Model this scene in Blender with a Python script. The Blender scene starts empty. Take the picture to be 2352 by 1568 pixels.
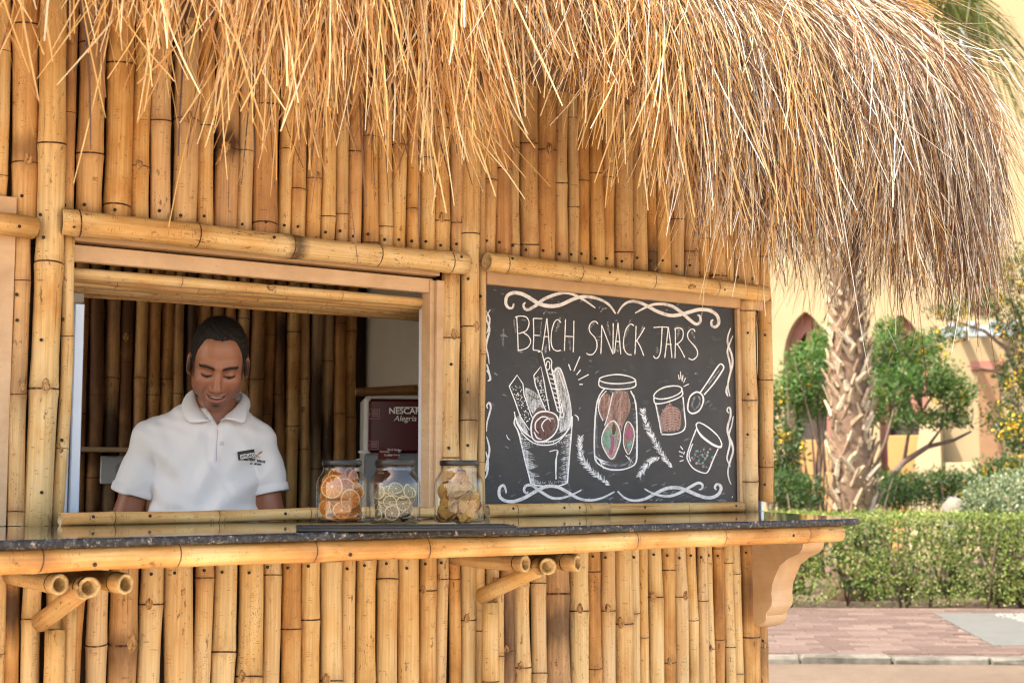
import bpy, math, random
import numpy as np
from mathutils import Vector, Matrix

# ------------------------------------------------------------------ camera, sky, sun, exposure
scene = bpy.context.scene
COL = scene.collection
EYE = np.array([0.0, -3.3, 1.21])
YAW = math.radians(54.2)      # view direction measured from the facade line (+X)
PITCH = math.radians(5.44)
FOC = 3265.0                  # focal length in units of a 2351 wide frame (50 mm on 36 mm)
FWD = np.array([math.cos(YAW)*math.cos(PITCH), math.sin(YAW)*math.cos(PITCH), math.sin(PITCH)])
RGT = np.array([math.sin(YAW), -math.cos(YAW), 0.0])
UPV = np.cross(RGT, FWD)
cam_data = bpy.data.cameras.new("camera")
cam = bpy.data.objects.new("camera", cam_data)
COL.objects.link(cam)
cam.matrix_world = Matrix(((RGT[0], UPV[0], -FWD[0], EYE[0]), (RGT[1], UPV[1], -FWD[1], EYE[1]),
                           (RGT[2], UPV[2], -FWD[2], EYE[2]), (0, 0, 0, 1)))
cam_data.sensor_width = 36.0
cam_data.lens = 50.0
cam_data.clip_start = 0.05
cam_data.clip_end = 600.0
cam_data.dof.use_dof = True
cam_data.dof.focus_distance = 3.65
cam_data.dof.aperture_fstop = 6.0
scene.camera = cam

SUN_EL = math.radians(56.0)
SUN_AZ = np.array([-0.985, 0.13])
SUN_AZ = SUN_AZ/np.linalg.norm(SUN_AZ)
world = bpy.data.worlds.new("World")
scene.world = world
world.use_nodes = True
wn = world.node_tree.nodes
wl = world.node_tree.links
bg = wn["Background"]
sky = wn.new("ShaderNodeTexSky")
sky.sky_type = 'NISHITA'
sky.sun_disc = False
sky.sun_elevation = SUN_EL
sky.sun_rotation = math.atan2(SUN_AZ[0], SUN_AZ[1])
sky.altitude = 0.0
sky.air_density = 1.0
sky.dust_density = 2.6
sky.ozone_density = 1.0
warm = wn.new("ShaderNodeMix"); warm.data_type = 'RGBA'; warm.blend_type = 'MULTIPLY'
warm.inputs[0].default_value = 1.0; warm.inputs[7].default_value = (1.05, 0.97, 0.84, 1.0)   # sky light tinted warm, in place of a white balance
wl.new(sky.outputs[0], warm.inputs[6]); wl.new(warm.outputs[2], bg.inputs[0])
bg.inputs[1].default_value = 0.15

sun_d = bpy.data.lights.new("sun", 'SUN')
sun_d.energy = 2.1
sun_d.angle = math.radians(0.5)
sun_d.color = (1.0, 0.94, 0.84)
sun = bpy.data.objects.new("sun", sun_d)
COL.objects.link(sun)
SDIR = Vector((SUN_AZ[0]*math.cos(SUN_EL), SUN_AZ[1]*math.cos(SUN_EL), math.sin(SUN_EL)))
sun.rotation_euler = SDIR.to_track_quat('Z', 'Y').to_euler()
sun.location = (-3, 1, 8)

scene.view_settings.view_transform = 'Standard'
scene.view_settings.look = 'None'
scene.view_settings.exposure = 2.42
scene.view_settings.gamma = 1.0
scene.view_settings.use_curve_mapping = False
scene.render.engine = 'CYCLES'
scene.cycles.max_bounces = 10
scene.cycles.diffuse_bounces = 5
scene.cycles.glossy_bounces = 4
scene.cycles.transmission_bounces = 10
scene.cycles.transparent_max_bounces = 16
scene.cycles.use_denoising = True
scene.cycles.pixel_filter_type = 'BLACKMAN_HARRIS'
scene.cycles.filter_width = 1.15
scene.cycles.caustics_reflective = False
scene.cycles.caustics_refractive = False

# ------------------------------------------------------------------ helpers
WM = {}
CAMC = EYE

def ray(x, y):
    d = FWD*FOC + RGT*(x-1175.5) + UPV*(784.0-y)
    return d/np.linalg.norm(d)

def onY(x, y, Y):
    d = ray(x, y); t = (Y-EYE[1])/d[1]
    return EYE + d*t

def onZ(x, y, Z):
    d = ray(x, y); t = (Z-EYE[2])/d[2]
    return EYE + d*t

def onX(x, y, X):
    d = ray(x, y); t = (X-EYE[0])/d[0]
    return EYE + d*t

def atD(x, y, D):
    d = FWD*FOC + RGT*(x-1175.5) + UPV*(784.0-y)
    return EYE + d*(D/FOC)

def reg(o, world_m, parent=None):
    WM[o.name] = world_m
    if parent is not None:
        o.parent = parent
        o.matrix_basis = WM[parent.name].inverted() @ world_m
    else:
        o.matrix_basis = world_m
    return o

def lab(o, label=None, cat=None, group=None, kind=None):
    if label: o["label"] = label
    if cat: o["category"] = cat
    if group: o["group"] = group
    if kind: o["kind"] = kind
    return o

def empty(name, loc, rz=0.0):
    o = bpy.data.objects.new(name, None)
    o.empty_display_size = 0.1
    COL.objects.link(o)
    return reg(o, Matrix.Translation(Vector(loc)) @ Matrix.Rotation(rz, 4, 'Z'))

def new_obj(name, me, parent=None, m=None):
    o = bpy.data.objects.new(name, me)
    COL.objects.link(o)
    return reg(o, m if m is not None else Matrix.Identity(4), parent)

def mesh_np(name, V, F, mats, mi=None, smooth=True):
    """V (n,3) array, F (m,k) int array of equal sized faces, or list of faces"""
    me = bpy.data.meshes.new(name)
    if isinstance(F, np.ndarray):
        V = np.asarray(V, dtype=np.float32)
        m, k = F.shape
        me.vertices.add(len(V)); me.vertices.foreach_set("co", V.ravel())
        me.loops.add(m*k); me.loops.foreach_set("vertex_index", F.astype(np.int32).ravel())
        me.polygons.add(m)
        me.polygons.foreach_set("loop_start", np.arange(0, m*k, k, dtype=np.int32))
        me.polygons.foreach_set("loop_total", np.full(m, k, dtype=np.int32))
        if mi is not None: me.polygons.foreach_set("material_index", np.asarray(mi, dtype=np.int32))
        me.polygons.foreach_set("use_smooth", np.full(m, bool(smooth)))
        me.update(calc_edges=True)
    else:
        me.from_pydata([tuple(map(float, v)) for v in V], [], [tuple(f) for f in F])
        if mi is not None:
            for p, i in zip(me.polygons, mi): p.material_index = int(i)
        if smooth:
            for p in me.polygons: p.use_smooth = True
        me.update()
    for m_ in (mats if isinstance(mats, (list, tuple)) else [mats]):
        me.materials.append(m_)
    return me

def add(name, V, F, mats, parent=None, mi=None, smooth=False, origin=None):
    V = np.asarray(V, dtype=float)
    o0 = V.mean(0) if origin is None else np.asarray(origin, float)
    me = mesh_np(name, V-o0, F, mats, mi, smooth)
    return new_obj(name, me, parent, Matrix.Translation(Vector(o0)))

class MB:
    """collects shapes in world coordinates into one mesh"""
    def __init__(s): s.v = []; s.f = []; s.m = []
    def quad(s, pts, mi=0):
        b = len(s.v); s.v += [np.asarray(p, float) for p in pts]; s.f.append(tuple(range(b, b+len(pts)))); s.m.append(mi)
    def box(s, lo, hi, mi=0, bev=0.0):
        lo = np.array(lo, float); hi = np.array(hi, float)
        if bev <= 0:
            b = len(s.v)
            for k in range(8):
                s.v.append(np.array([hi[0] if k & 1 else lo[0], hi[1] if k & 2 else lo[1], hi[2] if k & 4 else lo[2]]))
            for q in ((0,2,3,1),(4,5,7,6),(0,1,5,4),(2,6,7,3),(0,4,6,2),(1,3,7,5)):
                s.f.append(tuple(b+i for i in q)); s.m.append(mi)
            return
        # bevelled box: 24 vertices
        b = len(s.v); idx = {}
        for k in range(8):
            sg = [1 if k & 1 else -1, 1 if k & 2 else -1, 1 if k & 4 else -1]
            c = np.array([hi[i] if sg[i] > 0 else lo[i] for i in range(3)])
            for ax in range(3):
                p = c.copy()
                for i in range(3):
                    if i != ax: p[i] -= sg[i]*bev
                idx[(k, ax)] = len(s.v); s.v.append(p)
        for ax in range(3):
            o1, o2 = (ax+1) % 3, (ax+2) % 3
            for sg in (0, 1):
                ks = []
                for a1, a2 in ((0,0),(1,0),(1,1),(0,1)):
                    ks.append((sg << ax) | (a1 << o1) | (a2 << o2))
                f = [idx[(k, ax)] for k in ks]
                s.f.append(tuple(f if sg else f[::-1])); s.m.append(mi)
        for ax in range(3):
            o1, o2 = (ax+1) % 3, (ax+2) % 3
            for a1 in (0, 1):
                for a2 in (0, 1):
                    k0 = (a1 << o1) | (a2 << o2); k1 = k0 | (1 << ax)
                    f = [idx[(k0,o1)], idx[(k1,o1)], idx[(k1,o2)], idx[(k0,o2)]]
                    s.f.append(tuple(f if (a1 ^ a2) else f[::-1])); s.m.append(mi)
        for k in range(8):
            f = [idx[(k,0)], idx[(k,1)], idx[(k,2)]]
            n = bin(k).count('1')
            s.f.append(tuple(f if n % 2 else f[::-1])); s.m.append(mi)
    def prism(s, poly, axis, a0, a1, mi=0):
        """polygon (list of 2d) extruded along axis between a0 and a1"""
        n = len(poly); b = len(s.v)
        def P(p, a):
            if axis == 0: return np.array([a, p[0], p[1]])
            if axis == 1: return np.array([p[0], a, p[1]])
            return np.array([p[0], p[1], a])
        for a in (a0, a1):
            for p in poly: s.v.append(P(p, a))
        s.f.append(tuple(range(b+n-1, b-1, -1))); s.m.append(mi)
        s.f.append(tuple(range(b+n, b+2*n))); s.m.append(mi)
        for i in range(n):
            j = (i+1) % n
            s.f.append((b+i, b+j, b+n+j, b+n+i)); s.m.append(mi)
    def tube(s, pts, rad, seg=8, mi=0, cap=True):
        pts = [np.asarray(p, float) for p in pts]; n = len(pts)
        rad = [rad]*n if np.isscalar(rad) else list(rad)
        b = len(s.v); up = np.array([0.13, 0.27, 0.95])
        for i, p in enumerate(pts):
            t = pts[min(i+1, n-1)]-pts[max(i-1, 0)]; t = t/(np.linalg.norm(t)+1e-9)
            if abs(np.dot(t, up)) > 0.97: u_ = np.array([1.0, 0.2, 0.0])
            else: u_ = up
            e1 = np.cross(t, u_); e1 /= np.linalg.norm(e1); e2 = np.cross(t, e1)
            for k in range(seg):
                a = 2*math.pi*k/seg
                s.v.append(p + (e1*math.cos(a)+e2*math.sin(a))*rad[i])
        for i in range(n-1):
            for k in range(seg):
                k2 = (k+1) % seg
                s.f.append((b+i*seg+k, b+i*seg+k2, b+(i+1)*seg+k2, b+(i+1)*seg+k)); s.m.append(mi)
        if cap:
            s.f.append(tuple(b+k for k in range(seg-1, -1, -1))); s.m.append(mi)
            s.f.append(tuple(b+(n-1)*seg+k for k in range(seg))); s.m.append(mi)
    def lathe(s, prof, c, seg=24, mi=0):
        b = len(s.v); n = len(prof)
        for r, z in prof:
            for k in range(seg):
                a = 2*math.pi*k/seg
                s.v.append(np.array([c[0]+r*math.cos(a), c[1]+r*math.sin(a), c[2]+z]))
        for i in range(n-1):
            for k in range(seg):
                k2 = (k+1) % seg
                s.f.append((b+i*seg+k, b+i*seg+k2, b+(i+1)*seg+k2, b+(i+1)*seg+k)); s.m.append(mi)
    def build(s, name, mats, parent=None, smooth=False, origin=None):
        return add(name, np.array(s.v), s.f, mats, parent, s.m, smooth, origin)

def smooth_by_angle(o, ang=40):
    me = o.data
    for p in me.polygons: p.use_smooth = True
    try:
        me.set_sharp_from_angle(angle=math.radians(ang))
    except Exception:
        pass
    return o

# ------------------------------------------------------------------ materials
MATS = {}
def srgb(r, g, b):
    def f(c):
        c /= 255.0
        return c/12.92 if c <= 0.04045 else ((c+0.055)/1.055)**2.4
    return (f(r), f(g), f(b), 1.0)

class NT:
    def __init__(s, name):
        s.m = bpy.data.materials.new(name); s.m.use_nodes = True
        s.t = s.m.node_tree; s.t.nodes.clear()
        s.out = s.n("ShaderNodeOutputMaterial")
        MATS[name] = s.m
    def n(s, typ, **kw):
        nd = s.t.nodes.new(typ)
        for k, v in kw.items(): setattr(nd, k, v)
        return nd
    def l(s, a, b): s.t.links.new(a, b)
    def set(s, sock, v):
        if hasattr(v, "is_output") or isinstance(v, bpy.types.NodeSocket): s.l(v, sock)
        else: sock.default_value = v
    def noise(s, vec, scale, detail=3.0, rough=0.55, dist=0.0, out=0):
        nd = s.n("ShaderNodeTexNoise"); 
        if vec is not None: s.l(vec, nd.inputs["Vector"])
        nd.inputs["Scale"].default_value = scale; nd.inputs["Detail"].default_value = detail
        nd.inputs["Roughness"].default_value = rough; nd.inputs["Distortion"].default_value = dist
        return nd.outputs[out]
    def vmul(s, vec, xyz):
        nd = s.n("ShaderNodeVectorMath", operation='MULTIPLY'); s.l(vec, nd.inputs[0]); nd.inputs[1].default_value = xyz
        return nd.outputs[0]
    def vadd(s, a, b):
        nd = s.n("ShaderNodeVectorMath", operation='ADD'); s.l(a, nd.inputs[0]); s.set(nd.inputs[1], b)
        return nd.outputs[0]
    def math(s, op, a, b=None, c=None, clamp=False):
        nd = s.n("ShaderNodeMath", operation=op); nd.use_clamp = clamp
        s.set(nd.inputs[0], a)
        if b is not None: s.set(nd.inputs[1], b)
        if c is not None: s.set(nd.inputs[2], c)
        return nd.outputs[0]
    def ramp(s, fac, stops, interp='LINEAR'):
        nd = s.n("ShaderNodeValToRGB"); cr = nd.color_ramp; cr.interpolation = interp
        while len(cr.elements) < len(stops): cr.elements.new(0.5)
        for e, (p, c) in zip(cr.elements, stops):
            e.position = p; e.color = c if len(c) == 4 else (*c, 1)
        s.l(fac, nd.inputs[0])
        return nd.outputs[0]
    def mix(s, fac, a, b, mode='MIX'):
        nd = s.n("ShaderNodeMix", data_type='RGBA', blend_type=mode)
        s.set(nd.inputs[0], fac); s.set(nd.inputs[6], a); s.set(nd.inputs[7], b)
        return nd.outputs[2]
    def mr(s, v, a, b, c=0.0, d=1.0):
        nd = s.n("ShaderNodeMapRange"); nd.clamp = True
        s.l(v, nd.inputs[0])
        for i, x in enumerate((a, b, c, d)): nd.inputs[1+i].default_value = x
        return nd.outputs[0]
    def bump(s, h, strength=0.3, dist=0.01):
        nd = s.n("ShaderNodeBump"); nd.inputs["Strength"].default_value = strength; nd.inputs["Distance"].default_value = dist
        s.l(h, nd.inputs["Height"]); return nd.outputs[0]
    def bsdf(s, col, rough=0.6, normal=None, spec=0.4, metal=0.0, trans=0.0, ior=1.45, link=True, coat=0.0, sss=0.0):
        nd = s.n("ShaderNodeBsdfPrincipled")
        s.set(nd.inputs["Base Color"], col); s.set(nd.inputs["Roughness"], rough)
        nd.inputs["Specular IOR Level"].default_value = spec; nd.inputs["Metallic"].default_value = metal
        nd.inputs["Transmission Weight"].default_value = trans; nd.inputs["IOR"].default_value = ior
        nd.inputs["Coat Weight"].default_value = coat
        if sss > 0:
            nd.inputs["Subsurface Weight"].default_value = sss
            nd.inputs["Subsurface Radius"].default_value = (0.012, 0.005, 0.003)
            nd.inputs["Subsurface Scale"].default_value = 1.0
        if normal is not None: s.l(normal, nd.inputs["Normal"])
        if link: s.l(nd.outputs[0], s.out.inputs[0])
        return nd
    def coord(s, which="Object"):
        return s.n("ShaderNodeTexCoord").outputs[which]

def simple(name, col, rough=0.6, var=0.12, scale=30.0, bump=0.15, spec=0.4, metal=0.0, dist=0.003):
    t = NT(name); co = t.coord()
    c2 = tuple(max(0, c*(1-var*1.6)) for c in col[:3])+(1,); c3 = tuple(min(1, c*(1+var)) for c in col[:3])+(1,)
    n1 = t.noise(co, scale, 5); n2 = t.noise(co, scale*0.17, 3)
    f = t.math('ADD', t.math('MULTIPLY', n1, 0.5), t.math('MULTIPLY', n2, 0.5))
    c = t.ramp(f, [(0.3, c2), (0.7, c3)])
    t.bsdf(c, rough, t.bump(n1, bump, dist) if bump > 0 else None, spec, metal)
    return t.m
# ------------------------------------------------------------------ bamboo
def make_bamboo(name, lift=1.0):
    t = NT(name)
    co = t.coord()
    at = lambda n: t.n("ShaderNodeAttribute", attribute_type='OBJECT', attribute_name=n).outputs["Fac"]
    rnd = t.n("ShaderNodeObjectInfo").outputs["Random"]
    sv = t.n("ShaderNodeCombineXYZ")
    off = t.math('MULTIPLY', rnd, 37.0)
    for i in range(3): t.l(off, sv.inputs[i])
    p = t.vadd(co, sv.outputs[0])
    streak = t.noise(t.vmul(p, (150, 150, 3.0)), 1.0, 4, 0.6)
    streak2 = t.noise(t.vmul(p, (45, 45, 2.2)), 1.0, 3, 0.6)
    blot = t.noise(t.vmul(p, (14, 14, 7)), 1.0, 4, 0.6, 0.4)
    zone = t.noise(t.vmul(p, (0.5, 0.5, 3.6)), 1.0, 2, 0.5)
    f = t.math('ADD', at("tone"), t.math('MULTIPLY', t.math('SUBTRACT', zone, 0.5), 0.95))
    f = t.math('ADD', f, t.math('MULTIPLY', t.math('SUBTRACT', blot, 0.5), 0.8))
    f = t.math('ADD', f, t.math('MULTIPLY', t.math('SUBTRACT', streak2, 0.5), 0.35))
    base = t.ramp(f, [(0.0, (0.67*lift, 0.485*lift, 0.25*lift)), (0.26, (0.63*lift, 0.40*lift, 0.16*lift)), (0.48, (0.54*lift, 0.285*lift, 0.09*lift)),
                      (0.68, (0.39*lift, 0.18*lift, 0.05*lift)), (1.0, (0.15*lift, 0.062*lift, 0.02*lift))])
    grey = t.math('MULTIPLY', t.math('FRACT', t.math('MULTIPLY', rnd, 7.31)), t.math('SUBTRACT', 1.0, at("clean")))
    base = t.mix(t.math('MULTIPLY', t.math('POWER', grey, 1.8), 0.5), base, t.mix(t.math('FRACT', t.math('MULTIPLY', rnd, 17.7)), (0.56*lift, 0.455*lift, 0.28*lift, 1), (0.52*lift, 0.335*lift, 0.215*lift, 1)))
    st = t.ramp(streak, [(0.3, (0.55, 0.48, 0.40)), (0.6, (1.06, 1.04, 1.0))])
    c = t.mix(0.55, base, st, 'MULTIPLY')
    # dark flecks and scratches
    fl = t.noise(t.vmul(p, (90, 90, 34)), 1.0, 3, 0.7)
    flm = t.noise(t.vmul(p, (9, 9, 5)), 1.0, 2)
    fk = t.math('MULTIPLY', t.mr(fl, 0.60, 0.68), t.mr(flm, 0.46, 0.58))
    c = t.mix(t.math('MULTIPLY', fk, 0.75), c, (0.10, 0.045, 0.018, 1))
    # long drying cracks
    ck = t.noise(t.vmul(p, (210, 210, 1.6)), 1.0, 2, 0.6); ckm = t.noise(t.vmul(p, (22, 22, 3.0)), 1.0, 2)
    c = t.mix(t.math('MULTIPLY', t.math('MULTIPLY', t.mr(ck, 0.655, 0.70), t.mr(ckm, 0.54, 0.60)), 0.7), c, (0.09, 0.04, 0.016, 1))
    # sooty brown and waxy pale bands that grow next to the nodes
    npx = t.n("ShaderNodeAttribute", attribute_name="nodeprox").outputs["Fac"]
    c = t.mix(t.math('MULTIPLY', t.math('MULTIPLY', npx, t.mr(blot, 0.42, 0.62)), 0.6), c, (0.20, 0.085, 0.03, 1))
    sp = t.noise(t.vmul(p, (260, 260, 170)), 1.0, 2, 0.6); spm = t.noise(t.vmul(p, (16, 16, 6)), 1.0, 3)
    c = t.mix(t.math('MULTIPLY', t.math('MULTIPLY', t.mr(sp, 0.60, 0.66), t.mr(spm, 0.55, 0.66)), 0.7), c, (0.085, 0.04, 0.018, 1))
    # short cross scratches
    sc = t.noise(t.vmul(p, (40, 40, 420)), 1.0, 1, 0.5)
    scm = t.noise(t.vmul(p, (70, 70, 30)), 1.0, 1)
    c = t.mix(t.math('MULTIPLY', t.math('MULTIPLY', t.mr(sc, 0.61, 0.66), t.mr(scm, 0.57, 0.62)), 0.6), c, (0.14, 0.065, 0.025, 1))
    # scorch marks: a band with a ragged shape, given for each pole
    z = t.n("ShaderNodeSeparateXYZ"); t.l(co, z.inputs[0])
    dz = t.math('ABSOLUTE', t.math('SUBTRACT', z.outputs[2], at("burnz")))
    dz = t.math('DIVIDE', dz, t.math('MAXIMUM', at("burnl"), 0.001))
    rag = t.math('MULTIPLY', t.math('SUBTRACT', t.noise(t.vmul(p, (34, 34, 5)), 1.0, 4, 0.6), 0.5), 1.5)
    bm = t.mr(t.math('ADD', dz, rag), 1.0, 0.15)
    bm = t.math('MULTIPLY', bm, at("burna"), clamp=True)
    c = t.mix(t.math('MULTIPLY', bm, 0.92, clamp=True), c, (0.045, 0.020, 0.010, 1))
    h = t.math('ADD', t.math('MULTIPLY', streak, 0.6), t.math('MULTIPLY', fl, 0.5))
    rough = t.mr(blot, 0.3, 0.7, 0.46, 0.68)
    t.bsdf(c, rough, t.bump(h, 0.45, 0.0016), 0.32)
    return t.m
M_BAM = make_bamboo("bamboo")
t = NT("bamboo_node"); co = t.coord(); n_ = t.noise(t.vmul(co, (80, 80, 80)), 1.0, 3)
t.bsdf(t.ramp(n_, [(0.35, (0.035, 0.017, 0.009)), (0.6, (0.12, 0.06, 0.027)), (0.75, (0.3, 0.18, 0.08))]), 0.75, None, 0.2); M_NODE = t.m
t = NT("bamboo_knot"); co = t.coord(); n_ = t.noise(t.vmul(co, (160, 160, 60)), 1.0, 4, 0.65, 0.8)
t.bsdf(t.ramp(n_, [(0.30, (0.05, 0.022, 0.01)), (0.45, (0.27, 0.14, 0.055)), (0.62, (0.52, 0.32, 0.14))]), 0.7, t.bump(n_, 0.8, 0.004), 0.25); M_KNOT = t.m
t = NT("bamboo_cut"); co = t.coord(); n_ = t.noise(t.vmul(co, (90, 90, 60)), 1.0, 4)
t.bsdf(t.ramp(n_, [(0.3, (0.42, 0.27, 0.11)), (0.65, (0.66, 0.5, 0.28))]), 0.8, t.bump(n_, 0.5, 0.002), 0.2); M_CUT = t.m
t = NT("nail_iron"); t.bsdf((0.035, 0.024, 0.02, 1), 0.55, None, 0.4, 0.3); M_NAIL = t.m

# ------------------------------------------------------------------ thatch
def make_thatch(name, stops, transl=0.35):
    t = NT(name)
    g = t.n("ShaderNodeNewGeometry"); co = t.coord()
    r = g.outputs["Random Per Island"]
    n_ = t.noise(t.vmul(co, (60, 60, 14)), 1.0, 2)
    f = t.math('ADD', r, t.math('MULTIPLY', t.math('SUBTRACT', n_, 0.5), 0.3))
    c = t.ramp(f, stops)
    b = t.bsdf(c, 0.42, None, 0.5, link=False)
    tr = t.n("ShaderNodeBsdfTranslucent")
    c2 = t.mix(1.0, c, (1.0, 0.72, 0.40, 1), 'MULTIPLY')
    t.l(c2, tr.inputs[0])
    mx = t.n("ShaderNodeMixShader"); mx.inputs[0].default_value = transl
    t.l(b.outputs[0], mx.inputs[1]); t.l(tr.outputs[0], mx.inputs[2]); t.l(mx.outputs[0], t.out.inputs[0])
    return t.m
M_STRAW = make_thatch("straw", [(0.0, (0.26, 0.115, 0.035)), (0.18, (0.46, 0.235, 0.07)), (0.42, (0.64, 0.385, 0.13)), (0.68, (0.75, 0.53, 0.23)),
                                (0.88, (0.79, 0.65, 0.37)), (1.0, (0.78, 0.70, 0.48))], .42)
M_STRAW_SUN = make_thatch("straw_sunbleached", [(0.0, (0.05, 0.020, 0.008)), (0.30, (0.13, 0.052, 0.017)), (0.50, (0.30, 0.145, 0.045)), (0.64, (0.46, 0.32, 0.16)), (0.78, (0.60, 0.52, 0.39)),
                                (1.0, (0.70, 0.67, 0.60))], .12)
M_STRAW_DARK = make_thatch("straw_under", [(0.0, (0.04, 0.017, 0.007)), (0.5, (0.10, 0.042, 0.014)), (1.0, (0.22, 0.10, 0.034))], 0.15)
M_STRAW_GOLD = make_thatch("straw_gold", [(0.0, (0.30, 0.15, 0.04)), (0.4, (0.55, 0.32, 0.09)), (1.0, (0.72, 0.5, 0.19))], 0.3)

# ------------------------------------------------------------------ kiosk surfaces
M_DECK = simple("roof_deck", (0.16, 0.09, 0.045, 1), 0.8)
M_BACKING = simple("backing_board", (0.045, 0.024, 0.012, 1), 0.8)
t = NT("tan_paint"); co = t.coord()
n1 = t.noise(t.vmul(co, (9, 9, 60)), 1.0, 5, .65); n2 = t.noise(co, 7, 4, .6, .6); n3 = t.noise(co, 160, 3, .6)
c = t.ramp(n2, [(.28, (.44, .275, .145)), (.5, (.54, .352, .20)), (.75, (.60, .41, .25))])
c = t.mix(t.math('MULTIPLY', t.mr(n1, .45, .75), .35), c, (.40, .25, .135, 1))
c = t.mix(t.math('MULTIPLY', t.mr(n3, .64, .70), t.mr(n2, .5, .62)), c, (.26, .15, .08, 1))
t.bsdf(c, t.mr(n2, .3, .7, .42, .65), t.bump(n1, .35, .002), .4); M_PAINT = t.m
M_PAINT2 = simple("tan_paint_strip", (0.47, 0.30, 0.16, 1), 0.55, 0.12, 20, 0.1)
M_WHITEFRAME = simple("white_window_frame", (0.62, 0.61, 0.66, 1), 0.45, 0.05, 25, 0.05)
M_ALU = simple("pale_aluminium", (0.50, 0.55, 0.66, 1), 0.35, 0.04, 20, 0.0, 0.5, 0.25)
M_PLASTER_IN = simple("inner_plaster", (0.50, 0.47, 0.43, 1), 0.85, 0.05, 18, 0.1)
M_DARK = simple("dark_stone", (0.03, 0.03, 0.032, 1), 0.35)
M_GREY = simple("grey_plastic", (0.42, 0.42, 0.43, 1), 0.5, 0.04)
# granite
t = NT("granite"); co = t.coord()
v1 = t.n("ShaderNodeTexVoronoi"); v1.inputs["Scale"].default_value = 210; t.l(co, v1.inputs["Vector"])
n1 = t.noise(co, 130, 4, 0.65); n2 = t.noise(co, 420, 3, 0.6); n3 = t.noise(co, 28, 3)
c = t.ramp(v1.outputs["Color"], [(0.0, (0.008, 0.009, 0.011)), (0.5, (0.026, 0.027, 0.032)), (0.75, (0.06, 0.06, 0.068)), (1.0, (0.16, 0.15, 0.14))])
c = t.mix(t.mr(n1, 0.57, 0.66), c, (0.34, 0.29, 0.25, 1))
c = t.mix(t.math('MULTIPLY', t.mr(n2, 0.55, 0.65), t.mr(n3, 0.45, 0.65)), c, (0.42, 0.36, 0.31, 1))
t.bsdf(c, 0.05, None, 0.6, coat=0.3); M_GRANITE = t.m
t = NT("granite_edge"); co = t.coord()
v1 = t.n("ShaderNodeTexVoronoi"); v1.inputs["Scale"].default_value = 190; t.l(co, v1.inputs["Vector"])
n1 = t.noise(co, 95, 4, 0.7); n2 = t.noise(co, 330, 3, 0.6); n3 = t.noise(co, 24, 3)
c = t.ramp(v1.outputs["Color"], [(0.0, (0.006, 0.006, 0.007)), (0.5, (0.017, 0.016, 0.017)), (0.8, (0.045, 0.042, 0.042)), (1.0, (0.14, 0.125, 0.11))])
c = t.mix(t.mr(n1, 0.60, 0.66), c, (0.33, 0.26, 0.20, 1))
c = t.mix(t.mr(n2, 0.66, 0.72), c, (0.26, 0.23, 0.2, 1))
t.bsdf(c, 0.45, t.bump(n2, 0.3, 0.001), 0.3); M_GRANITE_EDGE = t.m

# ------------------------------------------------------------------ chalkboard
t = NT("blackboard"); co = t.coord()
n1 = t.noise(co, 3.2, 4, 0.6, 0.5); n2 = t.noise(t.vmul(co, (14, 14, 40)), 1.0, 4, 0.65); n3 = t.noise(co, 300, 2)
c = t.ramp(n1, [(0.3, (0.020, 0.019, 0.022)), (0.7, (0.040, 0.037, 0.040))])
c = t.mix(t.math('MULTIPLY', t.mr(n2, 0.6, 0.8), 0.10), c, (0.5, 0.5, 0.55, 1))
t.bsdf(c, t.mr(n2, 0.3, 0.8, 0.38, 0.55), t.bump(n3, 0.1, 0.0005), 0.4); M_BOARD = t.m
def chalk(name, col, lo, hi, gain=1.0, scale=(60, 60, 60)):
    t = NT(name); co = t.coord()
    n1 = t.noise(t.vmul(co, scale), 1.0, 5, 0.7); n2 = t.noise(co, 320, 3, 0.7)
    f = t.math('ADD', t.math('MULTIPLY', n1, 0.65), t.math('MULTIPLY', n2, 0.35))
    b = t.bsdf(col, 0.9, None, 0.1, link=False)
    tr = t.n("ShaderNodeBsdfTransparent"); mx = t.n("ShaderNodeMixShader")
    t.l(t.math('MULTIPLY', t.mr(f, lo, hi), gain), mx.inputs[0]); t.l(tr.outputs[0], mx.inputs[1]); t.l(b.outputs[0], mx.inputs[2])
    t.l(mx.outputs[0], t.out.inputs[0]); return t.m
M_CHALK = chalk("chalk_line", (0.80, 0.79, 0.80, 1), 0.28, 0.42)
M_CHALK_BAND = chalk("chalk_band", (0.74, 0.71, 0.71, 1), 0.26, 0.52, .96, (26, 26, 26))
M_SMUDGE = chalk("chalk_smudge", (0.62, 0.63, 0.70, 1), 0.42, 0.72, 0.7, (45, 45, 90))
M_CHALK_FILL = chalk("chalk_fill", (0.76, 0.76, 0.79, 1), 0.36, 0.62, 0.92, (90, 90, 22))
M_CH_BROWN = chalk("chalk_brown", (0.40, 0.25, 0.21, 1), 0.3, 0.58, 0.9, (120, 120, 20))
M_CH_DBROWN = chalk("chalk_dark_brown", (0.16, 0.095, 0.085, 1), 0.25, 0.5, 0.95, (90, 90, 30))
M_CH_GREEN = chalk("chalk_green", (0.22, 0.42, 0.33, 1), 0.3, 0.55, 0.9)
M_CH_PINK = chalk("chalk_pink", (0.42, 0.14, 0.24, 1), 0.3, 0.55, 0.9)
M_CH_OLIVE = chalk("chalk_olive", (0.10, 0.10, 0.06, 1), 0.25, 0.5, 0.9)
M_CH_PALE = chalk("chalk_pale_brown", (0.50, 0.35, 0.32, 1), 0.3, 0.55, 0.9, (70, 70, 160))
# ------------------------------------------------------------------ bamboo poles
RS = np.random.RandomState(11)
KIOSK = empty("snack_kiosk", (1.7, 0.8, 0.0))
lab(KIOSK, "bamboo snack kiosk with shaggy straw roof and polished dark counter", "kiosk")

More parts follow.
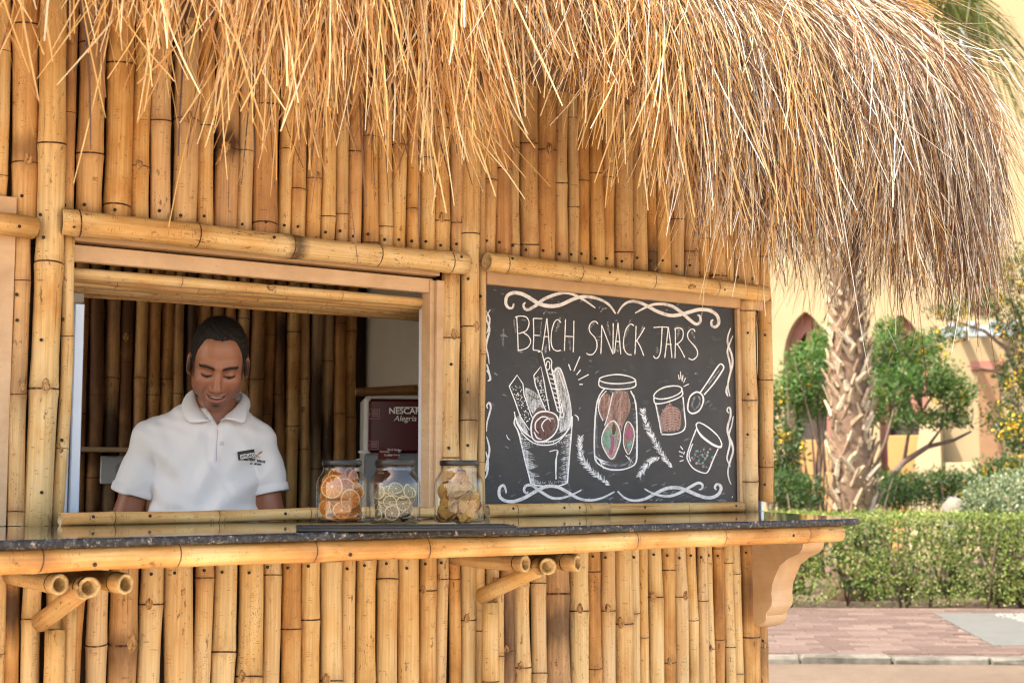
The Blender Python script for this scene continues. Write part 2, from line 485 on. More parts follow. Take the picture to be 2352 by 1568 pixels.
def bamboo_mesh(L, r0, r1, nodes, rng, seg=16, wall=0.0, bend=0.004, knots=(), skew0=0.0, skew1=0.0):
    """pole along +Z from 0 to L. nodes: z list. knots: (z, angle, size)"""
    s = (r0+r1)/2/0.03
    rings = [(0.0, 1.0, 0), (L, 1.0, 0)]
    nodes = sorted([n for n in nodes if 0.03*s < n < L-0.03*s])
    for nz in nodes:
        for dz, k, d in ((-.048, 1.0, 0), (-.022, 1.028, 0), (-.0075, 1.075, 0), (-.0026, 1.07, 1), (.0016, 1.02, 0), (.006, 1.055, 0), (.022, 1.022, 0), (.052, .995, 0)):
            rings.append((nz+dz*s, k, d))
    zs = [0.0]+nodes+[L]
    for a, b in zip(zs[:-1], zs[1:]):
        n = max(1, int((b-a)/0.09))
        for i in range(1, n+1):
            z = a+(b-a)*i/(n+1)
            if abs(z-a) > .055*s and abs(b-z) > .055*s: rings.append((z, 0.975+rng.uniform(-.012, .012), 0))
    rings = sorted(r for r in rings if 0 <= r[0] <= L)
    out = [rings[0]]
    for r in rings[1:]:
        if r[0]-out[-1][0] > 1e-4: out.append(r)
    rings = out
    ph = rng.uniform(0, 6.28, 4); am = rng.uniform(-1, 1, 4)*bend
    tl = {}
    th = np.arange(seg)*2*math.pi/seg
    V = []; mi_r = []
    ov = 1+rng.uniform(-.02, .02); oph = rng.uniform(0, 3.14)
    tilt = rng.uniform(-.25, .25, 8)
    for i, (z, k, d) in enumerate(rings):
        u = z/L; r = (r0+(r1-r0)*u)*k
        cx = am[0]*math.sin(ph[0]+z*4.2)+am[1]*.6*math.sin(ph[1]+z*9); cy = .6*am[2]*math.sin(ph[2]+z*4.4)
        ni = int(np.searchsorted(nodes, z)) % 8 if nodes else 0
        near = min([abs(z-n) for n in nodes] + [9])
        tz = (tilt[[min(range(len(nodes)), key=lambda q: abs(nodes[q]-z))][0] % 8] if nodes else 0)*max(0, 1-near/(.05*s))*r*0.7
        rr = r*(1+(ov-1)*np.cos(2*(th-oph)))
        zz = np.full(seg, z)+tz*np.cos(th-1.0)
        if i == 0: zz = zz+skew0*np.cos(th+1.57)*r+rng.uniform(-.0015, .0015, seg)
        if i == len(rings)-1: zz = zz+skew1*np.cos(th+1.57)*r+rng.uniform(-.0015, .0015, seg)
        V.append(np.stack([cx+rr*np.cos(th), cy+rr*np.sin(th), zz], 1))
        mi_r.append(d)
    V = np.concatenate(V); n = len(rings)
    NPX = [math.exp(-min([abs(z-q_) for q_ in nodes]+[9])/(.022*s)) for z, k_, d_ in rings for _ in range(seg)]
    F = []; MI = []
    k = np.arange(seg); k2 = (k+1) % seg
    for i in range(n-1):
        F.append(np.stack([i*seg+k, i*seg+k2, (i+1)*seg+k2, (i+1)*seg+k], 1)); MI.append(np.full(seg, 1 if mi_r[i] else 0))
    if wall > 0:
        b = len(V); dep = min(0.16, L*0.4); ins = []
        c0 = V[:seg].mean(0); c1 = V[(n-1)*seg:n*seg].mean(0)
        w = 1-wall
        i0 = c0+(V[:seg]-c0)*w; i0d = i0+np.array([0, 0, dep]); i1 = c1+(V[(n-1)*seg:n*seg]-c1)*w; i1d = i1-np.array([0, 0, dep])
        V = np.concatenate([V, i0, i0d, i1, i1d])
        def band(a, c): F.append(np.stack([a+k, c+k, c+k2, a+k2], 1)); MI.append(np.full(seg, 2))
        band(0, b); band(b, b+seg)
        F.append(np.stack([(n-1)*seg+k, (n-1)*seg+k2, b+2*seg+k2, b+2*seg+k], 1)); MI.append(np.full(seg, 2))
        F.append(np.stack([b+2*seg+k, b+2*seg+k2, b+3*seg+k2, b+3*seg+k], 1)); MI.append(np.full(seg, 2))
        bb = len(V)
        V = np.concatenate([V, i0d.mean(0)[None], i1d.mean(0)[None]])
        F.append(np.stack([b+seg+k, np.full(seg, bb), b+seg+k2, b+seg+k2], 1)[:, [0, 1, 2, 2]]); MI.append(np.full(seg, 2))
        F.append(np.stack([b+3*seg+k, b+3*seg+k2, np.full(seg, bb+1), np.full(seg, bb+1)], 1)); MI.append(np.full(seg, 2))
    else:
        b = len(V); c0 = V[:seg].mean(0); c1 = V[(n-1)*seg:n*seg].mean(0)
        V = np.concatenate([V, c0[None], c1[None]])
        F.append(np.stack([k2, k, np.full(seg, b), np.full(seg, b)], 1)); MI.append(np.full(seg, 2))
        F.append(np.stack([(n-1)*seg+k, (n-1)*seg+k2, np.full(seg, b+1), np.full(seg, b+1)], 1)); MI.append(np.full(seg, 2))
    F = np.concatenate(F); MI = np.concatenate(MI)
    faces = [tuple(dict.fromkeys(f)) for f in F.tolist()]
    MI = MI.tolist(); V = V.tolist()
    for kz, ka, ks in knots:                       # branch scars: an almond bulge with a ragged rim
        r = (r0+(r1-r0)*kz/L)*1.03
        cx = am[0]*math.sin(ph[0]+kz*4.2)+am[1]*.6*math.sin(ph[1]+kz*9); cy = .6*am[2]*math.sin(ph[2]+kz*4.4)
        b = len(V); nr, na = 4, 12
        jit = rng.uniform(.82, 1.18, na)
        for ir in range(nr):
            q = (1.0, .8, .5, .18)[ir]; lift = (-.10, .16, .24, .10)[ir]
            for ia in range(na):
                a = 2*math.pi*ia/na
                du = math.cos(a)*q*ks*.62*jit[ia]*(1 if ir < 2 else 1)
                sv_ = math.sin(a); dv = (sv_*q*ks*.95*jit[ia]) - (.25*ks if ir > 1 else 0) + (.25*ks*q if sv_ < 0 else 0)*.3
                R = r*(1+lift*ks/r*.75); ang = ka+du/r
                V.append((cx+R*math.cos(ang), cy+R*math.sin(ang), kz+dv))
        for ir in range(nr-1):
            for ia in range(na):
                ib = (ia+1) % na
                faces.append((b+ir*na+ia, b+ir*na+ib, b+(ir+1)*na+ib, b+(ir+1)*na+ia)); MI.append(3)
        faces.append(tuple(b+(nr-1)*na+i for i in range(na))); MI.append(3)
    me = bpy.data.meshes.new("bamboo_pole")
    me.from_pydata(V, [], faces)
    me.polygons.foreach_set("material_index", np.array(MI, dtype=np.int32))
    me.polygons.foreach_set("use_smooth", np.ones(len(faces), dtype=bool))
    at_ = me.attributes.new('nodeprox', 'FLOAT', 'POINT'); at_.data.foreach_set('value', np.array(NPX+[0.0]*(len(V)-len(NPX)), dtype=np.float32))
    for m_ in (M_BAM, M_NODE, M_CUT, M_KNOT): me.materials.append(m_)
    me.update()
    return me

def pole_matrix(p0, p1):
    p0 = Vector(p0); z = (Vector(p1)-p0).normalized()
    yref = Vector((0, 1, 0))
    if abs(z.dot(yref)) > .9: yref = Vector((1, 0, 0))
    y = (yref-z*yref.dot(z)).normalized(); x = y.cross(z)
    m = Matrix((x, y, z)).transposed().to_4x4(); m.translation = p0
    return m

ALLP = []
def pole(p0, p1, r0, r1=None, nodes=None, name="bamboo_pole", tone=None, burn=None, knots=(), parent=KIOSK, wall=0.0, bend=.004, seg=16, skew0=0, skew1=0, spacing=.28):
    p0 = np.asarray(p0, float); p1 = np.asarray(p1, float); L = float(np.linalg.norm(p1-p0))
    r1 = r0 if r1 is None else r1
    if nodes is None:
        nodes = []; z = RS.uniform(.05, spacing)
        while z < L-.04: nodes.append(z); z += spacing*RS.uniform(.75, 1.25)
    me = bamboo_mesh(L, r0, r1, list(nodes), RS, seg, wall, bend, knots, skew0, skew1)
    o = new_obj(name, me, parent, pole_matrix(p0, p1))
    o["tone"] = float(RS.uniform(.1, .5) if tone is None else tone)
    b = burn or (0.0, 0.01, 0.0)
    o["burnz"], o["burnl"], o["burna"] = float(b[0]), float(b[1]), float(b[2])
    ALLP.append(o)
    return o

# a nail head, shared by all
_mb = MB(); _mb.lathe([(0.0, 0.0016), (.0030, .0014), (.0040, .0004), (.0041, -.003)], (0, 0, 0), 8)
ME_NAIL = mesh_np("nail", np.array(_mb.v), _mb.f, M_NAIL, None, True)
def nail(x, y, Yf, parent, sc=1.0):
    p = onY(x, y, Yf)
    m = Matrix.Translation(Vector(p)) @ Vector((-.25, -1, 0)).normalized().to_track_quat('Z', 'Y').to_matrix().to_4x4() @ Matrix.Scale(sc, 4)
    return new_obj("nail", ME_NAIL, parent, m)

CAM_ANG = math.atan2(-.82, -.57)

def vpole(x0, x1, yref, ztop, zbot, Yc, ylist=(), knot=None, tone=None, burn=None, full=False, nail_y=None, rscale=1.0, ytop=None, ybot=None, extra=True, bend=.0058):
    """vertical pole from its left and right outline at picture height yref"""
    a = onY(x0, yref, Yc); b = onY(x1, yref, Yc)
    w = b[0]-a[0]
    xm = (x0+x1)/2; c = onY(xm, yref, Yc)
    if full: th = math.atan2(c[0], c[1]-EYE[1]); r = w*math.cos(th)/2
    else: r = w/2*.94; Yc = Yc+RS.uniform(-.006, .006)
    r *= rscale
    X = (a[0]+b[0])/2
    if not full: X = (a[0]+b[0])/2+ .10*r
    yc = Yc
    if ytop is not None: ztop = onY(xm, ytop, Yc-r)[2]
    if ybot is not None: zbot = onY(xm, ybot, Yc-r)[2]
    nodes = [onY(xm, yy, Yc-r*.8)[2]-zbot for yy in ylist]
    L = ztop-zbot
    kn = []
    if knot is not None:
        kz = onY(xm, knot[0], Yc-r*.8)[2]-zbot
        kn.append((kz, CAM_ANG+knot[1], r*RS.uniform(.55, .75)))
    if extra:
        step = RS.uniform(.26, .36)
        if nodes: 
            lo, hi = min(nodes), max(nodes)
        else:
            lo = hi = -5 if RS.rand() < .5 else RS.uniform(0, L)
            if lo > 0: pass
        if lo > -1:
            z = lo-step
            while z > .04: nodes.append(z); z -= step*RS.uniform(.9, 1.1)
            z = hi+step
            while z < L-.04: nodes.append(z); z += step*RS.uniform(.9, 1.1)
    bn = None
    if burn is not None: bn = (onY(xm, burn[0], Yc-r)[2]-zbot, burn[1], burn[2])
    o = pole((X, Yc, zbot), (X+RS.uniform(-.003, .003), Yc, ztop), r*RS.uniform(.98, 1.04), r*RS.uniform(.94, 1.0), nodes, tone=tone, burn=bn, knots=kn, bend=bend)
    if nail_y is not None:
        for ny in (nail_y if isinstance(nail_y, (list, tuple)) else [nail_y]):
            q = RS.uniform(-.25, .25)*(x1-x0)
            nail(xm+q*.4, ny, Yc-r*1.0, o)
    return o

COUNTER_Z = 1.10
ZROOF = 2.75
# ---- upper wall: (left, right, [node heights], knot (height, turn), tone, scorch (height, length, amount))
UP = [
 (-70,-28,[],None,None,None),(-28,12,[400],None,None,None),
 (12,78,[370],(366,.5),.35,(340,.05,.5)),(135,167,[257],None,.55,None),(167,230,[348],None,.5,None),(230,295,[470],None,.4,None),
 (295,340,[380],(378,.25),.35,None),(340,388,[273],None,.3,None),(388,447,[272],(270,.35),.55,None),(447,488,[285],None,.35,None),
 (488,542,[340],(338,.15),.55,(322,.07,1.0)),(542,578,[345],None,.3,None),(578,635,[512],None,.55,None),(635,665,[341],None,.3,None),
 (665,700,[434],None,.3,None),(700,733,[408],(402,.6),.4,None),(733,767,[228],None,.3,None),(767,796,[489],None,.35,None),
 (796,829,[345],None,.52,None),(829,864,[310],None,.4,None),(864,897,[517,236],None,.25,None),(897,931,[332],None,.3,None),
 (931,961,[480],None,.42,None),(961,994,[363],None,.2,None),(994,1029,[503,292],(500,.1),.45,None),(1029,1064,[507],(505,.7),.4,None),
 (1101,1132,[],None,.3,None),(1132,1167,[386],None,.55,None),(1167,1191,[337],None,.35,None),(1191,1229,[325],(322,.4),.45,None),
 (1229,1271,[341],(342,.35),.45,None),(1271,1301,[180,417],None,.42,None),(1301,1323,[473],None,.45,None),(1323,1351,[413],None,.5,None),
 (1351,1381,[395],None,.4,None),(1381,1407,[407],None,.4,None),(1407,1446,[575],None,.3,None),(1446,1481,[],None,.42,None),
 (1481,1506,[575],None,.55,(590,.12,.95)),(1506,1534,[],None,.4,None),(1534,1568,[500],None,.4,None),(1568,1596,[573],(580,.5),.3,None),
 (1596,1620,[545],None,.35,None),(1620,1656,[632],None,.35,None),(1656,1678,[],None,.4,None),(1678,1715,[],None,.45,None),(1715,1738,[566],None,.35,None)]
def header_y(x):   # picture height of the beam axis
    if x < 1090: return 494+.1075*x
    return 603+(x-1130)*.1154
for (a, b, nd, kn, tn, bu) in UP:
    xm = (a+b)/2; yb = header_y(xm)
    yref = 500 if xm < 1100 else 540
    vpole(a, b, yref, ZROOF, 0, .012, nd, kn, tn, bu, ybot=yb+4, nail_y=None if RS.rand() < .12 else yb-RS.uniform(36, 50) if xm < 1600 else yb-32)

# ---- posts
vpole(21, 62, 900, 0, COUNTER_Z, -.012, [641, 902, 1175], (890, .75), .42, (900, .1, .35), True, [676, 735, 1080], ytop=525, extra=False)
PB = vpole(65, 131, 900, ZROOF, COUNTER_Z, -.022, [601, 891, 1195, 323], (885, .45), .22, None, True, [545, 780, 1130, 493], extra=False)
vpole(129, 159, 900, 0, COUNTER_Z, -.012, [769, 1030], (1033, .1), .25, None, True, [733, 1010], ytop=530, extra=False)
vpole(1011, 1056, 900, 0, COUNTER_Z, -.012, [772, 1050], (768, .45), .28, None, True, [836, 1028, 1155], ytop=620, extra=False)
vpole(1056, 1099, 900, ZROOF, COUNTER_Z, -.020, [535, 749, 966], (750, .75), .25, (925, .13, .75), True, [640, 1022, 900], extra=False, ybot=1184)
vpole(1096, 1115, 900, ZROOF, COUNTER_Z, -.004, [600, 812, 1060], (806, -.2), .3, None, True, [680], extra=False)
vpole(1697, 1737, 900, 0, COUNTER_Z, -.012, [710, 916, 1104], None, .25, None, True, [764, 905, 997], ytop=686, extra=False)
vpole(1737, 1772, 900, ZROOF, COUNTER_Z+.03, .012, [586, 688, 869, 1070], None, .52, None, True, [769, 1112], extra=False)

# ---- lower wall
LO = [(-60,-25,[],None,.3,None),(-25,8,[1500],None,.35,None),(8,50,[],None,.6,(1400,.09,1.0)),(50,97,[],None,.22,None),(97,153,[],None,.35,None),(153,197,[1370],None,.5,None),
 (198,247,[1480],None,.2,None),(248,318,[1476],(1478,.9),.62,(1500,.06,.5)),(318,372,[1388],(1386,.1),.2,None),(372,443,[],None,.42,None),
 (444,487,[1327],None,.42,None),(486,540,[1499],None,.22,None),(540,597,[1556],(1552,-.4),.42,None),(597,638,[1321],None,.35,None),
 (639,685,[1445],None,.5,None),(685,732,[1423],None,.35,None),(732,781,[1565],(1560,-.4),.22,None),(781,816,[],None,.35,None),
 (816,861,[1570],None,.28,None),(861,907,[1331],None,.33,None),(907,957,[],None,.42,None),(957,996,[1356],(1354,-.4),.42,None),
 (997,1025,[1328],(1326,-.5),.3,None),(1026,1052,[1328],None,.55,None),(1052,1086,[1423],(1420,-.1),.25,None),(1086,1116,[],None,.3,None),(1116,1146,[1552],None,.3,None),
 (1146,1177,[1492],(1490,-.1),.72,(1480,.22,.85)),(1178,1216,[1335,1533],(1528,-.1),.25,None),(1217,1249,[1340,1547],None,.3,None),
 (1249,1307,[1365],None,.66,(1440,.11,.85)),(1307,1346,[1404],(1398,.05),.2,None),(1346,1377,[1312],None,.55,None),(1377,1407,[1402],(1397,.0),.2,None),
 (1407,1446,[1432],(1430,-.3),.4,None),(1446,1469,[1407],None,.2,None),(1468,1487,[1463],None,.45,None),(1486,1516,[1372],(1369,-.4),.28,None),
 (1516,1546,[1310,1520],(1518,.1),.5,None),(1546,1575,[1370],(1368,.6),.22,None),(1575,1598,[1423],None,.42,(1540,.1,.25)),(1598,1620,[1378],None,.3,None),
 (1619,1638,[1295,1490],(1488,0),.35,None),(1637,1659,[1260,1468],None,.6,None),(1658,1679,[1486],None,.2,None),(1679,1700,[1316],(1314,-.6),.4,None),
 (1700,1733,[1464],None,.5,(1350,.12,.6))]
for (a, b, nd, kn, tn, bu) in LO:
    xm = (a+b)/2; yb = 1293-.035*xm
    vpole(a, b, 1400, COUNTER_Z-.03, 0.02, .012, nd, kn, (tn-.14 if tn < .5 else tn), bu, nail_y=None if RS.rand() < .2 else yb+30+RS.uniform(0, 14))
vpole(1734, 1768, 1500, .90, .02, .012, [1487], (1482, .5), .5, (1500, .1, .5), True, [1471], extra=False)

# ---- horizontal bamboo
def hpole(a, b, Y, r, nd, tone, name="bamboo_beam", nails=(), burn=None, knots=(), wall=.2, bend=.003, sk=(0, 0)):
    p0 = onY(a[0], a[1], Y); p1 = onY(b[0], b[1], Y)
    p1[2] = p1[2]
    L = np.linalg.norm(p1-p0)
    def along(x):
        y = a[1]+(b[1]-a[1])*(x-a[0])/(b[0]-a[0]); q = onY(x, y, Y); return np.linalg.norm(q-p0)
    nodes = [along(x) for x in nd]
    kn = [(along(x), math.radians(-90+dg), s) for x, dg, s in knots]
    bu = (along(burn[0]), burn[1], burn[2]) if burn else None
    o = pole(p0, p1, r, r*.97, nodes, name, tone, bu, kn, wall=wall, bend=bend, skew0=sk[0], skew1=sk[1])
    for nx, ny in nails: nail(nx, ny, Y-r*.96, o)
    return o
hpole((-720, 415), (76, 521), -.048, .0275, (55, -80), .3, nails=[(45, 520)], sk=(0, .25))
hpole((142, 510), (1068, 607), -.048, .0305, (180, 449, 667, 865, 1032), .2, nails=[(170, 520), (630, 545), (1060, 590)], burn=(676, .035, .9), sk=(-.2, 0))
hpole((1118, 601), (1757, 675), -.048, .0275, (1160, 1326, 1494, 1640), .22, nails=[(1177, 594), (1400, 626), (1664, 665)], knots=[(1575, 25, .017)])
# sills on the counter
p0 = onY(138, 1197, -.045); p1 = onY(1106, 1181, -.045)
def sill(xa, xb, r, nd, nails, tone, ya, yb):
    A = onZ(xa, ya, COUNTER_Z+r*.9); B = onZ(xb, yb, COUNTER_Z+r*.9)
    A[1] = -.052; B[1] = -.052
    A = onY(xa, 1150, -.052); B = onY(xb, 1150, -.052); A[2] = B[2] = COUNTER_Z+r*.98
    L = B[0]-A[0]
    nodes = [onY(x, 1150, -.052)[0]-A[0] for x in nd]
    o = pole(A, B, r, r*.97, nodes, "bamboo_sill", tone, wall=.2, bend=.0025)
    for nx in nails:
        q = onY(nx, 1150, -.052); m = Matrix.Translation(Vector((q[0], -.052-r*.94, COUNTER_Z+r*1.25))) @ Vector((-.2, -1, .3)).normalized().to_track_quat('Z', 'Y').to_matrix().to_4x4()
        new_obj("nail", ME_NAIL, o, m)
    return o
sill(139, 1104, .0155, (260, 500, 710, 880), (210, 340, 650, 1000), .36, 1197, 1180)
sill(1118, 1392, .0185, (1183, 1336), (1170, 1287, 1322), .32, 1170, 1166)
sill(1393, 1702, .0165, (1575,), (1473, 1682), .34, 1166, 1160)

# front bamboo below the counter edge
A = onY(-130, 1296, -.715); A[0] = -.62; B = onY(1926, 1225, -.715)
zf = COUNTER_Z-.017-.0225
A[2] = B[2] = zf
nds = [onY(x, 1260, -.715)[0]-A[0] for x in (88, 403, 715, 978, 1450, 1652, 1846)]
FRONT = pole(A, B, .0225, .0225, nds, "bamboo_beam", .42, wall=.16, bend=.002, seg=20)
for nx, ny in ((218, 1296), (805, 1273), (1262+560, 1229)): nail(nx, ny, -.7375, FRONT)

# brackets under the counter
def bracket(X, dx, zc, yends, tones):
    for k in range(3):
        pole((X+dx[k], -.0, zc+(.004, -.004, .004)[k]), (X+dx[k], yends[k], zc+(.004, -.004, .004)[k]), .0205, .0220, [abs(yends[k])-.03-.01*k], "bracket_pole", tones[k], wall=.34, bend=.001, skew1=(.3, -.4, .5)[k])
for X0, zc in ((.985, .985), (2.185, .985)):
    bracket(X0, (0, .056, .115), zc, (-.33, -.35, -.40), (.25, .3, .35))
    pole((X0+.05, -.06, .886), (X0+.055, -.315, .974), .0215, .021, [], "bracket_strut", .3, wall=.2, bend=.001)
    pole((X0+.085, -.052, .62), (X0+.085, -.052, .868), .0235, .0225, [.035], "bracket_upright", .25, wall=.2, bend=.001)
    pole((X0+.128, -.03, .02), (X0+.128, -.03, .93), .017, .016, None, "bracket_upright", .3)
    nail(0, 0, -.07, KIOSK) if False else None

for o_ in ALLP:
    if o_.name.split('.')[0] in ('bamboo_sill', 'bamboo_beam'): o_["clean"] = 1.0
PB["clean"] = 1.0
# ---- the wall goes on to the left, beyond the picture
def fillx(x_end, z0, z1, tone_lo=.15, tone_hi=.55):
    x_ = x_end
    while x_ > -.33:
        r_ = RS.uniform(.019, .028); x_ -= r_
        pole((x_, .012+RS.uniform(-.005, .005), z0), (x_, .012, z1), r_*.95, r_*.92, None, tone=RS.uniform(tone_lo, tone_hi)); x_ -= r_
fillx(onY(-70, 500, .012)[0], onY(-70, header_y(-70)+4, -.01)[2], ZROOF)
fillx(onY(-60, 1400, .012)[0], .02, COUNTER_Z-.03)
fillx(onY(-42, 900, .012)[0], COUNTER_Z, onY(-70, header_y(-70)+4, -.01)[2]-.004)
# ---- backing boards, frames, walls
def bx(name, lo, hi, mat, parent=KIOSK, bev=.002, smooth=False):
    m = MB(); m.box(lo, hi, 0, bev); return m.build(name, mat, parent, smooth)
XL, XR = -.35, 3.42
xo0 = onY(160, 900, .03)[0]; xo1 = onY(1004, 900, .0)[0]
zf1 = onY(600, 592, .03)[2]   # top of fascia
bx("backing_board", (XL, .045, .02), (XR, .075, COUNTER_Z-.03), M_BACKING)
zh = onY(165, 559, -.0)[2]
bx("backing_board", (XL, .045, zh-.005), (XR, .075, ZROOF), M_BACKING)
bx("backing_board", (XL, .045, COUNTER_Z), (xo0-.03, .075, zh-.006), M_BACKING)
bx("backing_board", (xo1+.004, .045, COUNTER_Z), (XR, .075, zh-.006), M_BACKING)
# strip below the header beam, painted fascia, lintel bamboo
bx("header_strip", (xo0-.02, -.012, zh+.006), (xo1, .04, zh+.020), M_PAINT2)
zfa = onY(165, 561, .02)[2]; zfb = onY(165, 601, .02)[2]
bx("fascia_board", (xo0-.02, .005, zfb+.0), (xo1-.012, .028, zfa-.002), M_PAINT)
zl = onY(165, 626, .04)[2]
xo1i = onY(982, 800, .05)[0]
pole((xo0-.03, .048, zl), (xo1i, .048, zl), .0148, .014, [onY(x, 640, .04)[0]-xo0+.03 for x in (416, 785)], "lintel_pole", .22, bend=.002, knots=[(onY(620, 640, .04)[0]-xo0+.03, math.radians(-105), .014)])
for k in range(9):
    pole((xo0-.05+RS.uniform(-.01, .05)*(k > 1), .082+k*.030, zl-.004+RS.uniform(-.004, .003)), (xo1i+.15, .082+k*.030, zl-.004+RS.uniform(-.004, .004)), .0155, .0145, None, "soffit_pole", RS.uniform(.2, .5), bend=.004, spacing=.2)
# right jamb: tan trim, then the white peeling frame
xa = onY(986, 900, .0)[0]
xw0 = onY(971, 900, .06)[0]; xw1 = onY(984, 900, .06)[0]
bx("jamb_trim", (xa, -.002, COUNTER_Z), (xo1+.02, .043, zh-.006), M_PAINT)
bx("jamb_bead", (xo1-.012, -.016, COUNTER_Z), (xo1+.014, -.002, zh-.006), M_PAINT)
bx("window_frame", (xw0, .05, COUNTER_Z-.02), (xw1, .085, zfb-.004), M_WHITEFRAME)
bx("window_rebate", (xw1, .046, COUNTER_Z-.02), (xw1+.006, .08, zfb-.004), M_PAINT2)
bx("window_frame", (xw1+.007, .044, COUNTER_Z-.02), (xw1+.012, .08, zfb-.004), M_WHITEFRAME)
bx("latch_plate", (xw1-.004, .042, 1.185), (xw1+.004, .05, 1.235), M_DARK)
# left sliding frame
xs0 = onY(146, 900, .12)[0]; xs1 = onY(183, 900, .12)[0]
bx("sliding_frame", (xs0, .11, COUNTER_Z-.02), (xs0+(xs1-xs0)*.38, .14, zl-.02), M_ALU)
bx("sliding_frame", (xs0+(xs1-xs0)*.40, .10, COUNTER_Z-.02), (xs1, .145, onY(175, 699, .12)[2]), M_ALU)
# left trim
bx("left_trim", (onY(-40, 900, .0)[0], -.02, COUNTER_Z), (onY(19, 900, 0)[0], .043, 1.85), M_PAINT)
# chalkboard trims
xb0 = onY(1112, 900, .0)[0]; xb1 = onY(1690, 900, .0)[0]
zt = onY(1400, 681, .0)[2]; zt2 = onY(1400, 640, -.0)[2]
bx("board_trim", (xb0, -.014, zt), (XR-.03, .004, zt2+.01), M_PAINT2)
bx("board_trim", (xb1, -.012, COUNTER_Z), (xb1+.022, .004, zt-.001), M_PAINT)
# right end wall, left end wall, back wall, inner partition, floor and work top
bx("end_wall", (XR-.02, .08, .02), (XR+.005, 2.0, ZROOF-.1), M_PAINT)
bx("end_wall", (XL, .08, .02), (XL+.03, 1.575, 1.04), M_PLASTER_IN)
bx("end_wall", (XL, .08, 2.06), (XL+.03, 1.575, ZROOF-.1), M_PLASTER_IN)  # gap below this panel is an added hatch, lets daylight in
bx("back_wall", (XL, 1.58, .02), (XR, 1.64, ZROOF-.1), M_BACKING)
XP = 2.80
bx("partition_wall", (XP, .08, .02), (XP+.05, 1.57, ZROOF-.1), M_PLASTER_IN)
bx("inner_ceiling", (XL+.03, .4, 2.25), (XP, 1.57, 2.28), M_BACKING)
bx("inner_floor", (XL, .08, .01), (XP, 1.57, .03), M_BACKING)
bx("work_top", (XL+.04, .09, .90), (XP-.002, .30, .93), M_DARK)
bx("back_worktop", (1.72, 1.0, 1.045), (XP-.002, 1.5, 1.075), M_DARK)
bx("back_cabinet", (1.75, 1.03, .03), (XP-.003, 1.49, 1.044), M_BACKING)
# back wall poles
x = 165.0; k = 0
BT = [.5,.8,.55,.85,.3,.4,.35,.3,1.0,.3,.55,.3,.15,.6,.55,.85,.15,.25,.85,.6,.5,.4]
while x < 850 and k < 22:
    w = (32, 38, 36, 32, 30, 30, 28, 30, 28, 32, 31, 27, 28, 35, 25, 25, 31, 25, 28, 27, 27, 27)[k]
    bu = {2: (1000, .16, 1.3), 8: (700, .35, 1.2), 15: (760, .1, 1.0), 18: (930, .3, 1.2), 19: (1000, .2, 1.1), 1: (800, .5, .5), 3: (720, .3, .6)}.get(k)
    yb = 1172 if x < 700 else 1150
    vpole(x, x+w, 900, 2.25, 1.0 if x < 1 else .5, 1.55, [RS.choice([760, 830, 868, 905, 950])], (RS.choice([775, 880, 940]), RS.uniform(-.4, .4)) if RS.rand() < .4 else None, min(1.0, BT[k]+.22), bu, nail_y=None)
    x += w; k += 1
# counter slab
cp = [(XL-.3, .04), (XL-.3, -.75), (2.93, -.75)]
for i in range(1, 9):
    a = -math.pi/2+math.radians(62)*i/8; cp.append((2.93+.13*math.cos(a)*1.0, -.62+.13*math.sin(a)))
cp += [(3.36, -.02), (3.40, .043), (XR-.1, .044)]
mb = MB()
zt_, zb_ = COUNTER_Z, COUNTER_Z-.0165
n = len(cp)
def ins(poly, d):
    P = np.array(poly); Q = []
    for i in range(len(P)):
        a = P[i-1]; b_ = P[i]; c_ = P[(i+1) % len(P)]
        n1 = np.array([b_[1]-a[1], -(b_[0]-a[0])]); n1 /= np.linalg.norm(n1); n2 = np.array([c_[1]-b_[1], -(c_[0]-b_[0])]); n2 /= np.linalg.norm(n2)
        m_ = n1+n2; m_ /= max(.3, np.dot(m_, m_)/2); Q.append(b_-m_*d)
    return Q
if True:
    area = sum(cp[i][0]*cp[(i+1) % n][1]-cp[(i+1) % n][0]*cp[i][1] for i in range(n))
    if area < 0: cp = cp[::-1]
    rings = [(.006, zt_), (.002, zt_-.002), (0, zt_-.005), (0, zb_+.004), (.003, zb_)]
    for d, z in rings:
        for p in ins(cp, d): mb.v.append(np.array([p[0], p[1], z]))
    mb.f.append(tuple(range(n))); mb.m.append(0)
    for i in range(len(rings)-1):
        for k in range(n):
            k2 = (k+1) % n
            mb.f.append((i*n+k, (i+1)*n+k, (i+1)*n+k2, i*n+k2)); mb.m.append(1)
    mb.f.append(tuple((len(rings)-1)*n+k for k in range(n-1, -1, -1))); mb.m.append(1)
COUNTER = mb.build("countertop", [M_GRANITE, M_GRANITE_EDGE], KIOSK)
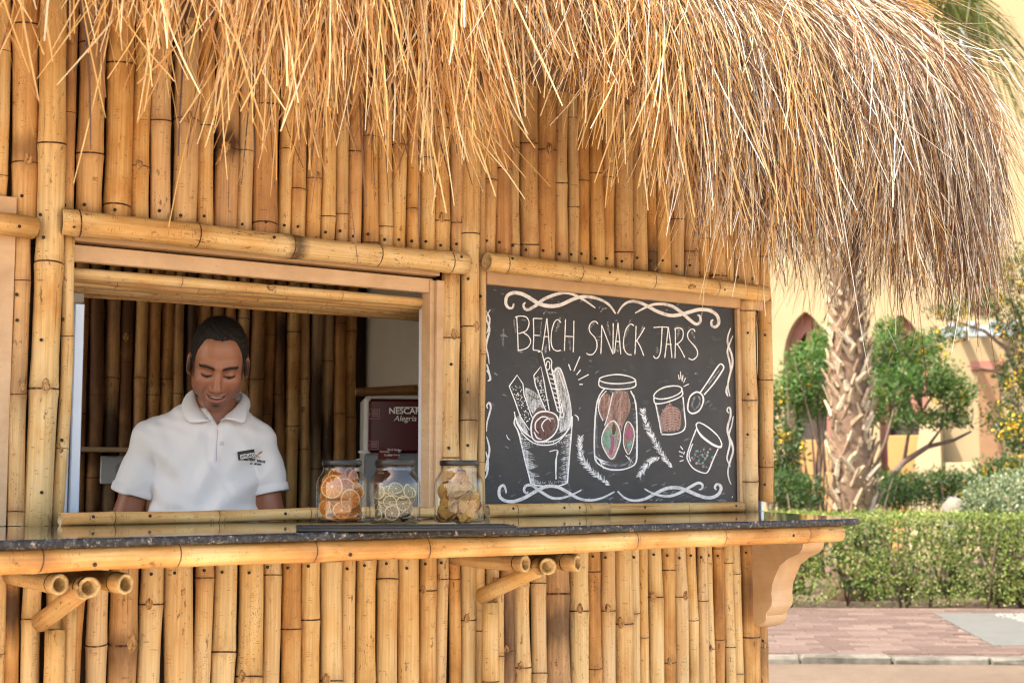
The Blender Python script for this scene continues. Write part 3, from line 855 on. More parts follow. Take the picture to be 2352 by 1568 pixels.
# plaster corbel at the right end: profile in (Y, z), bullnosed
prof = [(.0, 1.052), (-.36, 1.052), (-.385, 1.035), (-.375, 1.018), (-.30, 1.012), (-.295, .99), (-.275, .972), (-.22, .955), (-.17, .93), (-.135, .89), (-.115, .84), (-.112, .80),
        (-.118, .775), (-.115, .755), (-.095, .735), (-.085, .728), (-.085, .705), (-.07, .69), (-.045, .683), (0, .683)]
mb = MB()
def corbel_layer(x0, x1, prof, bev):
    pc = np.array(prof); c = pc.mean(0)
    n = len(prof)
    inner = [tuple(p+(c-p)/np.linalg.norm(c-p)*bev) for p in pc]
    b = len(mb.v)
    for poly, x in ((inner, x0), (prof, x0+bev), (prof, x1-bev), (inner, x1)):
        for p in poly: mb.v.append(np.array([x, p[0], p[1]]))
    mb.f.append(tuple(b+k for k in range(n))); mb.m.append(0)
    for i in range(3):
        for k in range(n):
            k2 = (k+1) % n; mb.f.append((b+i*n+k, b+(i+1)*n+k, b+(i+1)*n+k2, b+i*n+k2)); mb.m.append(0)
    mb.f.append(tuple(b+3*n+k for k in range(n-1, -1, -1))); mb.m.append(0)
prof = [(y_*.82, 1.052-(1.052-z_)*.86) for y_, z_ in prof]
corbel_layer(3.315, 3.41, prof, .012)
CORBEL = smooth_by_angle(mb.build("corbel", M_PAINT, KIOSK), 50)
# steel foot of the right post
bx("post_foot", (onY(1750, 1100, 0.0)[0]-.006, .0, COUNTER_Z), (onY(1750, 1100, 0)[0]+.006, .02, COUNTER_Z+.032), M_ALU)
# ------------------------------------------------------------------ straw roof
RT = np.random.RandomState(5)
CX, CY, RR = 3.18, .30, 1.0          # end of the ridge and reach of the roof
# section of the roof: reach -> height; flat top rolling over into a hanging fringe
_q = np.linspace(0, 1, 60)
sec_r = np.concatenate([_q*.97, [.995, 1.015, 1.03, 1.042, 1.05, 1.055, 1.055, 1.05]])
sec_z = np.concatenate([2.765-.43*(_q*.97)**4, [2.35, 2.32, 2.24, 2.14, 2.02, 1.85, 1.6, 1.2]])
sec_s = np.concatenate([[0], np.cumsum(np.hypot(np.diff(sec_r), np.diff(sec_z)))])
# perimeter: u < CX is the straight front, beyond it runs round the end
tipx = [-40, 60, 130, 220, 300, 350, 430, 500, 600, 700, 800, 900, 1000, 1060, 1130, 1200, 1290, 1330, 1390, 1450, 1540, 1620, 1680, 1740, 1800, 1860, 1900, 1960, 2020, 2100, 2180, 2236]
tipy = [210, 250, 280, 310, 340, 370, 310, 320, 360, 380, 385, 400, 410, 390, 310, 275, 195, 300, 400, 480, 520, 500, 520, 560, 590, 520, 470, 500, 600, 640, 640, 640]
YF = CY-1.05
_pts = [onY(x, y, YF) for x, y in zip(tipx, tipy)]
tip_u = np.array([p[0] for p in _pts]+[CX+.25, CX+.5, CX+.8, CX+1.2, CX+2.0])
tip_z = np.array([p[2] for p in _pts]+[1.80, 1.83, 1.88, 1.9, 1.9])
_o = np.argsort(tip_u); tip_u = tip_u[_o]; tip_z = tip_z[_o]

def strands(n, u, s0, s1, lift, width, drift, wob, K=9, twist=None, clump=None):
    """ribbons on the roof section: u perimeter, s0..s1 arc along the section, lift off the surface"""
    q = np.linspace(0, 1, K)[None, :]
    s = s0[:, None]+(s1-s0)[:, None]*q
    r = np.interp(s, sec_s, sec_r); z = np.interp(s, sec_s, sec_z)
    # local section tangent and normal
    e = .01
    tr = np.interp(s+e, sec_s, sec_r)-np.interp(s-e, sec_s, sec_r); tz = np.interp(s+e, sec_s, sec_z)-np.interp(s-e, sec_s, sec_z)
    tl = np.hypot(tr, tz)+1e-9; nr, nz = -tz/tl, tr/tl
    lf = lift[0][:, None]+lift[1][:, None]*q**2 + lift[2][:, None]*np.sin(q*math.pi)
    r = r+nr*lf; z = z+nz*lf
    du = drift[0][:, None]*q+drift[1][:, None]*q**2+wob[0][:, None]*np.sin(q*wob[1][:, None]+wob[2][:, None])
    uu = u[:, None]+du*(np.maximum(r, .25)/1.0)
    phi = np.maximum(uu-CX, 0)/RR*1.0
    bx_ = np.minimum(uu, CX)
    X = bx_+r*np.sin(phi); Y = CY-r*np.cos(phi)
    P = np.stack([X, Y, z], 2)
    T = np.gradient(P, axis=1); T /= np.linalg.norm(T, axis=2, keepdims=True)+1e-9
    A = RT.normal(size=(len(u), 1, 3)); A /= np.linalg.norm(A, axis=2, keepdims=True)
    W = np.cross(T, A); W /= np.linalg.norm(W, axis=2, keepdims=True)+1e-9
    tw = twist[:, None]*q if twist is not None else 0*q
    W2 = np.cross(T, W)
    W = W*np.cos(tw)[..., None]+W2*np.sin(tw)[..., None]
    taper = np.minimum(1, .35+q*3)*np.where(q > .9, .65, 1)
    hw = (width[:, None]*.5*taper)[..., None]
    a = P-W*hw; b = P+W*hw
    V = np.stack([a, b], 2).reshape(-1, 3)
    base = np.arange(len(u))[:, None]*(2*K)+np.arange(K-1)[None, :]*2
    F = np.stack([base, base+1, base+3, base+2], 2).reshape(-1, 4)
    return V, F

GAPS = [(onY(xa, 150, YF)[0], onY(xb, 150, YF)[0], pr) for xa, xb, pr in ((40, 85, .6), (385, 470, .72), (720, 760, .45), (1080, 1120, .5), (1240, 1325, .86), (1690, 1730, .5), (1850, 1990, .5))]
def rn(n, a, b): return RT.uniform(a, b, n)
def s_of_tip(u, zt): 
    return np.interp(-zt, -sec_z[58:], sec_s[58:])

def fringe(n, u0, u1, longtail=.05, clump_w=.07, tip_sd=.045, len_lo=.4, len_hi=.75, wmin=.0015, wmax=.0042, lift_a=(0, .05), flare=.07):
    u = rn(n, u0, u1)
    keep = np.ones(n, bool)
    for ga, gb, pr in GAPS: keep &= ~((u > ga) & (u < gb) & (RT.rand(n) < pr))
    u = u[keep]; n = len(u)
    # clumps: neighbours lean and end together
    nc = int((u1-u0)/clump_w)+2
    cu = np.clip(((u-u0)/clump_w).astype(int)+RT.randint(0, 2, n), 0, nc-1)
    cl_lean = RT.normal(0, .06, nc); cl_len = RT.normal(0, .055, nc); cl_lift = rn(nc, 0, .045)
    zt = np.interp(u, tip_u, tip_z)+cl_len[cu]+RT.normal(0, tip_sd, n)+np.where(u > 2.40, -.01, .10)+(RT.rand(n)**.8)*np.where(u > 2.45, .40, .36)*(RT.rand(n) < .8)
    far = RT.rand(n) < longtail
    zt = np.where(far, zt-RT.exponential(.07, n), zt)
    zt = np.clip(zt, 1.45, 2.36)
    s1 = s_of_tip(u, zt); s0 = s1-rn(n, len_lo, len_hi)
    lift = (rn(n, *lift_a)+cl_lift[cu], RT.normal(0, flare, n)*.6+.01, RT.normal(0, .02, n))
    drift = (cl_lean[cu]+RT.normal(0, .055, n), RT.normal(0, .06, n))
    wob = (np.abs(RT.normal(0, .007, n)), rn(n, 3, 9), rn(n, 0, 6.28))
    return strands(n, u, s0, s1, lift, rn(n, wmin, wmax), drift, wob, 9, RT.normal(0, 1.6, n))

def cover(n, u0, u1, sa, sb, lo=.3, hi=.6, lift=(.0, .07), wmin=.0014, wmax=.0034, sd=.13):
    u = rn(n, u0, u1); s0 = rn(n, sa, sb); s1 = s0+rn(n, lo, hi)
    zt = np.interp(u, tip_u, tip_z); s1 = np.minimum(s1, s_of_tip(u, zt+np.abs(RT.normal(0, .08, n))))
    s1 = s1-.10*RT.rand(n); s0 = np.minimum(s0, s1-.15)
    nc = int((u1-u0)/.09)+2; cu = np.clip(((u-u0)/.09).astype(int)+RT.randint(0, 2, n), 0, nc-1)
    cl = RT.normal(0, .07, nc)
    L = (rn(n, *lift), np.abs(RT.normal(0, .035, n)), np.abs(RT.normal(0, .022, n)))
    return strands(n, u, s0, s1, L, rn(n, wmin, wmax), (cl[cu]+RT.normal(0, sd, n), RT.normal(0, .07, n)),
                   (np.abs(RT.normal(0, .017, n)), rn(n, 2, 8), rn(n, 0, 6.28)), 9, RT.normal(0, 1.5, n))

def join(parts):
    V = []; F = []; b = 0
    for v, f in parts: V.append(v); F.append(f+b); b += len(v)
    return np.concatenate(V), np.concatenate(F)

def thatch_part(name, parts, mat, label=None):
    V, F = join(parts)
    o0 = V.mean(0)
    me = mesh_np(name, V-o0, F, mat, None, True)
    o = new_obj(name, me, KIOSK, Matrix.Translation(Vector(o0))); o["kind"] = "stuff"
    if label: o["label"] = label
    return o
U0 = .15
thatch_part("straw_fringe", [
    fringe(1150, U0, 1.3, .06, .085, .075, .4, .7, .002, .0046),
    fringe(2900, 1.2, 2.35, .05, .075, .06, .4, .75, .0016, .0042),
    fringe(1500, 2.3, CX, .05, .07, .05, .45, .85, .0012, .0036)], M_STRAW)
thatch_part("straw_end_fringe", [
    fringe(4600, 2.3, CX, .05, .06, .05, .45, .85, .0010, .0028),
    fringe(2700, CX, CX+1.9, .07, .06, .06, .45, .9, .0010, .0027, (0, .05), .08)], M_STRAW_SUN)
thatch_part("straw_cover", [
    cover(7200, 1.7, CX, .25, .95, wmin=.001, wmax=.0027), cover(6800, CX-.2, CX+2.2, .15, .95, wmin=.001, wmax=.0027),
    cover(1100, 1.8, CX+1.6, .2, 1.0, .35, .7, (.03, .10), .0010, .0024, .34)], M_STRAW_SUN)
thatch_part("straw_front_cover", [cover(2200, .3, 1.95, .6, 1.0)], M_STRAW)
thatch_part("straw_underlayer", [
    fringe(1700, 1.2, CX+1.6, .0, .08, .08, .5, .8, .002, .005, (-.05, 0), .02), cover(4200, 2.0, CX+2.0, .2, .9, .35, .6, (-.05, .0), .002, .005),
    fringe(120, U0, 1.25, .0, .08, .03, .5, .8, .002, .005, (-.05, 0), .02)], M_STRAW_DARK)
# tied roll of straw lying along the top of the end
mbV = []; 
nroll = 1500
ctr = onY(1950, 2, -.27); dirr = np.array([.70, -.42, 0.0]); dirr = RGT*1.0
t0 = rn(nroll, -.24, .04); Lr = rn(nroll, .12, .26); K = 7
q = np.linspace(0, 1, K)[None, :]
ang = rn(nroll, 0, 6.28); rad = .055*np.sqrt(RT.rand(nroll))
side = np.cross(dirr, [0, 0, 1.0])
along = t0[:, None]+Lr[:, None]*q
offh = (rad*np.cos(ang))[:, None]+RT.normal(0, .015, (nroll, 1))*q; offv = (rad*.6*np.sin(ang))[:, None]+RT.normal(0, .016, (nroll, 1))*q**2+.01*np.sin(q*3+ang[:, None])-np.clip(np.abs(along+.1)-.15, 0, 1)**2*1.2
P = ctr[None, None]+along[..., None]*dirr+offh[..., None]*side+offv[..., None]*np.array([0, 0, 1.0])
T = np.gradient(P, axis=1); T /= np.linalg.norm(T, axis=2, keepdims=True)
A = RT.normal(size=(nroll, 1, 3)); W = np.cross(T, A); W /= np.linalg.norm(W, axis=2, keepdims=True)
hw = rn(nroll, .0008, .0018)[:, None, None]
V = np.stack([P-W*hw, P+W*hw], 2).reshape(-1, 3)
base = np.arange(nroll)[:, None]*(2*K)+np.arange(K-1)[None]*2
F = np.stack([base, base+1, base+3, base+2], 2).reshape(-1, 4)
o0 = V.mean(0)
o = new_obj("straw_roll", mesh_np("straw_roll", V-o0, F, M_STRAW_GOLD, None, True), KIOSK, Matrix.Translation(Vector(o0))); o["kind"] = "stuff"
o["label"] = "golden roll of tied straw on the roof end"
# stray wiry straws sticking out to the right
n = 260
u = rn(n, CX+.0, CX+1.4); s0 = rn(n, .4, .95); s1 = s0+rn(n, .3, .7)
thatch_part("stray_straws", [strands(n, u, s0, s1, (rn(n, .02, .06), rn(n, .05, .30), rn(n, 0, .05)), rn(n, .0010, .0020), (RT.normal(0, .12, n), RT.normal(0, .12, n)), (rn(n, 0, .02), rn(n, 2, 6), rn(n, 0, 6.28)), 11, RT.normal(0, 1, n))], M_STRAW_SUN)
# unseen solid deck under the straw, added to block the sun
mb = MB(); NPH = 14
def rim(r, z, back):
    L = [(XL-.6, CY-r, z)]
    for i in range(NPH+1):
        ph = math.pi*i/NPH; L.append((CX+r*math.sin(ph), CY-r*math.cos(ph) if ph < math.pi/2 else back*(-math.cos(ph))+CY, z))
    L.append((XL-.6, CY+back, z)); return L
ringsD = [rim(.30, 2.70, 1.2), rim(.62, 2.64, 1.5), rim(.82, 2.50, 1.6), rim(.95, 2.33, 1.65), rim(.95, 2.29, 1.65), rim(.5, 2.29, 1.4)]
nn = len(ringsD[0])
for rg in ringsD:
    for p in rg: mb.v.append(np.array(p))
for i in range(len(ringsD)-1):
    for k in range(nn):
        k2 = (k+1) % nn; mb.f.append((i*nn+k, i*nn+k2, (i+1)*nn+k2, (i+1)*nn+k)); mb.m.append(0)
mb.f.append(tuple(range(nn-1, -1, -1))); mb.m.append(0)
mb.build("roof_deck", M_DECK, KIOSK)
# ------------------------------------------------------------------ ground, pavement, kerb
K0 = onZ(1760, 1523, 0.0); K1 = onZ(2351, 1526, 0.0)
AX = (K1-K0); AX[2] = 0; AX /= np.linalg.norm(AX)
AY = np.array([-AX[1], AX[0], 0.0])
if np.dot(AY, FWD) < 0: AY = -AY
AYN = AY; AYD = float(np.dot(AY, K0))
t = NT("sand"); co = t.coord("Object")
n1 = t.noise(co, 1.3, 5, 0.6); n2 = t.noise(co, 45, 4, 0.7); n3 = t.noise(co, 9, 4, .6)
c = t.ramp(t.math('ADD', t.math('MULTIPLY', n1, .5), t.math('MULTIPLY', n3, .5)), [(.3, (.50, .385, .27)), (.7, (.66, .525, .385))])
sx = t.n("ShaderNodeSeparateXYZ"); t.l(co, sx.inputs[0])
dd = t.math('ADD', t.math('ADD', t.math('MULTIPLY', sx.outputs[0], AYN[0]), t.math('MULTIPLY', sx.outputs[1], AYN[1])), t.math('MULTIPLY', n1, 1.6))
darkened_strip = t.ramp(t.math('ADD', t.math('MULTIPLY', n1, .5), t.math('MULTIPLY', n3, .5)), [(.3, (.105, .074, .05)), (.7, (.155, .112, .078))])
c = t.mix(t.mr(dd, AYD-4.6, AYD-2.6), c, darkened_strip)  # strip near kerb darkened against the sun; unseen sand stays pale to bounce light
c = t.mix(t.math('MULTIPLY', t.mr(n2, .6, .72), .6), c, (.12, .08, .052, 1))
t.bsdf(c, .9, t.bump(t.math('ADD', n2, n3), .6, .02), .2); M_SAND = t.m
t = NT("paver"); co = t.coord("Object"); rnd = t.n("ShaderNodeObjectInfo").outputs["Random"]
n1 = t.noise(co, 12, 5, .65); n2 = t.noise(co, 120, 3, .6)
f = t.math('ADD', t.math('MULTIPLY', rnd, .75), t.math('MULTIPLY', t.math('SUBTRACT', n1, .5), .5))
c = t.ramp(f, [(.0, (.075, .048, .038)), (.35, (.10, .066, .053)), (.65, (.125, .086, .068)), (.85, (.165, .122, .093))])
c = t.mix(t.mr(n1, .55, .8), c, (.15, .108, .08, 1)); c = t.mix(t.math('MULTIPLY', n2, .25), c, (.14, .08, .06, 1))
t.bsdf(c, .8, t.bump(n2, .3, .004), .3); M_PAVER = t.m
M_CONC = simple("concrete", (.105, .102, .09, 1), .85, .12, 20, .3)
M_KERB = simple("kerb_stone", (.135, .12, .095, 1), .9, .45, 16, .5, dist=.01)
M_JOINT = simple("joint_sand", (.2, .135, .10, 1), .95, .2, 30)

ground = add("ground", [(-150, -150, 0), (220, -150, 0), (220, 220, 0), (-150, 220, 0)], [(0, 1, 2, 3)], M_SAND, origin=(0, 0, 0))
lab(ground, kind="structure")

PO = K0.copy()
def pl(a, b, z): return PO+AX*a+AY*b+np.array([0, 0, z])
PZ = .055
def slab(name, a0, a1, b0, b1, z0, z1, mat, parent=None, bev=.004, jit=0.0, smooth=False):
    m = MB(); m.box((a0, b0, z0), (a1, b1, z1), 0, bev)
    V = np.array(m.v)
    V = PO[None]*[[1, 1, 0]]+V[:, :1]*AX+V[:, 1:2]*AY+V[:, 2:]*np.array([0, 0, 1.0])
    return add(name, V, m.f, mat, parent, m.m, smooth)
DEP = float(np.dot(onZ(2000, 1393, PZ)-PO, AY))
pave = slab("pavement", -2.2, 6.5, .14, DEP+.02, -.02, PZ-.012, M_JOINT, bev=0); lab(pave, kind="structure")
# concrete panel with a pebble strip, set into the pavers
cpx = [onZ(*q, PZ) for q in ((2145, 1408), (2281, 1482), (2470, 1482), (2470, 1407))]
cpl = [(float(np.dot(p-PO, AX)), float(np.dot(p-PO, AY))) for p in cpx]
RP = np.random.RandomState(3)
def inside(pt, poly):
    r = False; j = len(poly)-1
    for i in range(len(poly)):
        if (poly[i][1] > pt[1]) != (poly[j][1] > pt[1]) and pt[0] < (poly[j][0]-poly[i][0])*(pt[1]-poly[i][1])/(poly[j][1]-poly[i][1])+poly[i][0]: r = not r
        j = i
    return r
pw, pd = .30, .147
mb = MB(); mb.box((-pw/2+.004, -pd/2+.004, -.03), (pw/2-.004, pd/2-.004, 0), 0, .006)
ME_PAV = mesh_np("paver", np.array(mb.v), mb.f, M_PAVER, None, False)
mb = MB(); mb.box((-pw/4+.004, -pd/2+.004, -.03), (pw/4-.004, pd/2-.004, 0), 0, .006)
ME_PAVH = mesh_np("paver", np.array(mb.v), mb.f, M_PAVER, None, False)
RM = Matrix(((AX[0], AY[0], 0, 0), (AX[1], AY[1], 0, 0), (0, 0, 1, 0), (0, 0, 0, 1)))
row = 0; b = .155+pd/2
while b < DEP-pd*.3:
    a = -.55-(row % 2)*pw/2+RP.uniform(-.03, .03); 
    while a < 2.75:
        if not inside((a, b), [(p[0], p[1]) for p in cpl]):
            half = RP.rand() < .12
            p = pl(a-(pw/4 if half else 0), b, PZ+RP.uniform(-.0035, .0025))
            m = Matrix.Translation(Vector(p)) @ RM @ Matrix.Rotation(RP.normal(0, .006), 4, 'Z') @ Matrix.Rotation(RP.normal(0, .006), 4, 'X')
            new_obj("paver", ME_PAVH if half else ME_PAV, pave, m)
            if half: new_obj("paver", ME_PAVH, pave, Matrix.Translation(Vector(pl(a+pw/4, b, PZ+RP.uniform(-.003, .002)))) @ RM)
        a += pw
    b += pd; row += 1
m = MB(); n = len(cpl)
P_ = [pl(p[0], p[1], PZ+.004) for p in cpl]; Q_ = [pl(p[0], p[1], PZ-.04) for p in cpl]
m.quad(P_)
for i in range(n): m.quad([P_[i], Q_[i], Q_[(i+1) % n], P_[(i+1) % n]])
conc = m.build("concrete_panel", M_CONC, pave)
# pebbles set in the panel's far edge
mb = MB()
for i in range(130):
    x = RP.uniform(2288, 2420); y = RP.uniform(1409, 1412+(x-2280)*.22)
    c0 = onZ(x, y, PZ+.004); rr = RP.uniform(.010, .024)
    mb.lathe([(rr, -.004), (rr*.95, .004), (rr*.6, .009), (0.0005, .011)], c0, 7)
pb = mb.build("pebbles", simple("pebble", (.2, .185, .16, 1), .7, .3, 30), pave, True); pb["kind"] = "stuff"
# kerb stones with worn lips
a = -2.2; 
while a < 6.0:
    L = RP.uniform(.55, .75)
    m = MB(); m.box((a+.006, .0, -.05), (a+L-.006, .15, PZ-.006+RP.uniform(-.006, .008)), 0, .012)
    V = np.array(m.v)
    V[:, 2] += np.where(V[:, 2] > .03, RP.uniform(-.016, .008, len(V)), 0); V[:, 1] += RP.uniform(-.016, .010, len(V))
    V = PO[None]*[[1, 1, 0]]+V[:, :1]*AX+V[:, 1:2]*AY+V[:, 2:]*np.array([0, 0, 1.0])
    add("kerb_stone", V, m.f, M_KERB, pave, m.m)
    a += L
# ------------------------------------------------------------------ planting and building behind
RG = np.random.RandomState(21)
def leafmat(name, stops, transl=.35):
    t = NT(name); g = t.n("ShaderNodeNewGeometry")
    c = t.ramp(g.outputs["Random Per Island"], stops)
    b = t.bsdf(c, .45, None, .4, link=False); tr = t.n("ShaderNodeBsdfTranslucent")
    t.l(t.mix(1.0, c, (1.0, 1.15, .45, 1), 'MULTIPLY'), tr.inputs[0])
    mx = t.n("ShaderNodeMixShader"); mx.inputs[0].default_value = transl
    t.l(b.outputs[0], mx.inputs[1]); t.l(tr.outputs[0], mx.inputs[2]); t.l(mx.outputs[0], t.out.inputs[0]); return t.m
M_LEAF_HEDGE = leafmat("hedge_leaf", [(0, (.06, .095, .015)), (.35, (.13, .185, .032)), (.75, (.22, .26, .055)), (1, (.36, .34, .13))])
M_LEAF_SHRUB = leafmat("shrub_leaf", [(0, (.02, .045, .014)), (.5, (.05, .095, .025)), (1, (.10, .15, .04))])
M_LEAF_TREE = leafmat("tree_leaf", [(0, (.03, .075, .018)), (.5, (.08, .16, .035)), (1, (.16, .25, .06))])
M_LEAF_PALE = leafmat("pale_leaf", [(0, (.07, .10, .05)), (.5, (.19, .23, .13)), (1, (.40, .42, .28))])
M_FLOWER = leafmat("yellow_flower", [(0, (.55, .30, .01)), (1, (.68, .45, .03))], .3)
M_FROND = leafmat("palm_leaf", [(0, (.05, .075, .02)), (.6, (.11, .13, .035)), (1, (.25, .22, .08))])
M_WOOD = simple("twig_bark", (.13, .085, .06, 1), .85, .25, 30, .5)

def leaves(pts, size, rng, nrm=None, aspect=.5, bias=None):
    """one folded leaf (two faces) at every point"""
    n = len(pts)
    d = rng.normal(size=(n, 3)); 
    if bias is not None: d = d+np.asarray(bias)
    d /= np.linalg.norm(d, axis=1, keepdims=True)
    a = rng.normal(size=(n, 3))
    if nrm is not None: a = np.cross(d, nrm+rng.normal(size=(n, 3))*.45)
    else: a = np.cross(d, a)
    a /= np.linalg.norm(a, axis=1, keepdims=True)+1e-9
    L = (size*rng.uniform(.6, 1.3, n))[:, None]
    up = np.cross(d, a)
    p0 = pts; p1 = pts+d*L*.5+a*L*aspect*.5+up*L*.08; p2 = pts+d*L; p3 = pts+d*L*.5-a*L*aspect*.5+up*L*.08
    V = np.stack([p0, p1, p2, p3], 1).reshape(-1, 3)
    F = np.arange(n*4).reshape(n, 4)
    return V, F
def leaf_obj(name, V, F, mat, parent, kind=None):
    o0 = V.mean(0); o = new_obj(name, mesh_np(name, V-o0, F, mat, None, False), parent, Matrix.Translation(Vector(o0)))
    if kind: o["kind"] = kind
    return o

# ---- clipped hedge
HB0, HB1 = DEP+.12, DEP+.12+1.0
HZ = float(onZ(2000, 1393, PZ)[2])
hz = EYE[2]-(0)
HTOP = float((EYE+ray(2000, 1180)*np.dot(pl(1.0, HB0, 0)-EYE, AY)/np.dot(ray(2000, 1180), AY))[2])
hedge = empty("clipped_hedge", pl(1.5, (HB0+HB1)/2, 0)); lab(hedge, "long clipped green hedge with a flat top behind the brick pavement", "hedge")
ha0, ha1 = -2.5, 6.5
def hedge_pts(n, which):
    if which == 'front':
        a = RG.uniform(ha0, ha1, n); z = .06+(HTOP-.06)*RG.uniform(0, 1, n)**.85; b = HB0+RG.exponential(.05, n)+.05*np.sin(a*3.1)+.03*np.sin(a*7.7+z*5)
        keep = ~((np.abs(a-(1.12+.15*np.sin(z*9))) < .09+.16*np.clip(.34-z, 0, 1)*1.6) & (z < .40) & (RG.rand(n) < .93)) & ~((np.abs(a-.35) < .09) & (z < .2) & (RG.rand(n) < .8))
        pt = np.sin(a*6.3+1)*np.sin(z*11+a*2.2)+.7*np.sin(a*13.1+z*17)*np.sin(z*19-a*5); keep &= ~((pt > .45) & (RG.rand(n) < .62))
        keep &= ~((np.hypot(a-1.38, (z-.58)*1.1) < .10) & (RG.rand(n) < .65))
        a, b, z = a[keep], b[keep], z[keep]
        nn = np.tile(-AY+np.array([0, 0, .25]), (len(a), 1))
    else:
        a = RG.uniform(ha0, ha1, n); b = RG.uniform(HB0, HB1, n); z = HTOP-RG.exponential(.03, n)+.015*np.sin(a*5+b*4)+np.where(RG.rand(n) < .04, RG.uniform(0, .06, n), 0)
        nn = np.tile(np.array([0, 0, 1.0]), (n, 1))
    return PO[None]*[[1, 1, 0]]+a[:, None]*AX+b[:, None]*AY+z[:, None]*np.array([0, 0, 1.0]), nn
p1_, n1_ = hedge_pts(42000, 'front'); p2_, n2_ = hedge_pts(16000, 'top')
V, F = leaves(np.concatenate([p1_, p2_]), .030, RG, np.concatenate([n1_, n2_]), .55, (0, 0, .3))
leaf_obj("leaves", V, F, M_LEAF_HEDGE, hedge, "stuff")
p3_, n3_ = hedge_pts(2600, 'front'); V, F = leaves(p3_, .026, RG, n3_, .5); leaf_obj("dry_leaves", V, F, leafmat('dry_leaf', [(0, (.14, .08, .035)), (.6, (.30, .21, .11)), (1, (.42, .34, .2))], .2), hedge, "stuff")
mb = MB()
for i in range(60):
    a = RG.uniform(ha0, ha1); b = RG.uniform(HB0+.1, HB1-.1); q = pl(a, b, 0)
    for j in range(5):
        e = q+AX*RG.normal(0, .14)+AY*RG.normal(0, .10)+np.array([0, 0, HTOP*RG.uniform(.6, .92)])
        mb.tube([q, (q+e)/2+RG.normal(0, .03, 3), e], [.008, .006, .003], 5)
st_ = mb.build("stems", M_WOOD, hedge, True); st_["kind"] = "stuff"
# leaf mass inside, so that the hedge is not hollow
mbp = np.stack([RG.uniform(ha0, ha1, 9000), RG.uniform(HB0+.12, HB1-.1, 9000), RG.uniform(.1, HTOP-.05, 9000)], 1)
keep = ~((np.abs(mbp[:, 0]-1.12) < .12) & (mbp[:, 2] < .3))
mbp = mbp[keep]
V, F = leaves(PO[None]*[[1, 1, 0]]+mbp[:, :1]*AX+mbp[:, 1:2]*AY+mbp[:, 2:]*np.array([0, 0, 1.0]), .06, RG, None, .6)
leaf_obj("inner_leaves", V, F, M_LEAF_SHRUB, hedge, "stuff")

# ---- palm tree
PD = 14.2
pbase = atD(1957, 1180, PD); pbase[2] = 0
M_PTRUNK = simple("palm_trunk", (.17, .105, .066, 1), .9, .3, 14, .8, dist=.02)
t = NT("leaf_base"); rnd = t.n("ShaderNodeObjectInfo").outputs["Random"]; co = t.coord()
n1 = t.noise(t.vmul(co, (14, 14, 14)), 1.0, 4, .6); f = t.math('ADD', t.math('MULTIPLY', rnd, .5), t.math('MULTIPLY', n1, .6))
t.bsdf(t.ramp(f, [(.2, (.10, .06, .036)), (.40, (.22, .145, .09)), (.6, (.32, .24, .155)), (.85, (.40, .33, .235))]), .85, t.bump(n1, .6, .02), .2); M_LBASE = t.m
palm = empty("palm_tree", pbase); lab(palm, "tall palm with shaggy cut leaf bases on its trunk behind the hedge", "palm tree")
ptop = atD(1925, -60, PD)
def trunk_c(z):
    u = z/ptop[2]; return np.array([pbase[0]+(ptop[0]-pbase[0])*u, pbase[1]+(ptop[1]-pbase[1])*u, z])
def trunk_r(z): return .262-.024*z+.03*math.exp(-z/.5)
mb = MB(); zz = np.linspace(-.05, ptop[2]+.1, 40)
mb.tube([trunk_c(z)+np.array([.02*math.sin(z*3), .02*math.cos(z*2.3), 0]) for z in zz], [trunk_r(max(z, 0))*.86 for z in zz], 14)
mb.build("trunk", M_PTRUNK, palm, True)
def leaf_base_mesh(rng):
    m = MB(); w = .066; n = 6; V = []
    c = rng.uniform(-.03, .03)
    for i in range(n):
        u = i/(n-1); ww = w*(1-.5*u)*(1 if i else .7); x = c*u*u; out = .018*u+.026*u*u; z = .33*u
        th_ = .020*(1-.6*u)
        V.append([(x-ww, out-.012, z), (x, out+th_, z), (x+ww, out-.012, z), (x, out-.012, z)])
    b = 0
    for r_ in V:
        for p in r_: m.v.append(np.array(p))
    for i in range(n-1):
        for k in range(4):
            k2 = (k+1) % 4; m.f.append((i*4+k, i*4+k2, (i+1)*4+k2, (i+1)*4+k)); m.m.append(0)
    m.f.append((0, 1, 2, 3)); m.m.append(0); m.f.append(((n-1)*4+3, (n-1)*4+2, (n-1)*4+1, (n-1)*4)); m.m.append(0)
    return mesh_np("leaf_base", np.array(m.v), m.f, M_LBASE, None, False)
LBM = [leaf_base_mesh(RG) for _ in range(7)]
i = 0; z = .25; ga = 0.0
todo = []
while z < 4.3:
    todo.append((z, ga)); z += .0076; ga += 2.399+RG.normal(0, .18)
cd = -AY
for z, ga in todo:
    d = np.array([math.cos(ga), math.sin(ga), 0])
    if np.dot(d, -FWD) < -.12: continue
    p = trunk_c(z)+d*trunk_r(z)*.93
    y = Vector(d); x = Vector((-d[1], d[0], 0))*1
    tw = RG.choice([-1, 1])*RG.uniform(.15, .75); m = Matrix((Vector((d[1], -d[0], 0)), y, Vector((0, 0, 1)))).transposed().to_4x4()
    m = Matrix.Translation(Vector(p)) @ m @ Matrix.Rotation(tw, 4, 'Y') @ Matrix.Rotation(RG.normal(-.10, .16), 4, 'X') @ Matrix.Diagonal((RG.uniform(.42, .78)*(1-.1*z), RG.uniform(.5, 1.0)*(1-.1*z), RG.uniform(.4, .8)*(1-.1*z), 1))
    new_obj("leaf_base", LBM[RG.randint(7)], palm, m)
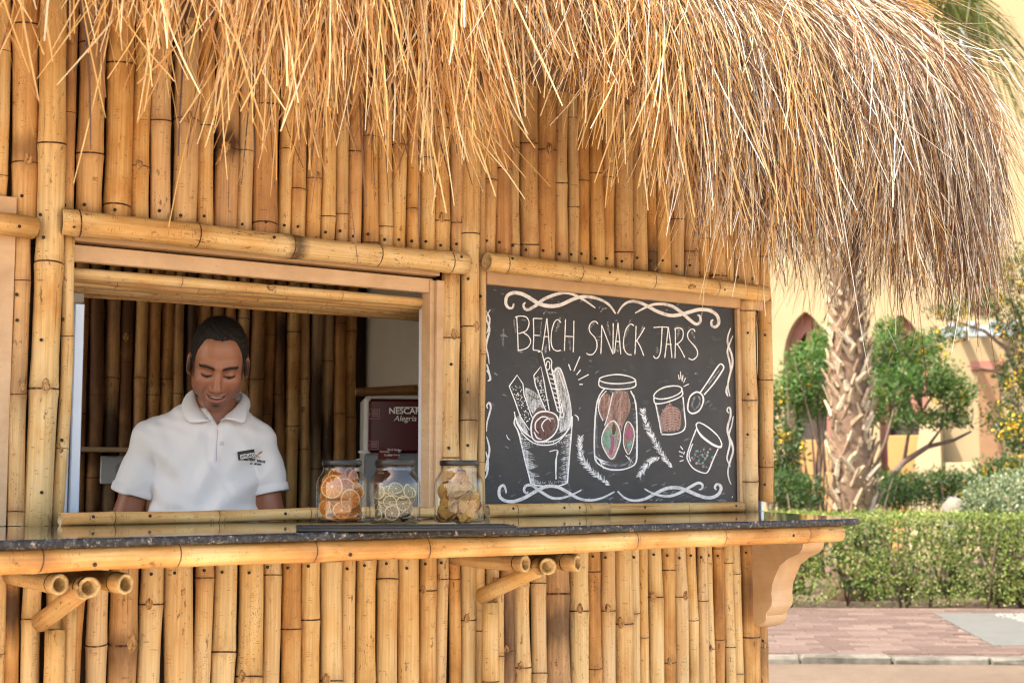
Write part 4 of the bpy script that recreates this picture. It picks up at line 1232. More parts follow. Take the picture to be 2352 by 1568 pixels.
# fan fronds at the crown, a few hang into the picture
def frond(base, tip_dir, length, name="frond"):
    mb = MB(); base = np.asarray(base); d = np.asarray(tip_dir, float); d /= np.linalg.norm(d)
    st = [base+d*length*.5*u+np.array([0, 0, -.30*length*u*u]) for u in np.linspace(0, 1, 6)]
    mb.tube(st, [.02, .018, .016, .014, .012, .01], 5)
    hub = st[-1]; fd = st[-1]-st[-2]; fd /= np.linalg.norm(fd)
    sd = np.cross(fd, [0, 0, 1]); sd /= np.linalg.norm(sd); up = np.cross(sd, fd)
    for k in range(30):
        a = (k/29-.5)*3.6+RG.normal(0, .04); dd = fd*math.cos(a)+sd*math.sin(a)
        L = length*.55*(1-.25*abs(k/29-.5)*2)*RG.uniform(.85, 1.1)
        pv = None
        wv = np.cross(dd, up)
        prev = None
        for u in np.linspace(0, 1, 6):
            p = hub+dd*L*u+up*.10*L*math.sin(u*2)-np.array([0, 0, .75*L*u**2.2]); w = .018*(1-u)**.6*min(1, u*4+.25)
            cur = (p-wv*w, p+wv*w)
            if prev is not None: mb.quad([prev[0], prev[1], cur[1], cur[0]])
            prev = cur
    return mb.build(name, M_FROND, palm)
cr = trunk_c(ptop[2]+.35)
for tx, ty, dd in ((2230, -70, -.3), (2330, -90, .4), (2140, -150, .6), (2290, -40, .9), (1760, -170, 0.2), (2000, -190, -.8), (2380, -20, -.6)):
    e = atD(tx, ty, PD+dd); v = e-cr
    frond(cr, v+np.array([0, 0, .5]), np.linalg.norm(v)*1.25)

# ---- shrubs and small trees
def blobs(cs, n, size, mat, parent, name="crown", seed=None, hollow=.55, bias=(0, 0, .2), aspect=.4):
    pts = []
    vol = np.array([c[3]*c[4] for c in cs]); vol = vol/vol.sum()
    for c, v in zip(cs, vol):
        k = int(n*v); d = RG.normal(size=(k, 3)); d /= np.linalg.norm(d, axis=1, keepdims=True)
        rad = RG.uniform(hollow, 1.0, k)**.6*(1+.18*np.sin(d[:, 0]*5+c[0])*np.cos(d[:, 2]*6+c[1]))
        p = np.array(c[:3])+d*rad[:, None]*(RGT*0+1)*np.array([c[3], c[3], c[4]])
        # clumps
        p = p+RG.normal(0, .02, p.shape); pts.append(p)
    pts = np.concatenate(pts)
    V, F = leaves(pts, size, RG, None, aspect, bias)
    return leaf_obj(name, V, F, mat, parent), pts
def shrub(name, label, spec, D, n, size, mat, group=None, flowers=0, hollow=.3, bias=(0, 0, .2), stems=5, aspect=.4, cat="shrub"):
    cs = []
    for (x, y, rx, ry, dd) in spec:
        p = atD(x, y, D+dd); s = (D+dd)/FOC
        cs.append((p[0], p[1], p[2], rx*s, ry*s))
    base = np.array([np.mean([c[0] for c in cs]), np.mean([c[1] for c in cs]), 0])
    o = empty(name, base); lab(o, label, cat, group)
    _, pts = blobs(cs, n, size, mat, o, "crown", hollow=hollow, bias=bias, aspect=aspect)
    mb = MB()
    for c in cs:
        for k in range(stems):
            e = np.array(c[:3])+RG.normal(0, .5, 3)*np.array([c[3], c[3], c[4]]); q = base+RG.normal(0, .08, 3)*[1, 1, 0]
            mid = q*.45+e*.55+RG.normal(0, .08, 3)
            mb.tube([q, q*.7+mid*.3+RG.normal(0, .02, 3), mid, e], [.022, .018, .013, .005], 5)
    mb.build("stems", M_WOOD, o, True)["kind"] = "stuff"
    if flowers:
        idx = RG.choice(len(pts), flowers, replace=False); P = []
        for i_ in idx:
            P.append(pts[i_]+RG.normal(0, .028, (9, 3))-FWD*.05)
        V, F = leaves(np.concatenate(P), .035, RG, None, .9); leaf_obj("flowers", V, F, M_FLOWER, o, "stuff")
    return o
shrub("flowering_shrub", "dark green bush with yellow flowers close beside the kiosk's corner post", [(1790, 1030, 62, 75, 0), (1765, 930, 40, 50, .2), (1800, 1110, 50, 50, -.1)], 15.6, 2600, .06, M_LEAF_SHRUB, "yellow flowering bushes", 34, cat="bush")
shrub("feathery_bush", "light green feathery bush left of the palm trunk", [(1850, 850, 60, 70, 0), (1900, 800, 55, 60, .4), (1820, 900, 55, 50, .2), (1870, 930, 60, 45, .3)], 17.2, 6200, .062, M_LEAF_TREE, None, 4, .2, (0, 0, .6), 4, .3, "bush")
shrub("flowering_shrub", "dense yellow flowered bush low at the right edge behind the pale shrub", [(2310, 1090, 75, 45, 0), (2350, 1000, 60, 50, .3), (2270, 1130, 50, 35, -.2)], 15.4, 2600, .06, M_LEAF_SHRUB, "yellow flowering bushes", 60, cat="bush")
shrub("variegated_shrub", "rounded pale green and cream shrub at the right behind the hedge", [(2290, 1140, 72, 46, 0), (2350, 1130, 60, 52, .1), (2250, 1160, 42, 34, -.1), (2330, 1170, 60, 40, -.2)], 13.9, 5200, .036, M_LEAF_PALE, None, 0, .75, (0, 0, .5), 5, .6)
for k, (x0, x1, lb) in enumerate(((1770, 1880, "low dark green shrub left of the palm's foot"), (1990, 2110, "low dark green shrub right of the palm's foot"), (2110, 2235, "low dark green shrub between palm and pale shrub"))):
    xs = np.linspace(x0+25, x1-25, 3)
    shrub("low_shrub", lb, [(x, 1128+6*math.sin(x), 42, 46, .2*math.sin(x*3)) for x in xs], 14.9, 2600, .055, M_LEAF_SHRUB, "low shrubs behind the hedge", 3 if k != 1 else 0, .4, (0, 0, .6), 4, .3)

def tree(name, label, base_px, D, limbs, crown, n, size, mat, flowers=0, hollow=.2, group=None, lw=1.0):
    b = atD(*base_px, D); b[2] = 0
    o = empty(name, b); lab(o, label, "tree", group)
    mb = MB()
    for pts, r0, r1 in limbs:
        P = [atD(x, y, D+dd) for x, y, dd in pts]; P[0][2] = max(P[0][2], 0) 
        if r0 > .03: P = [np.array([P[0][0], P[0][1], 0])]+P
        m_ = len(P); mb.tube(P, [(r0+(r1-r0)*i/(m_-1))*lw for i in range(m_)], 7)
    mb.build("trunk", M_WOOD, o, True)
    cs = []
    for (x, y, rx, ry, dd) in crown:
        p = atD(x, y, D+dd); s = (D+dd)/FOC; cs.append((p[0], p[1], p[2], rx*s, ry*s))
    _, pts = blobs(cs, n, size, mat, o, "crown", hollow=hollow, bias=(0, 0, .4), aspect=.32)
    mb = MB()
    for c in cs:
        for k in range(7):
            e = np.array(c[:3])+RG.normal(0, .55, 3)*np.array([c[3], c[3], c[4]]); q = np.array(c[:3])+np.array([RG.normal(0, .1), RG.normal(0, .1), -c[4]*.9])
            mb.tube([q, (q+e)/2+RG.normal(0, .04, 3), e], [.010, .007, .003], 4)
    mb.build("twigs", M_WOOD, o, True)["kind"] = "stuff"
    if flowers:
        idx = RG.choice(len(pts), flowers, replace=False)
        P = np.concatenate([pts[i_]+RG.normal(0, .028, (9, 3))-FWD*.05 for i_ in idx])
        V, F = leaves(P, .036, RG, None, .9); leaf_obj("flowers", V, F, M_FLOWER, o, "stuff")
    return o
tree("garden_tree", "small tree with forked dark branches just right of the palm trunk", (2010, 1165), 15.9,
     [([(2010, 1160, 0), (2030, 1110, 0), (2075, 1060, .1), (2130, 1025, .2), (2190, 1010, .3), (2230, 990, .3)], .06, .012), ([(2030, 1110, 0), (2010, 1070, 0), (2035, 1010, -.1), (2050, 950, -.1), (2060, 900, 0)], .035, .01),
      ([(2075, 1060, .1), (2085, 1000, .2), (2120, 940, .2), (2150, 890, .2)], .024, .008), ([(2130, 1025, .2), (2160, 985, .1), (2180, 930, .1)], .018, .006)],
     [(2060, 880, 62, 62, 0), (2130, 860, 75, 55, .2), (2190, 900, 60, 45, .2), (2080, 960, 50, 30, 0), (2030, 800, 45, 42, .2), (2010, 930, 30, 50, .3), (2150, 960, 50, 25, .2), (2200, 960, 30, 25, .2), (2070, 1130, 45, 22, .2), (2000, 850, 40, 50, .4), (2040, 760, 36, 36, .4), (2110, 800, 60, 40, .3)], 9500, .062, M_LEAF_TREE, 26)
tree("flowering_tree", "tall open tree with yellow flowers at the right edge below the straw", (2400, 1165), 16.4,
     [([(2400, 1165, 0), (2390, 1000, 0), (2345, 880, 0), (2310, 800, .1), (2260, 760, .2), (2200, 740, .2)], .06, .01), ([(2390, 1000, 0), (2370, 850, .1), (2345, 740, .1), (2300, 640, .1)], .03, .008), ([(2345, 880, 0), (2280, 850, 0), (2220, 840, 0)], .02, .006)],
     [(2250, 690, 62, 38, 0), (2180, 715, 60, 24, .2), (2315, 720, 50, 60, .1), (2340, 620, 50, 60, .2), (2270, 620, 50, 40, .2), (2330, 870, 50, 70, 0), (2350, 780, 40, 50, 0), (2300, 960, 60, 40, .1), (2170, 770, 60, 18, .1)], 4200, .062, M_LEAF_SHRUB, 74)
# pale stone among the shrubs
st = atD(2190, 1158, 14.3)
m = MB(); m.lathe([(.11, -.4), (.13, -.05), (.11, .03), (.06, .06), (.001, .07)], st, 9)
V = np.array(m.v)+RG.normal(0, .018, (len(m.v), 3)); rk = add("stone", V, m.f, simple("pale_stone", (.22, .19, .15, 1), .85, .15, 10, .4), None, m.m, True); lab(rk, "pale boulder lying in the shrubs behind the hedge", "stone")

# ---- cream building
M_CREAM = simple("cream_render", (.30, .228, .128, 1), .85, .07, 2.0, .12, .2)
M_CREAM2 = simple("cream_render_light", (.36, .28, .165, 1), .85, .07, 2.0, .12, .2)
M_PINK = simple("pink_stone", (.28, .12, .09, 1), .8, .1, 6, .1)
M_GLASS_DK = simple("dark_pane", (.07, .05, .04, 1), .2, .2, 3, 0, .6)
BD = 22.0
BN = np.array([-.80, -.60, 0.0]); BN /= np.linalg.norm(BN)
BN = -np.array([FWD[0], FWD[1], 0])*.90+np.array([-RGT[0], -RGT[1], 0])*.42; BN /= np.linalg.norm(BN)
BO = atD(2050, 1000, BD); BO[2] = 0
BXD = np.array([-BN[1], BN[0], 0.0])
if np.dot(BXD, RGT) < 0: BXD = -BXD
def bpt(x, y, off=0.0):
    """point of the facade plane (moved out by off) seen at picture x, y -> local (a, z)"""
    d = ray(x, y); t_ = np.dot(BO+BN*off-EYE, BN)/np.dot(d, BN); p = EYE+d*t_
    return float(np.dot(p-BO, BXD)), float(p[2])
def bw(a, z, off): return BO+BXD*a+BN*off+np.array([0, 0, z])
bld = empty("cream_building", BO); lab(bld, "cream rendered building with pointed arch niches behind the garden", "building")
def bbox(name, a0, a1, z0, z1, o0, o1, mat, parent=bld, bev=.01):
    m = MB(); m.box((a0, o0, z0), (a1, o1, z1), 0, bev); V = np.array(m.v)
    W = BO[None]+V[:, :1]*BXD+V[:, 1:2]*BN+V[:, 2:]*np.array([0, 0, 1.0])
    return add(name, W, [f[::-1] for f in m.f], mat, parent, m.m)
def arch(cx, w, zs, za, n=9):
    """pointed arch outline, from the left foot over the apex to the right foot: (a, z)"""
    L = []; R_ = .72*w; ce = cx+.22*w; th1 = math.acos(.22/.72)
    for i in range(n+1):
        th_ = th1*i/n; L.append((ce-R_*math.cos(th_), zs+(za-zs)*math.sin(th_)/math.sin(th1)))
    L[-1] = (cx, za)
    R = [(2*cx-a, z) for a, z in L[::-1][1:]]
    return L+R
niches = []
for (xl, xr, ya, ys) in ((1798, 1904, 715, 835), (2016, 2126, 722, 845)):
    a0, _ = bpt(xl, ys); a1, _ = bpt(xr, ys); _, za = bpt((xl+xr)/2, ya); _, zs = bpt((xl+xr)/2, ys)
    niches.append(((a0+a1)/2, a1-a0, zs, za))
NZ0 = 0.9
xs_ = [-14.0]
top = 9.0
mb = MB()
edges = [-16.0]
for (cx, w, zs, za) in niches: edges += [cx-w/2, cx+w/2]
edges += [14.0]
def wq(p, off=0): return bw(p[0], p[1], off)
for i in range(0, len(edges), 2):
    mb.quad([bw(edges[i], 0, 0), bw(edges[i+1], 0, 0), bw(edges[i+1], top, 0), bw(edges[i], top, 0)])
for (cx, w, zs, za) in niches:
    ol = arch(cx, w, zs, za); mid = len(ol)//2
    # wall above the arch in two strips
    for i in range(len(ol)-1):
        mb.quad([bw(ol[i][0], ol[i][1], 0), bw(ol[i+1][0], ol[i+1][1], 0), bw(ol[i+1][0], top, 0), bw(ol[i][0], top, 0)])
    mb.quad([bw(cx-w/2, 0, 0), bw(cx+w/2, 0, 0), bw(cx+w/2, NZ0, 0), bw(cx-w/2, NZ0, 0)])
mb.build("wall", M_CREAM, bld)
for (cx, w, zs, za) in niches:
    mbn = MB(); ol = [(cx-w/2, NZ0)]+arch(cx, w, zs, za)+[(cx+w/2, NZ0)]
    for i in range(len(ol)-1): mbn.quad([bw(*ol[i], 0), bw(*ol[i+1], 0), bw(*ol[i+1], -.55), bw(*ol[i], -.55)])
    mbn.quad([bw(*ol[0], 0), bw(*ol[0], -.55), bw(*ol[-1], -.55), bw(*ol[-1], 0)])
    nic = mbn.build("niche", M_CREAM2, bld)
    mbp_ = MB(); mbp_.quad([bw(*p, -.54) for p in ol]); mbp_.build("pane", M_GLASS_DK, nic)
    # pink frame: jamb band, pointed inner arch and mullion
    mp = MB()
    inn = [(cx+(a-cx)*.72, z if k in (0, len(ol)-1) else zs-(.0)+(z-zs)*.78-.1) for k, (a, z) in enumerate(ol)]
    for i in range(len(ol)-1):
        mp.quad([bw(*ol[i], -.22), bw(*ol[i+1], -.22), bw(*inn[i+1], -.22), bw(*inn[i], -.22)])
        mp.quad([bw(*inn[i], -.22), bw(*inn[i+1], -.22), bw(*inn[i+1], -.40), bw(*inn[i], -.40)])
    mp.build("frame", M_PINK, nic)
    mm = MB(); 
    for s_ in (-1, 1):
        V0 = [(cx+s_*w*.30, zs-.65), (cx+s_*w*.02, zs-.12), (cx+s_*w*.02, zs-.32), (cx+s_*w*.22, zs-.75)]
        mm.quad([bw(*p, -.25) for p in V0]); mm.quad([bw(*p, -.35) for p in V0])
        for i in range(4): mm.quad([bw(*V0[i], -.25), bw(*V0[(i+1) % 4], -.25), bw(*V0[(i+1) % 4], -.35), bw(*V0[i], -.35)])
    mm.build("inner_gable", M_PINK, nic)
    m = MB(); m.box((cx-.05, -.34, zs-.2), (cx+.05, -.24, za-.22), 0, .008); V = np.array(m.v)
    add("mullion", BO[None]+V[:, :1]*BXD+V[:, 1:2]*BN+V[:, 2:]*np.array([0, 0, 1.0]), [f[::-1] for f in m.f], M_PINK, nic, m.m)
# recessed ochre bays below, buttress, utility box, shaded return
a0, z0 = bpt(1840, 1010); a1, _ = bpt(1925, 1010)
bbox("bay", a0, a1, .0, z0, .02, .10, simple("ochre_render", (.34, .19, .065, 1), .85, .1, 3))
a0, z0 = bpt(2040, 1000); a1, _ = bpt(2120, 1000)
bbox("bay", a0, a1, .0, z0, .02, .10, MATS["ochre_render"])
a0, _ = bpt(2068, 1170, .3); a1, z1 = bpt(2118, 1000, .3); a2, _ = bpt(2160, 1000, .3)
m = MB(); pr = [(a0, 0), (a2, 0), (a2, z1+.3), (a1, z1+.3)]
m.quad([bw(*p, .35) for p in pr]); m.quad([bw(*p, .1) for p in pr][::-1])
for i in range(4): m.quad([bw(*pr[i], .35), bw(*pr[i], .1), bw(*pr[(i+1) % 4], .1), bw(*pr[(i+1) % 4], .35)])
m.build("buttress", M_CREAM2, bld)
a0, z0 = bpt(2172, 1062, .5); a1, _ = bpt(2245, 1062, .5)
bbox("utility_box", a0, a1, 0, z0, .3, .55, M_CREAM2)
am = (a0+a1)/2
bbox("box_seam", am-.008, am+.008, .1, z0-.1, .55, .556, M_PAINT2)
# flat dark panel: shade of a return wall put into its colour
a0, z0 = bpt(2244, 850, .0); a1, _ = bpt(2295, 850, .0)
bbox("shaded_return", a0, a1, 0, z0, .005, .03, simple("return_shade", (.22, .12, .06, 1), .8))
bbox("return_cap", a0-.1, a1+.1, z0, z0+.14, .005, .06, M_PINK)
# upper slim window with pink frame
a0, z0 = bpt(2238, 720); a1, z1 = bpt(2286, 600)
bbox("window_frame", a0, a1, z0, z1, .002, .05, M_PINK)
bbox("window_pane", a0+.08, a1-.08, z0+.1, z1-.1, .052, .056, M_GLASS_DK)
# pergola of pale blue slats casting striped shade
M_PALEBLUE = simple("pale_blue_paint", (.24, .28, .28, 1), .6, .08, 6, .05)
a0, z0 = bpt(2160, 775, .9); a1, _ = bpt(2420, 775, .9)
perg = empty("slatted_awning", bw((a0+a1)/2, z0, .3)); lab(perg, "pale blue slatted awning on the cream building at the right edge", "awning")
bbox("front_beam", a0, a1, z0-.02, z0+.14, .9, 1.0, M_PALEBLUE, perg)
k = 0; a = a0+.1
while a < a1:
    bbox("slat", a, a+.12, z0+.14, z0+.20, .03, 1.05, M_PALEBLUE, perg, .004); a += .30
# downpipe and balcony rail seen beyond the roof, top right
a0, z0 = bpt(2222, 120, .15); _, z1 = bpt(2222, 0, .15)
bbox("shaded_band", a0-.05, a0+.06, z0-1.2, z1+1.5, .04, .16, simple("slate_shade", (.12, .13, .17, 1), .6))  # dark slate box puts a shaded band of the wall into colour
m = MB(); q0 = bpt(2150, 95, .5); q1 = bpt(2225, 68, .5); q2 = bpt(2212, 120, .5); q3 = bpt(2208, 45, .5)
m.tube([bw(*q0, .5), bw(*q1, .5)], .05, 8); m.tube([bw(*q2, .5), bw(*q3, .5)], .06, 8)
rail = m.build("wall_bracket", M_PALEBLUE, bld)
# ------------------------------------------------------------------ chalkboard with its drawings
ZBX = lambda x: (1500+x*860/1774)/1.37771
ZBY = lambda y: (880+y*760/1568)/1.37771
YB = .003
zb0 = COUNTER_Z+.006
mb = MB(); mb.box((xb0-.005, YB, zb0), (xb1, YB+.02, zt+.012), 0, .001)
BOARD = mb.build("chalkboard", M_BOARD); lab(BOARD, "black chalkboard lettered and drawn with snack jars beside the serving window", "chalkboard")
def B(x, y, off): return onY(ZBX(x), ZBY(y), YB-off)
def catmull(pts, sub=6, closed=False):
    P = np.array(pts, float); n = len(P); out = []
    idx = range(n) if closed else range(n-1)
    for i in idx:
        p0 = P[(i-1) % n] if closed or i > 0 else P[0]; p1 = P[i]; p2 = P[(i+1) % n]; p3 = P[(i+2) % n] if closed or i+2 < n else P[-1]
        for k in range(sub):
            t_ = k/sub; out.append(.5*((2*p1)+(-p0+p2)*t_+(2*p0-5*p1+4*p2-p3)*t_**2+(-p0+3*p1-3*p2+p3)*t_**3))
    if not closed: out.append(P[-1])
    return np.array(out)
class CH:
    def __init__(s): s.v = []; s.f = []; s.m = []; s.lay = 0
    def stroke(s, pts, w, mi=0, prof=None, sub=6, closed=False, smooth=True, off=None):
        C = catmull(pts, sub, closed) if smooth and len(pts) > 2 else np.array(pts, float)
        if closed: C = np.concatenate([C, C[:1]])
        n = len(C); T = np.gradient(C, axis=0); T /= np.linalg.norm(T, axis=1, keepdims=True)+1e-9
        N = np.stack([-T[:, 1], T[:, 0]], 1); u = np.linspace(0, 1, n)
        if prof == 'swell': hw = w/2*(.35+.65*np.sin(u*math.pi)**.7)
        elif prof == 'tail': hw = w/2*(1-.85*u)
        elif prof == 'head': hw = w/2*(.15+.85*u)
        else: hw = np.full(n, w/2)*(1+.12*np.sin(u*23+w))
        s.lay += 1; o = off if off is not None else .0010+(s.lay % 60)*.000006
        b = len(s.v)
        for c, nn_, h in zip(C, N, hw):
            s.v.append(B(*(c-nn_*h), o)); s.v.append(B(*(c+nn_*h), o))
        for i in range(n-1): s.f.append((b+2*i, b+2*i+1, b+2*i+3, b+2*i+2)); s.m.append(mi)
    def fill(s, pts, mi, off=None, smooth=True):
        C = catmull(pts, 5, True) if smooth else np.array(pts, float)
        s.lay += 1; o = off if off is not None else .0003+(s.lay % 60)*.000008
        b = len(s.v)
        for c in C: s.v.append(B(*c, o))
        s.f.append(tuple(range(b, b+len(C)))); s.m.append(mi)
    def hatch(s, a, b_, n, length, w, mi, ang, spread=.3):
        a = np.array(a); b_ = np.array(b_)
        for i in range(n):
            p = a+(b_-a)*(i+RB.uniform(0, 1))/n+RB.normal(0, 2, 2); th_ = math.radians(ang)+RB.normal(0, spread); L = length*RB.uniform(.5, 1.2)
            s.stroke([p, p+np.array([math.cos(th_), math.sin(th_)])*L], w*RB.uniform(.6, 1.2), mi, 'tail', smooth=False)
    def build(s, name):
        o = add(name, np.array(s.v), s.f, [M_CHALK, M_CHALK_BAND, M_SMUDGE, M_CHALK_FILL, M_CH_BROWN, M_CH_DBROWN, M_CH_GREEN, M_CH_PINK, M_CH_OLIVE, M_CH_PALE, M_BOARD], BOARD, s.m)
        return o
RB = np.random.RandomState(8)
# lettering
c = CH(); w = 6.5
def S(*p, w_=None): c.stroke(list(p), w_ or w)
S((277,250),(283,360),(287,470)); S((268,255),(300,247),(340,255),(358,290),(345,335),(320,352),(288,362)); S((322,356),(355,380),(368,415),(350,450),(315,466),(283,472))
S((386,262),(388,370),(384,468)); S((386,262),(444,264)); S((386,372),(428,374)); S((384,468),(430,474))
S((474,262),(458,370),(443,472)); S((474,262),(484,370),(492,474)); S((452,380),(484,382))
S((566,290),(545,270),(522,290),(505,350),(502,420),(515,460),(540,474),(566,470))
S((596,268),(592,370),(588,474)); S((650,278),(649,380),(646,482)); S((592,378),(650,382))
S((806,300),(795,284),(772,284),(752,310),(755,350),(785,385),(800,420),(798,460),(775,495),(745,498),(733,488))
S((832,306),(830,400),(826,494)); S((832,306),(868,400),(905,495)); S((907,294),(906,400),(905,495))
S((938,292),(925,400),(915,490)); S((938,292),(948,400),(956,496)); S((922,412),(952,414))
S((1042,310),(1020,300),(992,330),(975,400),(978,460),(1000,494),(1026,500))
S((1056,312),(1053,400),(1048,498)); S((1112,322),(1085,370),(1056,412)); S((1060,405),(1085,450),(1106,506))
S((1170,322),(1220,318),(1262,320)); S((1226,320),(1222,400),(1215,480),(1200,516),(1182,522),(1168,506))
S((1266,318),(1255,420),(1243,520)); S((1266,318),(1280,420),(1290,520)); S((1251,430),(1288,432))
S((1312,330),(1312,430),(1310,522)); S((1306,330),(1340,325),(1362,345),(1358,395),(1330,425),(1312,432)); S((1325,430),(1350,470),(1374,518))
S((1440,350),(1432,334),(1410,336),(1392,365),(1400,400),(1435,440),(1456,475),(1452,510),(1425,532),(1398,522))
for (x, y, l, a) in ((270,300,120,88),(300,480,40,0),(440,330,120,95),(470,460,60,100),(545,300,100,105),(620,430,80,80),(760,310,70,130),(880,330,90,80),(940,460,50,100),(1000,330,110,105),(1090,350,80,120),(1190,470,50,100),(1330,350,90,95),(1420,360,80,60),(1460,500,40,120),(330,270,60,10),(1340,325,60,10),(190,390,120,90),(200,385,40,0)):
    th_ = math.radians(a); q = np.array([x, y]); e = np.array([math.cos(th_), math.sin(th_)])*l
    c.stroke([q-e*.5+RB.normal(0, 4, 2), q+RB.normal(0, 5, 2), q+e*.5], RB.uniform(8, 18), 2, 'swell', off=.0007)
c.build("lettering")
# border flourishes
LAYW = 0
c = CH(); w = 19
def W(*p, w_=w, pr='swell'):
    global LAYW
    k_ = CH(); LAYW += 1; k_.stroke(list(p), w_*.95, 1, pr, 8, off=.0010+LAYW*.00003); k_.build('scroll')
W((258,165),(250,192),(226,194),(206,165),(214,118),(250,97),(300,100),(350,122),(420,165),(490,182),(560,175),(640,140),(700,122),(770,125),(840,148),(890,185),(922,232),w_=26)
W((335,158),(322,172),(328,196),(352,205),(400,180),(450,140),(520,110),(590,95),(650,108),(720,145),(790,194),w_=22)
W((935,232),(960,190),(1000,158),(1050,152),(1110,172),(1190,215),(1270,242),(1330,240),(1400,222),(1470,205),(1540,212),(1585,245),(1596,290),(1575,318),(1550,308),(1548,280),(1560,272),w_=24)
W((1050,228),(1110,195),(1170,172),(1240,170),(1300,188),(1360,230),(1410,275),(1450,300),(1476,280),(1470,245),(1455,242),w_=22)
W((208,1402),(205,1378),(190,1350),(165,1370),(165,1420),(200,1450),(260,1455),(330,1430),(400,1390),(470,1358),(540,1360),(610,1395),(680,1435),(760,1448),(840,1430),(915,1392),w_=24)
W((352,1392),(338,1402),(325,1380),(340,1352),(380,1352),(430,1388),(500,1430),(560,1435),(630,1415),(700,1380),w_=20)
W((935,1388),(980,1430),(1040,1450),(1110,1440),(1180,1405),(1250,1372),(1320,1365),(1390,1385),(1460,1415),(1530,1432),(1585,1415),(1610,1375),(1602,1350),(1580,1345),(1570,1365),(1580,1380),w_=24)
W((1110,1372),(1160,1400),(1220,1418),(1280,1420),(1350,1395),(1410,1360),(1460,1335),(1488,1345),(1485,1372),(1465,1378),w_=20)
W((105,205),(85,240),(80,270),(95,310),(98,350),(85,400),(78,450),(90,500),(98,560),w_=14)
W((80,215),(100,260),(96,310),(82,360),w_=12); W((80,600),(100,630),(104,660),(88,670),w_=14); W((82,560),(90,590),(104,640),w_=13)
W((88,850),(82,830),(98,812),(108,840),(100,880),(84,940),(80,1000),w_=13); W((80,1030),(98,1100),(96,1150),(80,1210),(74,1260),w_=14); W((76,1130),(90,1200),(84,1270),(70,1308),w_=14)
W((1674,325),(1655,380),(1655,430),(1680,500),(1685,560),(1665,640),(1655,700),(1668,770),w_=14); W((1688,375),(1665,430),(1652,480),(1665,540),(1672,600),(1660,680),w_=12); W((1650,700),(1645,740),(1655,770),w_=14)
W((1662,880),(1650,865),(1656,845),(1670,850),(1672,900),(1655,960),(1655,1010),(1682,1080),(1688,1130),(1668,1200),(1655,1260),(1662,1310),(1676,1345),w_=14); W((1690,900),(1680,960),(1662,1020),(1668,1080),(1655,1140),(1650,1180),(1672,1230),w_=12)
for i in range(170):
    e = RB.rand()
    x, y = ((RB.uniform(100, 1650), RB.choice([RB.uniform(70, 230), RB.uniform(1330, 1470)])) if e < .55 else (RB.uniform(90, 1680), RB.uniform(230, 1350)))
    a = RB.uniform(-.9, .5); L = RB.uniform(12, 50); d = np.array([math.cos(a), math.sin(a)])*L
    c.stroke([(x, y), (x+d[0]*.5, y+d[1]*.5-4), (x+d[0], y+d[1])], RB.uniform(3, 11), 2, 'swell', 3, off=.0006)
c.build("chalk_smears")["kind"] = "stuff"
# cup of pastries
c = CH()
c.fill([(275,985),(330,1060),(420,1090),(520,1075),(630,1000),(612,1335),(480,1352),(372,1340)], 10, .00025, False)
c.hatch((285,1010),(372,1335),70,70,7,3,15,.25); c.hatch((630,1010),(610,1330),70,60,7,3,165,.25); c.hatch((380,1340),(600,1335),20,22,5,3,-90,.5); c.hatch((300,1075),(600,1065),40,26,5,3,80,.35)
c.stroke([(268,905),(262,950),(290,1010),(330,1180),(370,1340)],9); c.stroke([(640,900),(636,980),(622,1150),(608,1335)],9); c.stroke([(370,1340),(420,1352),(540,1355),(608,1335)],8)
c.stroke([(490,1130),(545,1125),(530,1200),(535,1310)],6); c.stroke([(540,1130),(532,1310)],5)
c.stroke([(268,905),(300,975),(360,1030),(430,1062),(520,1060),(600,1005),(640,900)],8); c.stroke([(275,940),(330,1030),(420,1085),(540,1070),(635,960)],7); c.stroke([(262,870),(275,930),(320,990)],7)
c.fill([(520,600),(560,588),(600,720),(628,860),(620,960),(560,1000),(560,900),(530,700)],3); c.fill([(335,715),(435,775),(470,860),(420,900),(385,890),(345,800)],3); c.fill([(275,930),(300,900),(350,1000),(345,1020)],3); c.fill([(560,1000),(628,900),(634,940),(600,990),(545,1010)],3)
c.fill([(385,890),(415,845),(455,850),(465,870),(400,905)],5)
c.stroke([(338,745),(375,770),(412,790),(428,780)],5,8); c.stroke([(372,800),(392,770),(398,760)],5,8); c.stroke([(340,770),(360,765)],4,8)
for (pts) in ([(228,705),(280,632),(318,690),(325,760),(370,890),(385,920),(360,990),(300,900),(262,790)], [(388,635),(435,575),(450,640),(470,760),(490,860),(470,870),(440,800),(400,700)]):
    c.fill(pts, 10, .0009, False); c.stroke(pts+[pts[0]], 7, 0, None, 4, smooth=False)
for i in range(150):
    if RB.rand() < .6: u = RB.rand(); p = np.array([262, 700])+np.array([90, 230])*u+RB.normal(0, 1, 2)*[22, 10]
    else: u = RB.rand(); p = np.array([420, 640])+np.array([50, 200])*u+RB.normal(0, 1, 2)*[12, 10]
    c.stroke([p, p+RB.normal(0, 4, 2)], RB.uniform(3, 7), 0, smooth=False)
c.fill([(415,485),(438,480),(535,880),(510,885)],10,.0014,False); c.stroke([(418,482),(512,880)],7,smooth=False); c.stroke([(438,478),(545,870)],8,smooth=False); c.stroke([(418,482),(438,478)],7,smooth=False)
c.stroke([(455,560),(460,530),(485,520),(505,540),(505,590),(530,700),(560,850),(556,930)],7); c.stroke([(470,600),(490,590),(492,550),(475,545),(470,575)],6)
for i in range(10):
    u = i/9; x, y = 485+70*u, 620+280*u
    c.stroke([(x, y), (x+22, y+8), (x+30, y-12), (x+24, y-26)], 8, 0, 'swell', 4)
c.stroke([(520,612),(560,588),(605,720),(632,860),(625,980)],7); c.stroke([(548,600),(590,720)],5)
